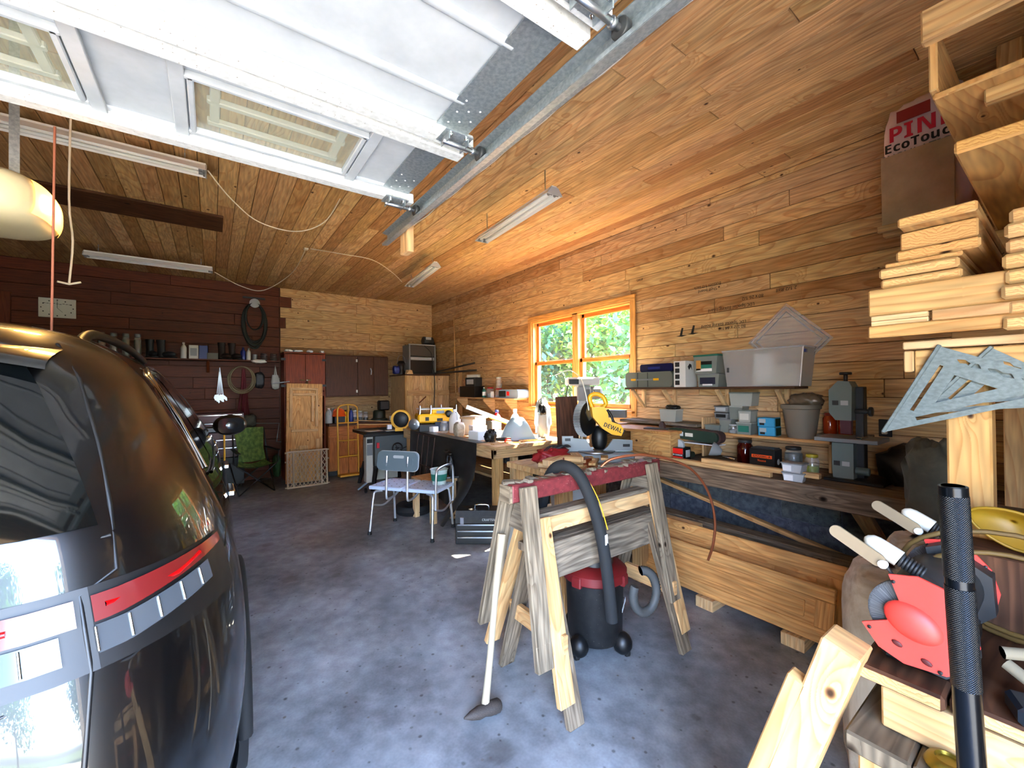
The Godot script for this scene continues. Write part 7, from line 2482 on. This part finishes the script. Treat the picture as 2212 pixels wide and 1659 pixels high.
	container("screw_tub", "green labelled tub carrying the barcode tub", Vector3(3.62, 1.09, -1.64), Vector3(0.13, 0.10, 0.12), M.frost, M.frostwhite, M.teal)
	container("screw_tub", "clear tub with a barcode label on the green labelled tub", Vector3(3.62, 1.191, -1.635), Vector3(0.12, 0.10, 0.10), M.frostwhite, M.frost, M.offwhite)
	for i in 2:
		t = carton("product_box", ["lower sky blue carton on the lower shelf", "upper sky blue carton on the lower shelf"][i], "box", Vector3(3.63, 1.127 + 0.073 * i, -1.475 - 0.004 * i), Vector3(0.12, 0.072, 0.125), M.skyblue)
		piece("label", -0.062, -0.06, 0.03, 0.062, -0.05, 0.0, M.lightgrey, t, 0.0)
		piece("barcode", -0.0625, -0.0605, 0.012, 0.03, -0.045, -0.01, M.ink, t, 0.0)
		piece("side_print", -0.04, 0.05, 0.005, 0.065, 0.0625, 0.064, mat("darkgreen", Color(0.05, 0.16, 0.07)), t, 0.0)
	t = thing("flower_pot", "large tan plastic flower pot with a plastic bag inside", "flower pot", Vector3(3.66, 1.09, -1.265))
	w = N()
	lathe(w, [Vector2(0, 0), Vector2(0.085, 0), Vector2(0.095, 0.03), Vector2(0.12, 0.22), Vector2(0.13, 0.225), Vector2(0.13, 0.255), Vector2(0.12, 0.255), Vector2(0.115, 0.23)], Transform3D(), 30)
	part("pot", w, mat("potgrey", Color(0.46, 0.42, 0.36), 0.6), t)
	w = N()
	lump(w, Vector3(3.68, 1.375, -1.24), Vector3(0.08, 0.055, 0.11), 0.4, 141, 2.5, 0.8, 24)
	single("plastic_bag", w, mat("brownfilm", Color(0.40, 0.34, 0.27), 0.3), "brownish clear plastic bag stuffed in the flower pot", "bag")
	for q in [[3.64, -1.075, "amber"], [3.64, -0.985, "amber"]]:
		jar("orange glass candle jar beside the band saw", Vector3(q[0], 1.14, q[1]), 0.15, 0.042, mat("amber", Color(0.50, 0.16, 0.03), 0.12), mat("candlelid", Color(0.45, 0.10, 0.04), 0.3), null, 0.6, "orange candle jars")
	w = N()
	slab(w, 3.55, 3.79, 1.10, 1.14, -1.13, -0.86)
	single("jar_shelf_block", w, M.weathered, "thick weathered block carrying the orange candle jars", "block")
	t = thing("outlet_box", "black wall outlet with a plug beside the band saw", "outlet", Vector3(3.79, 1.13, -0.80))
	piece("plate", -0.012, 0.0, 0, 0.12, -0.035, 0.035, M.black, t, 0.003)
	piece("plug", -0.04, -0.012, 0.02, 0.05, -0.015, 0.015, M.offwhite, t, 0.004)
	# pencil notes on the boards
	var wn := thing("pencil_notes", "handwritten notes inked on the pine wall boards", "writing", Vector3(3.7885, 0, 0))
	for q in [[2.20, -1.85, "LDC Special Baking Board"], [2.06, -1.92, "LDC Special Baking Board"], [2.02, -1.84, "80 1/2 x 44 1/4"], [2.26, -1.66, "80 x 26 1/2"], [2.44, -2.06, "Bottom 1/2 inch"], [2.40, -2.06, "Shelf board"], [2.28, -1.40, "2 1/2 Rail"], [2.66, -2.82, "#945"]]:
		words("handwriting", q[2], 0.026, M.ink, Transform3D(rotd(0, -90, 0) * rotd(0, 0, 180), Vector3(0, q[0], q[1])), wn, 0.001)
	for q in [[2.01, -2.22], [2.0, -2.34]]:
		w = N()
		prism(w, [Vector2(-0.01, 0.0), Vector2(-0.05, -0.005), Vector2(0.01, -0.014), Vector2(0.07, -0.004), Vector2(0.016, 0.002), Vector2(0.03, 0.07), Vector2(0.012, 0.075)], 0.001, Transform3D(rotd(0, -90, 0), Vector3(0.0, q[0], q[1])))
		part("dark_mark", w, M.ink, wn)

func pine_door(label: String, at: Vector3, tilt: float, L: float, H: float, m: Material) -> void:
	var t := thing("pine_door_panel", label, "door panel", at, 0.0, "pine door panels under the bench")
	t.rotation_degrees.z = -tilt
	piece("stile", -0.018, 0.018, 0, 0.075, -L / 2, L / 2, m, t, 0.004, Color(0.95, 0.74, 0.50))
	piece("stile", -0.018, 0.018, H - 0.075, H, -L / 2, L / 2, m, t, 0.004, Color(0.95, 0.76, 0.52))
	piece("rail", -0.018, 0.018, 0.075, H - 0.075, -L / 2, -L / 2 + 0.09, m, t, 0.004, Color(0.93, 0.72, 0.48))
	piece("rail", -0.018, 0.018, 0.075, H - 0.075, L / 2 - 0.09, L / 2, m, t, 0.004, Color(0.93, 0.72, 0.48))
	piece("field", -0.006, 0.006, 0.075, H - 0.075, -L / 2 + 0.09, L / 2 - 0.09, m, t, 0.0, Color(0.90, 0.68, 0.45))
	piece("raised_panel", -0.014, 0.006, 0.105, H - 0.105, -L / 2 + 0.14, L / 2 - 0.14, m, t, 0.012, Color(0.90, 0.66, 0.42))

func under_bench() -> void:
	pine_door("pine raised panel door leaning lowest under the workbench", Vector3(2.70, 0.075, -1.45), 14, 1.30, 0.30, M.pine_b)
	pine_door("pine raised panel door leaning behind the lower door panel", Vector3(2.80, 0.075, -1.46), 14, 1.36, 0.40, M.pine_a)
	for z in [-1.50, -0.98]:
		var w := N()
		slab(w, 2.66, 2.86, 0.0, 0.072, z - 0.06, z + 0.06)
		single("wood_block", w, M.pine_b, "short wood block on the floor under the pine door panels", "wood block", Vector3.ZERO, 0, "blocks under the door panels")
	var w := N()
	slab(w, 2.90, 2.98, 0.42, 0.46, -1.98, -1.68)
	single("short_plank", w, M.pine_c, "short pine plank end lying above the door panels", "plank")
	var labs := ["dark weathered board at the bottom of the pile under the workbench", "rough grey board in the pile under the workbench", "long brown board on the pile under the workbench", "broken edged weathered board on the pile under the workbench", "pale faced board against the block wall under the workbench", "dark square timber in the pile under the workbench"]
	var k := 0
	for q in [[3.02, 0.0, 0.14, 0.16, 0.0], [3.04, 0.14, 0.12, 0.14, 1.2], [3.05, 0.262, 0.10, 0.13, -1.0], [3.22, 0.0, 0.10, 0.30, 0.0], [3.24, 0.302, 0.12, 0.04, 1.5], [3.40, 0.0, 0.16, 0.2, 0.0]]:
		w = N()
		box(w, Vector3(q[0] + q[2] / 2, q[1] + q[3] / 2, -1.55), Vector3(q[2], q[3] - 0.003, 2.0), rotd(0, q[4], 0), 0.006, tint(0.85, 1.0), uvr())
		single("long_board", w, M.weathered if k != 4 else M.brownboard, labs[k], "board")
		k += 1
	w = N()
	bar(w, Vector3(3.30, 0.66, -2.32), Vector3(3.22, 0.37, -0.72), 0.05, 0.03, 0.003, Color(0.85, 0.72, 0.58))
	single("slanting_strip", w, M.pine_a, "long brown strip slanting across the block wall under the bench", "strip")
	w = N()
	box(w, Vector3(3.10, 0.425, -1.55), Vector3(0.12, 0.06, 1.9), rotd(0.6, 0.5, 0), 0.006, Color(0.8, 0.74, 0.68), uvr())
	single("long_board", w, M.weathered, "long weathered board topmost of the pile under the workbench", "board")

func lumber(label: String, x0: float, y0: float, y1: float, z0: float, z1: float, m: Material, col := Color.WHITE, bev := 0.006, x1 := 3.70) -> void:
	var w := N()
	box(w, Vector3((x0 + x1) / 2, (y0 + y1) / 2, (z0 + z1) / 2), Vector3(x1 - x0, y1 - y0 - 0.0015, absf(z1 - z0)), Basis.IDENTITY, bev, col, uvr())
	var t := thing("lumber_board", label, "lumber", Vector3.ZERO, 0.0, "boards on the lumber rack")
	part("board", w, m, t)
	# end grain: close growth rings on the sawn face
	w = N()
	var zc := (z0 + z1) / 2
	box(w, Vector3(x0 - 0.0008, (y0 + y1) / 2, zc), Vector3(0.0016, y1 - y0 - 2.0 * bev, absf(z1 - z0) - 2.0 * bev), Basis.IDENTITY, 0.0, col)
	part("end_grain", w, M.endgrain, t)

func lumber_rack() -> void:
	# rings cut across, for sawn ends
	var S := 256
	var im := Image.create(S, S, false, Image.FORMAT_RGB8)
	var n := noise_img(S, S, 15, 0.02, 3)
	for y in S:
		for x in S:
			var d := sqrt(pow(x - 70.0, 2) + pow(y + 260.0, 2)) / 11.0 + n[y * S + x] / 255.0 * 1.2
			var k: float = pow(d - floor(d), 2.5)
			im.set_pixel(x, y, Color(0.86, 0.70, 0.47).lerp(Color(0.66, 0.44, 0.24), k * 0.8))
	var eg := mat("endgrain", Color.WHITE, 0.75)
	eg.albedo_texture = ImageTexture.create_from_image(im)
	eg.uv1_scale = Vector3(5, 5, 5)
	var t := thing("lumber_rack", "pine post and arms of the lumber rack by the front wall", "rack", Vector3(1.82, 0, 0))
	piece("post", -0.04, 0.05, 0, 1.604, -0.238, -0.148, M.palepine, t, 0.005, Color(0.95, 0.86, 0.66))
	piece("post", 1.50, 1.59, 0, CE - 0.004, -0.238, -0.148, M.palepine, t, 0.005)
	piece("arm", -0.005, 0.034, 1.722, 1.809, -0.412, 0.42, M.palepine, t, 0.004, Color(1, 0.93, 0.78)).position.x = -0.045
	piece("arm", 1.45, 1.49, 1.722, 1.809, -0.412, 0.42, M.palepine, t, 0.004)
	piece("arm", -0.06, -0.02, 1.650, 1.688, -0.412, 0.42, M.palepine, t, 0.004, Color(0.95, 0.82, 0.62))
	piece("arm_strip", -0.055, -0.02, 1.705, 1.721, -0.405, -0.27, M.pine_a, t, 0.002)
	piece("arm_strip", -0.055, -0.02, 1.689, 1.704, -0.405, -0.27, M.pine_b, t, 0.002)
	piece("arm_strip", -0.055, -0.02, 1.689, 1.721, -0.262, 0.1, M.pine_a, t, 0.002, Color(0.8, 0.7, 0.6))
	piece("beam", -0.062, -0.045, 1.50, 1.60, -0.30, 0.42, M.palepine, t, 0.003, Color(1, 0.92, 0.74))
	piece("beam_cap", -0.075, -0.02, 1.605, 1.628, -0.325, 0.42, M.pine_a, t, 0.003)
	piece("short_strut", -0.065, -0.045, 1.535, 1.60, -0.325, -0.302, M.palepine, t, 0.003)
	piece("arm", 0.9, 0.94, 2.06, 2.15, -0.40, 0.42, M.palepine, t, 0.004)
	piece("arm", 1.55, 1.59, 2.06, 2.15, -0.40, 0.42, M.palepine, t, 0.004)
	piece("shelf_board", 1.50, 1.56, 2.395, 2.43, -0.70, -0.15, M.palepine, t, 0.003)
	piece("shelf_board", 1.38, 1.42, 2.395, 2.43, -0.70, -0.15, M.palepine, t, 0.003)
	# stack on the long arm, ends facing into the bay
	var p: Material = M.palepine
	lumber("rounded pale board lowest in the short stack on the rack arm", 1.79, 1.812, 1.842, -0.385, -0.20, p, Color(1, 0.95, 0.85), 0.009)
	lumber("rounded pale board second in the short stack on the rack arm", 1.785, 1.844, 1.876, -0.388, -0.205, p, Color(1, 0.96, 0.88), 0.009)
	lumber("brown edged board third in the short stack on the rack arm", 1.80, 1.878, 1.894, -0.375, -0.20, M.pine_a, Color(0.85, 0.72, 0.55), 0.004)
	lumber("orange brown board fourth in the short stack on the rack arm", 1.81, 1.896, 1.930, -0.350, -0.165, M.pine_a, Color(0.9, 0.76, 0.58), 0.006)
	lumber("wide board with bold ring pattern overhanging the short stack", 1.76, 1.990, 2.022, -0.335, -0.165, M.pine_c, Color(0.92, 0.83, 0.66), 0.005)
	lumber("thin packer board under the overhanging wide board", 1.82, 1.932, 1.988, -0.34, -0.17, M.pine_a, Color(0.86, 0.75, 0.6), 0.004)
	lumber("broad heavy plank with swirling grain high on the rack", 1.72, 2.152, 2.19, -0.205, 0.08, M.pine_c, Color(0.93, 0.82, 0.6), 0.006)
	for i in 8:
		var o: float = [0.0, 0.02, -0.005, 0.012, 0.0, 0.016, 0.01, 0.03][i]
		lumber(["stubby pale board at the bottom of the tall stack", "second board from the bottom of the tall stack", "third board from the bottom of the tall stack", "fourth board from the bottom of the tall stack", "fifth board from the bottom of the tall stack", "sixth board from the bottom of the tall stack", "seventh board from the bottom of the tall stack", "tan board on top of the tall stack"][i], 1.74 + o, 1.640 + 0.042 * i, 1.680 + 0.042 * i, -0.122 + o * 0.4, 0.06, [p, M.pine_b][i % 2], tint(0.9, 1.0), 0.008, 1.755 + o + 0.02 if i < 4 else 3.7)
	# box ends under the ceiling
	t = thing("wood_crate", "pine crate high on the rack under the ceiling", "crate", Vector3(1.82, 2.40, -0.02))
	piece("side_board", -0.02, 1.5, 0.0, 0.20, -0.245, -0.225, M.pine_b, t, 0.004, Color(0.9, 0.82, 0.66))
	piece("end_cleat", -0.06, -0.02, 0.14, 0.24, -0.255, 0.35, p, t, 0.005)
	piece("bottom_board", 0.0, 1.5, -0.02, 0.0, -0.24, 0.35, M.pine_c, t, 0.004, Color(0.85, 0.72, 0.54))
	piece("batten", 0.06, 0.10, -0.06, -0.02, -0.14, 0.35, p, t, 0.004)
	# insulation bag and cardboard
	t = thing("insulation_bag", "white and pink insulation bag wedged under the ceiling on the rack", "insulation bag", Vector3(3.42, 2.43, -0.50))
	var w := N()
	lump(w, Vector3(0, 0.37, 0), Vector3(0.17, 0.36, 0.19), 0.12, 151, 1.5, 0.45, 34)
	part("bag", w, mat("bagpink", Color(0.84, 0.74, 0.74), 0.4), t)
	piece("logo_panel", -0.194, -0.19, 0.58, 0.645, -0.11, 0.03, mat("logored", Color(0.52, 0.10, 0.07)), t, 0.0)
	words("lettering", "PINK", 0.085, mat("magenta", Color(0.72, 0.03, 0.16)), Transform3D(rotd(0, -90, 0), Vector3(-0.194, 0.52, -0.01)), t, 0.002, true)
	words("lettering", "EcoTouch", 0.05, M.ink, Transform3D(rotd(0, -90, 0), Vector3(-0.194, 0.445, -0.01)), t, 0.002, true)
	words("lettering", "INSULATION", 0.042, M.grey, Transform3D(rotd(0, -90, 0), Vector3(-0.194, 0.385, -0.01)), t, 0.002)
	t = carton("cardboard_sheet", "plain tan cardboard sheet standing before the insulation bag", "cardboard", Vector3(3.22, 2.63, -0.53), Vector3(0.012, 0.40, 0.30), M.card)
	# speed squares hanging on the beam
	square("large aluminium rafter square hanging from the rack beam", Vector3(1.738, 1.609, -0.244), 1.0, -26.0)
	square("smaller aluminium square hanging behind the large rafter square", Vector3(1.752, 1.597, -0.145), 0.82, -38.0)

func square(label: String, at: Vector3, k: float, roll: float) -> void:
	# right angle at the hanging corner; the thick fence runs down to the left
	var t := thing("rafter_square", label, "square", at, -90.0, "rafter squares")
	t.rotation_degrees.z = 0.0
	var L := 0.295 * k
	var root := CSGPolygon3D.new()
	root.name = "blade"
	root.depth = 0.004
	root.material = M.squaremetal
	var r := Basis(Vector3.BACK, deg_to_rad(roll))
	var tri_ := []
	for q in [Vector2(0, 0), Vector2(0, -L), Vector2(L, 0)]:
		tri_.append(Vector2((r * Vector3(q.x, q.y, 0)).x, (r * Vector3(q.x, q.y, 0)).y))
	root.polygon = PackedVector2Array(tri_)
	t.add_child(root)
	var holes := [[Vector2(0.065, -0.065), Vector2(0.065, -0.155), Vector2(0.155, -0.065)], [Vector2(0.025, -0.05), Vector2(0.034, -0.05), Vector2(0.034, -0.20), Vector2(0.025, -0.20)], [Vector2(0.045, -0.215), Vector2(0.052, -0.222), Vector2(0.212, -0.062), Vector2(0.205, -0.055)]]
	for j in 3:
		var x0 := 0.05 + 0.065 * j
		holes.append([Vector2(x0, -0.022), Vector2(x0 + 0.01, -0.03), Vector2(x0 + 0.022, -0.026), Vector2(x0 + 0.034, -0.032), Vector2(x0 + 0.055, -0.028), Vector2(x0 + 0.045, -0.018), Vector2(x0 + 0.03, -0.022), Vector2(x0 + 0.015, -0.017)])
	for h in holes:
		var c := CSGPolygon3D.new()
		c.name = "cutout"
		c.operation = CSGShape3D.OPERATION_SUBTRACTION
		c.depth = 0.02
		c.material = M.squaremetal
		var pl := PackedVector2Array()
		for q in h:
			var v: Vector3 = r * Vector3(q.x * k, q.y * k, 0)
			pl.append(Vector2(v.x, v.y))
		c.polygon = pl
		root.add_child(c, true)
		c.position.z = 0.01
	var w := N()
	bar(w, r * Vector3(0.0, 0.004, 0.002), r * Vector3(0.0, -L, 0.002), 0.010, 0.011, 0.002, Color.WHITE, Vector3.BACK)
	part("fence", w, M.squaremetal, t)

func near_right() -> void:
	# knurled black bar standing close to the doorway
	var S := 64
	var im := Image.create(S, S, false, Image.FORMAT_L8)
	for y in S:
		for x in S:
			var a: float = absf(fposmod((x + y) / 16.0, 1.0) - 0.5) + absf(fposmod((x - y) / 16.0, 1.0) - 0.5)
			im.set_pixel(x, y, Color(a, a, a))
	var kn := mat("knurl", Color(0.17, 0.18, 0.19), 0.34, 0.9)
	kn.heightmap_enabled = true
	kn.heightmap_texture = ImageTexture.create_from_image(im)
	kn.heightmap_scale = 0.12
	kn.uv1_scale = Vector3(70, 8, 1)
	var sb := mat("blacksteel", Color(0.14, 0.15, 0.165), 0.24, 0.9)
	var t := thing("black_bar", "upright black steel bar with knurled bands beside the bench grinder", "bar", Vector3(1.085, 0, -0.093))
	var at := func(y: float) -> Vector3: return Vector3(lerpf(0.0, -0.071, y / 1.325), y, lerpf(0.0, -0.036, y / 1.325))
	for q in [[0.0, 0.985, 0.0182, sb], [0.985, 1.155, 0.0190, kn], [1.155, 1.17, 0.0178, sb], [1.17, 1.31, 0.0190, kn], [1.31, 1.325, 0.0185, sb]]:
		var w := N()
		tube(w, [at.call(q[0]), at.call((q[0] + q[1]) / 2), at.call(q[1])], q[2], 28)
		part("knurled_grip" if q[3] == kn else "shaft", w, q[3], t)
	var w := N()
	tube(w, [at.call(1.3252), at.call(1.3262)], 0.0145, 24)
	part("open_end", w, M.black, t)
	# old weathered table with plank top boards
	t = thing("old_table", "rough weathered low table with a plank top by the front wall", "table", Vector3(1.12, 0, 0.0))
	for i in 5:
		piece("top_board", 0.0, 0.70, 0.70, 0.742, -0.315 + 0.11 * i, -0.318 + 0.11 * (i + 1), M.weathered, t, 0.005, tint(0.6, 0.75))
	piece("front_rail", 0.02, 0.06, 0.62, 0.70, -0.28, 0.22, M.pine_a, t, 0.004, Color(0.85, 0.7, 0.5))
	for q in [[0.05, -0.26], [0.62, -0.26], [0.05, 0.2], [0.62, 0.2]]:
		piece("leg", q[0] - 0.035, q[0] + 0.035, 0, 0.70, q[1] - 0.035, q[1] + 0.035, M.pine_a, t, 0.004, Color(0.8, 0.66, 0.5))
	piece("lower_slat", 0.08, 0.60, 0.42, 0.45, -0.25, 0.18, M.cabinet_red, t, 0.004)
	w = N()
	slab(w, 1.195, 1.235, 0.744, 0.832, -0.268, 0.24, 0.004)
	single("timber_bearer", w, M.palepine, "pale two by four on edge across the old table", "timber")
	w = N()
	slab(w, 1.62, 1.66, 0.744, 0.832, -0.268, 0.24, 0.004)
	single("timber_bearer", w, M.palepine, "rear pale bearer under the grinder planks", "timber")
	for i in 3:
		lumber(["dirty plank with orange end grain under the bench grinder", "dirty plank beside the black bar on the bearers", "dirty plank nearest the front wall on the bearers"][i], 1.185 + 0.012 * i, 0.834, 0.868, -0.308 + 0.145 * i, -0.168 + 0.145 * i, M.brownboard, Color(0.8, 0.75, 0.7), 0.006, 1.80)
	grinder()
	# leaning timbers
	w = N()
	bar(w, Vector3(1.165, 0.0, -0.600), Vector3(1.165, 0.915, -0.318), 0.075, 0.092, 0.004, Color(0.98, 0.92, 0.78), Vector3.RIGHT, Vector2(0.35, 0.1))
	single("leaning_timber", w, M.pine_c, "knotty heavy timber leaning against the old table", "timber")
	w = N()
	bar(w, Vector3(1.14, 0.0, -0.665), Vector3(1.14, 0.80, -0.405), 0.04, 0.042, 0.003, Color(1, 0.95, 0.85), Vector3.RIGHT, uvr())
	single("leaning_stick", w, M.palepine, "thin pale stick leaning beside the knotty timber", "stick")
	# odds and ends
	t = thing("brass_plate", "round tarnished brass fitting on the old table edge", "fitting", Vector3(1.16, 0.743, -0.16))
	w = N()
	lathe(w, [Vector2(0, 0), Vector2(0.032, 0), Vector2(0.036, 0.008), Vector2(0.03, 0.02), Vector2(0.02, 0.024), Vector2(0.018, 0.018), Vector2(0, 0.018)], Transform3D(), 26)
	part("disc", w, mat("brass", Color(0.50, 0.42, 0.14), 0.35, 0.8), t)
	t = thing("steel_clamp", "blue grey steel bracket lying on the dirty planks", "bracket", Vector3(1.23, 0.868, -0.055), 20)
	piece("block", -0.03, 0.04, 0, 0.035, -0.03, 0.05, mat("gunmetal", Color(0.12, 0.15, 0.18), 0.4, 0.4), t, 0.008)
	w = N()
	cyl(w, Vector3(-0.031, 0.02, 0.0), Vector3(-0.0295, 0.02, 0.0), 0.008, -1, 12)
	part("hole", w, M.black, t)
	for q in [[Vector3(1.30, 0.95, -0.10), Vector3(1.34, 0.955, -0.02), Vector3(1.36, 0.92, 0.08)], [Vector3(1.30, 0.93, -0.095), Vector3(1.28, 0.90, -0.03), Vector3(1.30, 0.875, 0.05)]]:
		w = N()
		tube(w, curve(q, 12), 0.012, 8)
		single("dry_branch", w, mat("drywood", Color(0.46, 0.42, 0.34), 0.9), "dry grey branch lying beside the grinder", "branch", Vector3.ZERO, 0, "branches by the grinder")
	t = thing("yellow_scoop", "yellow plastic scoop leaning on the rack post", "scoop", Vector3(1.66, 1.085, -0.125))
	w = N()
	sheet(w, func(u: float, v: float) -> Vector3:
		var a := TAU * u
		var k := 0.055 + 0.012 * cos(a)
		return Vector3(0.045 * (1.0 - v * v), 0.045 + k * v * sin(a) * 0.9, 0.075 * v * cos(a)), 30, 8)
	part("bowl", w, mat("dirtyyellow", Color(0.55, 0.42, 0.06), 0.5), t)
	w = N()
	var rim := []
	for i in 30:
		var a := TAU * i / 30
		rim.append(Vector3(0.0, 0.045 + (0.055 + 0.012 * cos(a)) * sin(a) * 0.9, 0.075 * cos(a)))
	tube(w, rim, 0.004, 6, true)
	part("rim", w, M.dirtyyellow, t)
	t.rotation_degrees = Vector3(20, 0, 14)
	w = N()
	slab(w, 1.60, 1.76, 0.868, 1.06, -0.19, -0.06)
	single("tool_crate", w, M.brownboard, "dark wooden crate behind the grinder carrying the yellow scoop", "crate")
	for q in [[0.10, 0.0], [0.14, 0.06]]:
		w = N()
		var loop := []
		for i in 26:
			var a := TAU * i / 26
			loop.append(Vector3(1.52 + 0.03 * sin(a * 2) + q[1], 1.0 + q[0] * sin(a) * 0.9, -0.12 + q[0] * cos(a) * 1.3))
		tube(w, loop, 0.006, 6, true)
		single("cord_loop", w, mat("cordtan", Color(0.36, 0.27, 0.10), 0.7), "loop of tan cord behind the grinder", "cord", Vector3.ZERO, 0, "cord loops behind the grinder")
	# paper sacks on the floor and canvas in the dark
	t = thing("paper_sack", "brown paper sack standing on the floor behind the grinder", "sack", Vector3(2.02, 0, -0.44), 14)
	w = N()
	lump(w, Vector3(0, 0.41, 0), Vector3(0.13, 0.41, 0.12), 0.10, 161, 1.6, 0.4, 30)
	part("sack", w, M.kraft, t)
	piece("print_panel", -0.142, -0.138, 0.30, 0.52, -0.02, 0.09, M.darkgrey, t, 0.0)
	piece("square_mark", -0.142, -0.138, 0.66, 0.72, 0.02, 0.09, M.dullgreen, t, 0.0)
	w = N()
	lump(w, Vector3(2.30, 0.44, -0.38), Vector3(0.12, 0.44, 0.12), 0.12, 162, 1.6, 0.4, 26)
	single("paper_sack", w, M.kraft, "second brown paper sack tucked behind the first one", "sack")
	w = N()
	lump(w, Vector3(2.42, 1.06, -0.36), Vector3(0.10, 0.20, 0.09), 0.35, 163, 1.8, 0.7, 30)
	single("canvas_cloth", w, M.canvas, "brown canvas cloth with an eyelet hanging behind the rack post", "cloth")
	w = N()
	slab(w, 2.22, 2.62, 0.0, 0.86, -0.46, -0.24)
	single("dark_crate", w, M.cabinet_brown, "dark upright crate behind the rack post", "crate")

func grinder() -> void:
	var t := thing("bench_grinder", "red faced bench grinder with dusty eye shields on the planks", "grinder", Vector3(1.40, 0.868, -0.215))
	var fr: Material = M.fishred
	# outline of the wheel cover in (z, y), spread along the axis x
	var pl := [Vector2(-0.041, 0.208), Vector2(-0.024, 0.156), Vector2(-0.045, 0.105), Vector2(-0.089, 0.082), Vector2(-0.06, 0.04), Vector2(-0.018, 0.023), Vector2(0.047, 0.03), Vector2(0.085, 0.06), Vector2(0.094, 0.11), Vector2(0.08, 0.165), Vector2(0.045, 0.207), Vector2(0.006, 0.219)]
	for s in [-1, 1]:
		var x := -0.18 if s < 0 else 0.17
		var w := N()
		prism(w, pl, 0.006, Transform3D(rotd(0, -90, 0), Vector3(x, 0, 0)))
		var pt := part("wheel_cover", w, fr, t)
		w = N()
		prism(w, [Vector2(-0.03, 0.20), Vector2(-0.02, 0.15), Vector2(-0.04, 0.10), Vector2(-0.07, 0.07), Vector2(-0.05, 0.03), Vector2(0.045, 0.02), Vector2(0.09, 0.07), Vector2(0.085, 0.16), Vector2(0.0, 0.215)], 0.05, Transform3D(rotd(0, -90, 0), Vector3(x + (0.052 if s < 0 else -0.004), 0, 0)))
		part("guard", w, M.darkgrey, pt)
		w = N()
		ball(w, Vector3(x - 0.004, 0.118, -0.003), Vector3(0.022, 0.036, 0.05), rotd(26, 0, 0), 24)
		part("hub_dome", w, fr, pt)
		for q in [[-0.033, 0.195], [-0.075, 0.077], [0.038, 0.034], [0.07, 0.17]]:
			w = N()
			cyl(w, Vector3(x - 0.009, q[1], q[0]), Vector3(x - 0.005, q[1], q[0]), 0.004, -1, 10)
			part("screw", w, M.black, pt)
		for q in [[-0.028, 0.062], [0.018, 0.044]]:
			w = N()
			ball(w, Vector3(x - 0.007, q[1], q[0]), Vector3(0.003, 0.006, 0.010), rotd(22, 0, 0), 10)
			part("louver", w, mat("deepred", Color(0.30, 0.04, 0.03), 0.6), pt)
		w = N()
		lathe(w, [Vector2(0.0, -0.013), Vector2(0.072, -0.013), Vector2(0.078, -0.008), Vector2(0.078, 0.008), Vector2(0.072, 0.013), Vector2(0, 0.013)], Transform3D(rotd(0, 0, 90), Vector3(x + 0.025, 0.118, -0.005)), 30)
		part("grinding_wheel", w, mottled("stone", Color(0.26, 0.27, 0.28), Color(0.42, 0.43, 0.44), 0.05, 171, 0.9, 6.0, 300, Color(0.6, 0.6, 0.6)), t)
		# eye shield, a dusty paddle on its bracket
		w = N()
		prism(w, rrect(0.115, 0.03, 0.0145, 6), 0.005, Transform3D(rotd(0, -90, 0) * rotd(0, 0, 150), Vector3(x + 0.01, 0.252, -0.10)))
		part("eye_shield", w, mat("dustshield", Color(0.50, 0.43, 0.33), 0.8), t)
		w = N()
		bar(w, Vector3(x + 0.01, 0.225, -0.05), Vector3(x + 0.015, 0.19, -0.03), 0.012, 0.006)
		part("shield_bracket", w, M.black, t)
		w = N()
		lathe(w, [Vector2(0.0, -0.008), Vector2(0.009, -0.006), Vector2(0.009, 0.004), Vector2(0, 0.006)], Transform3D(rotd(0, 0, 90), Vector3(x + 0.003, 0.224, -0.052)), 14)
		part("wing_nut", w, M.white, t)
		# small white lamp head on a spring neck
		var d := Vector3(0.0, 0.45, -0.85).normalized()
		var bb := Basis(d.cross(Vector3.RIGHT).normalized(), d, Vector3.RIGHT)
		w = N()
		lathe(w, [Vector2(0.0, 0.0), Vector2(0.019, 0.0), Vector2(0.019, 0.045), Vector2(0.016, 0.058), Vector2(0.008, 0.067), Vector2(0, 0.07)], Transform3D(bb, Vector3(x + 0.035, 0.235, -0.03)), 20)
		part("lamp_head", w, M.offwhite, t)
		w = N()
		var hp := []
		for i in 50:
			hp.append(Vector3(x + 0.035, 0.0, 0.0) + Vector3(0, 0.235, -0.03) - d * (0.044 * i / 49.0) + bb.x * 0.014 * cos(i * 0.9) + bb.z * 0.014 * sin(i * 0.9))
		tube(w, hp, 0.003, 6)
		part("spring_neck", w, M.darkgrey, t)
	var w := N()
	cyl(w, Vector3(-0.12, 0.118, 0.0), Vector3(0.13, 0.118, 0.0), 0.072, -1, 28)
	part("motor", w, M.darkgrey, t)
	w = N()
	box(w, Vector3(0.0, 0.03, 0.0), Vector3(0.30, 0.06, 0.13), Basis.IDENTITY, 0.01)
	part("base", w, M.black, t)
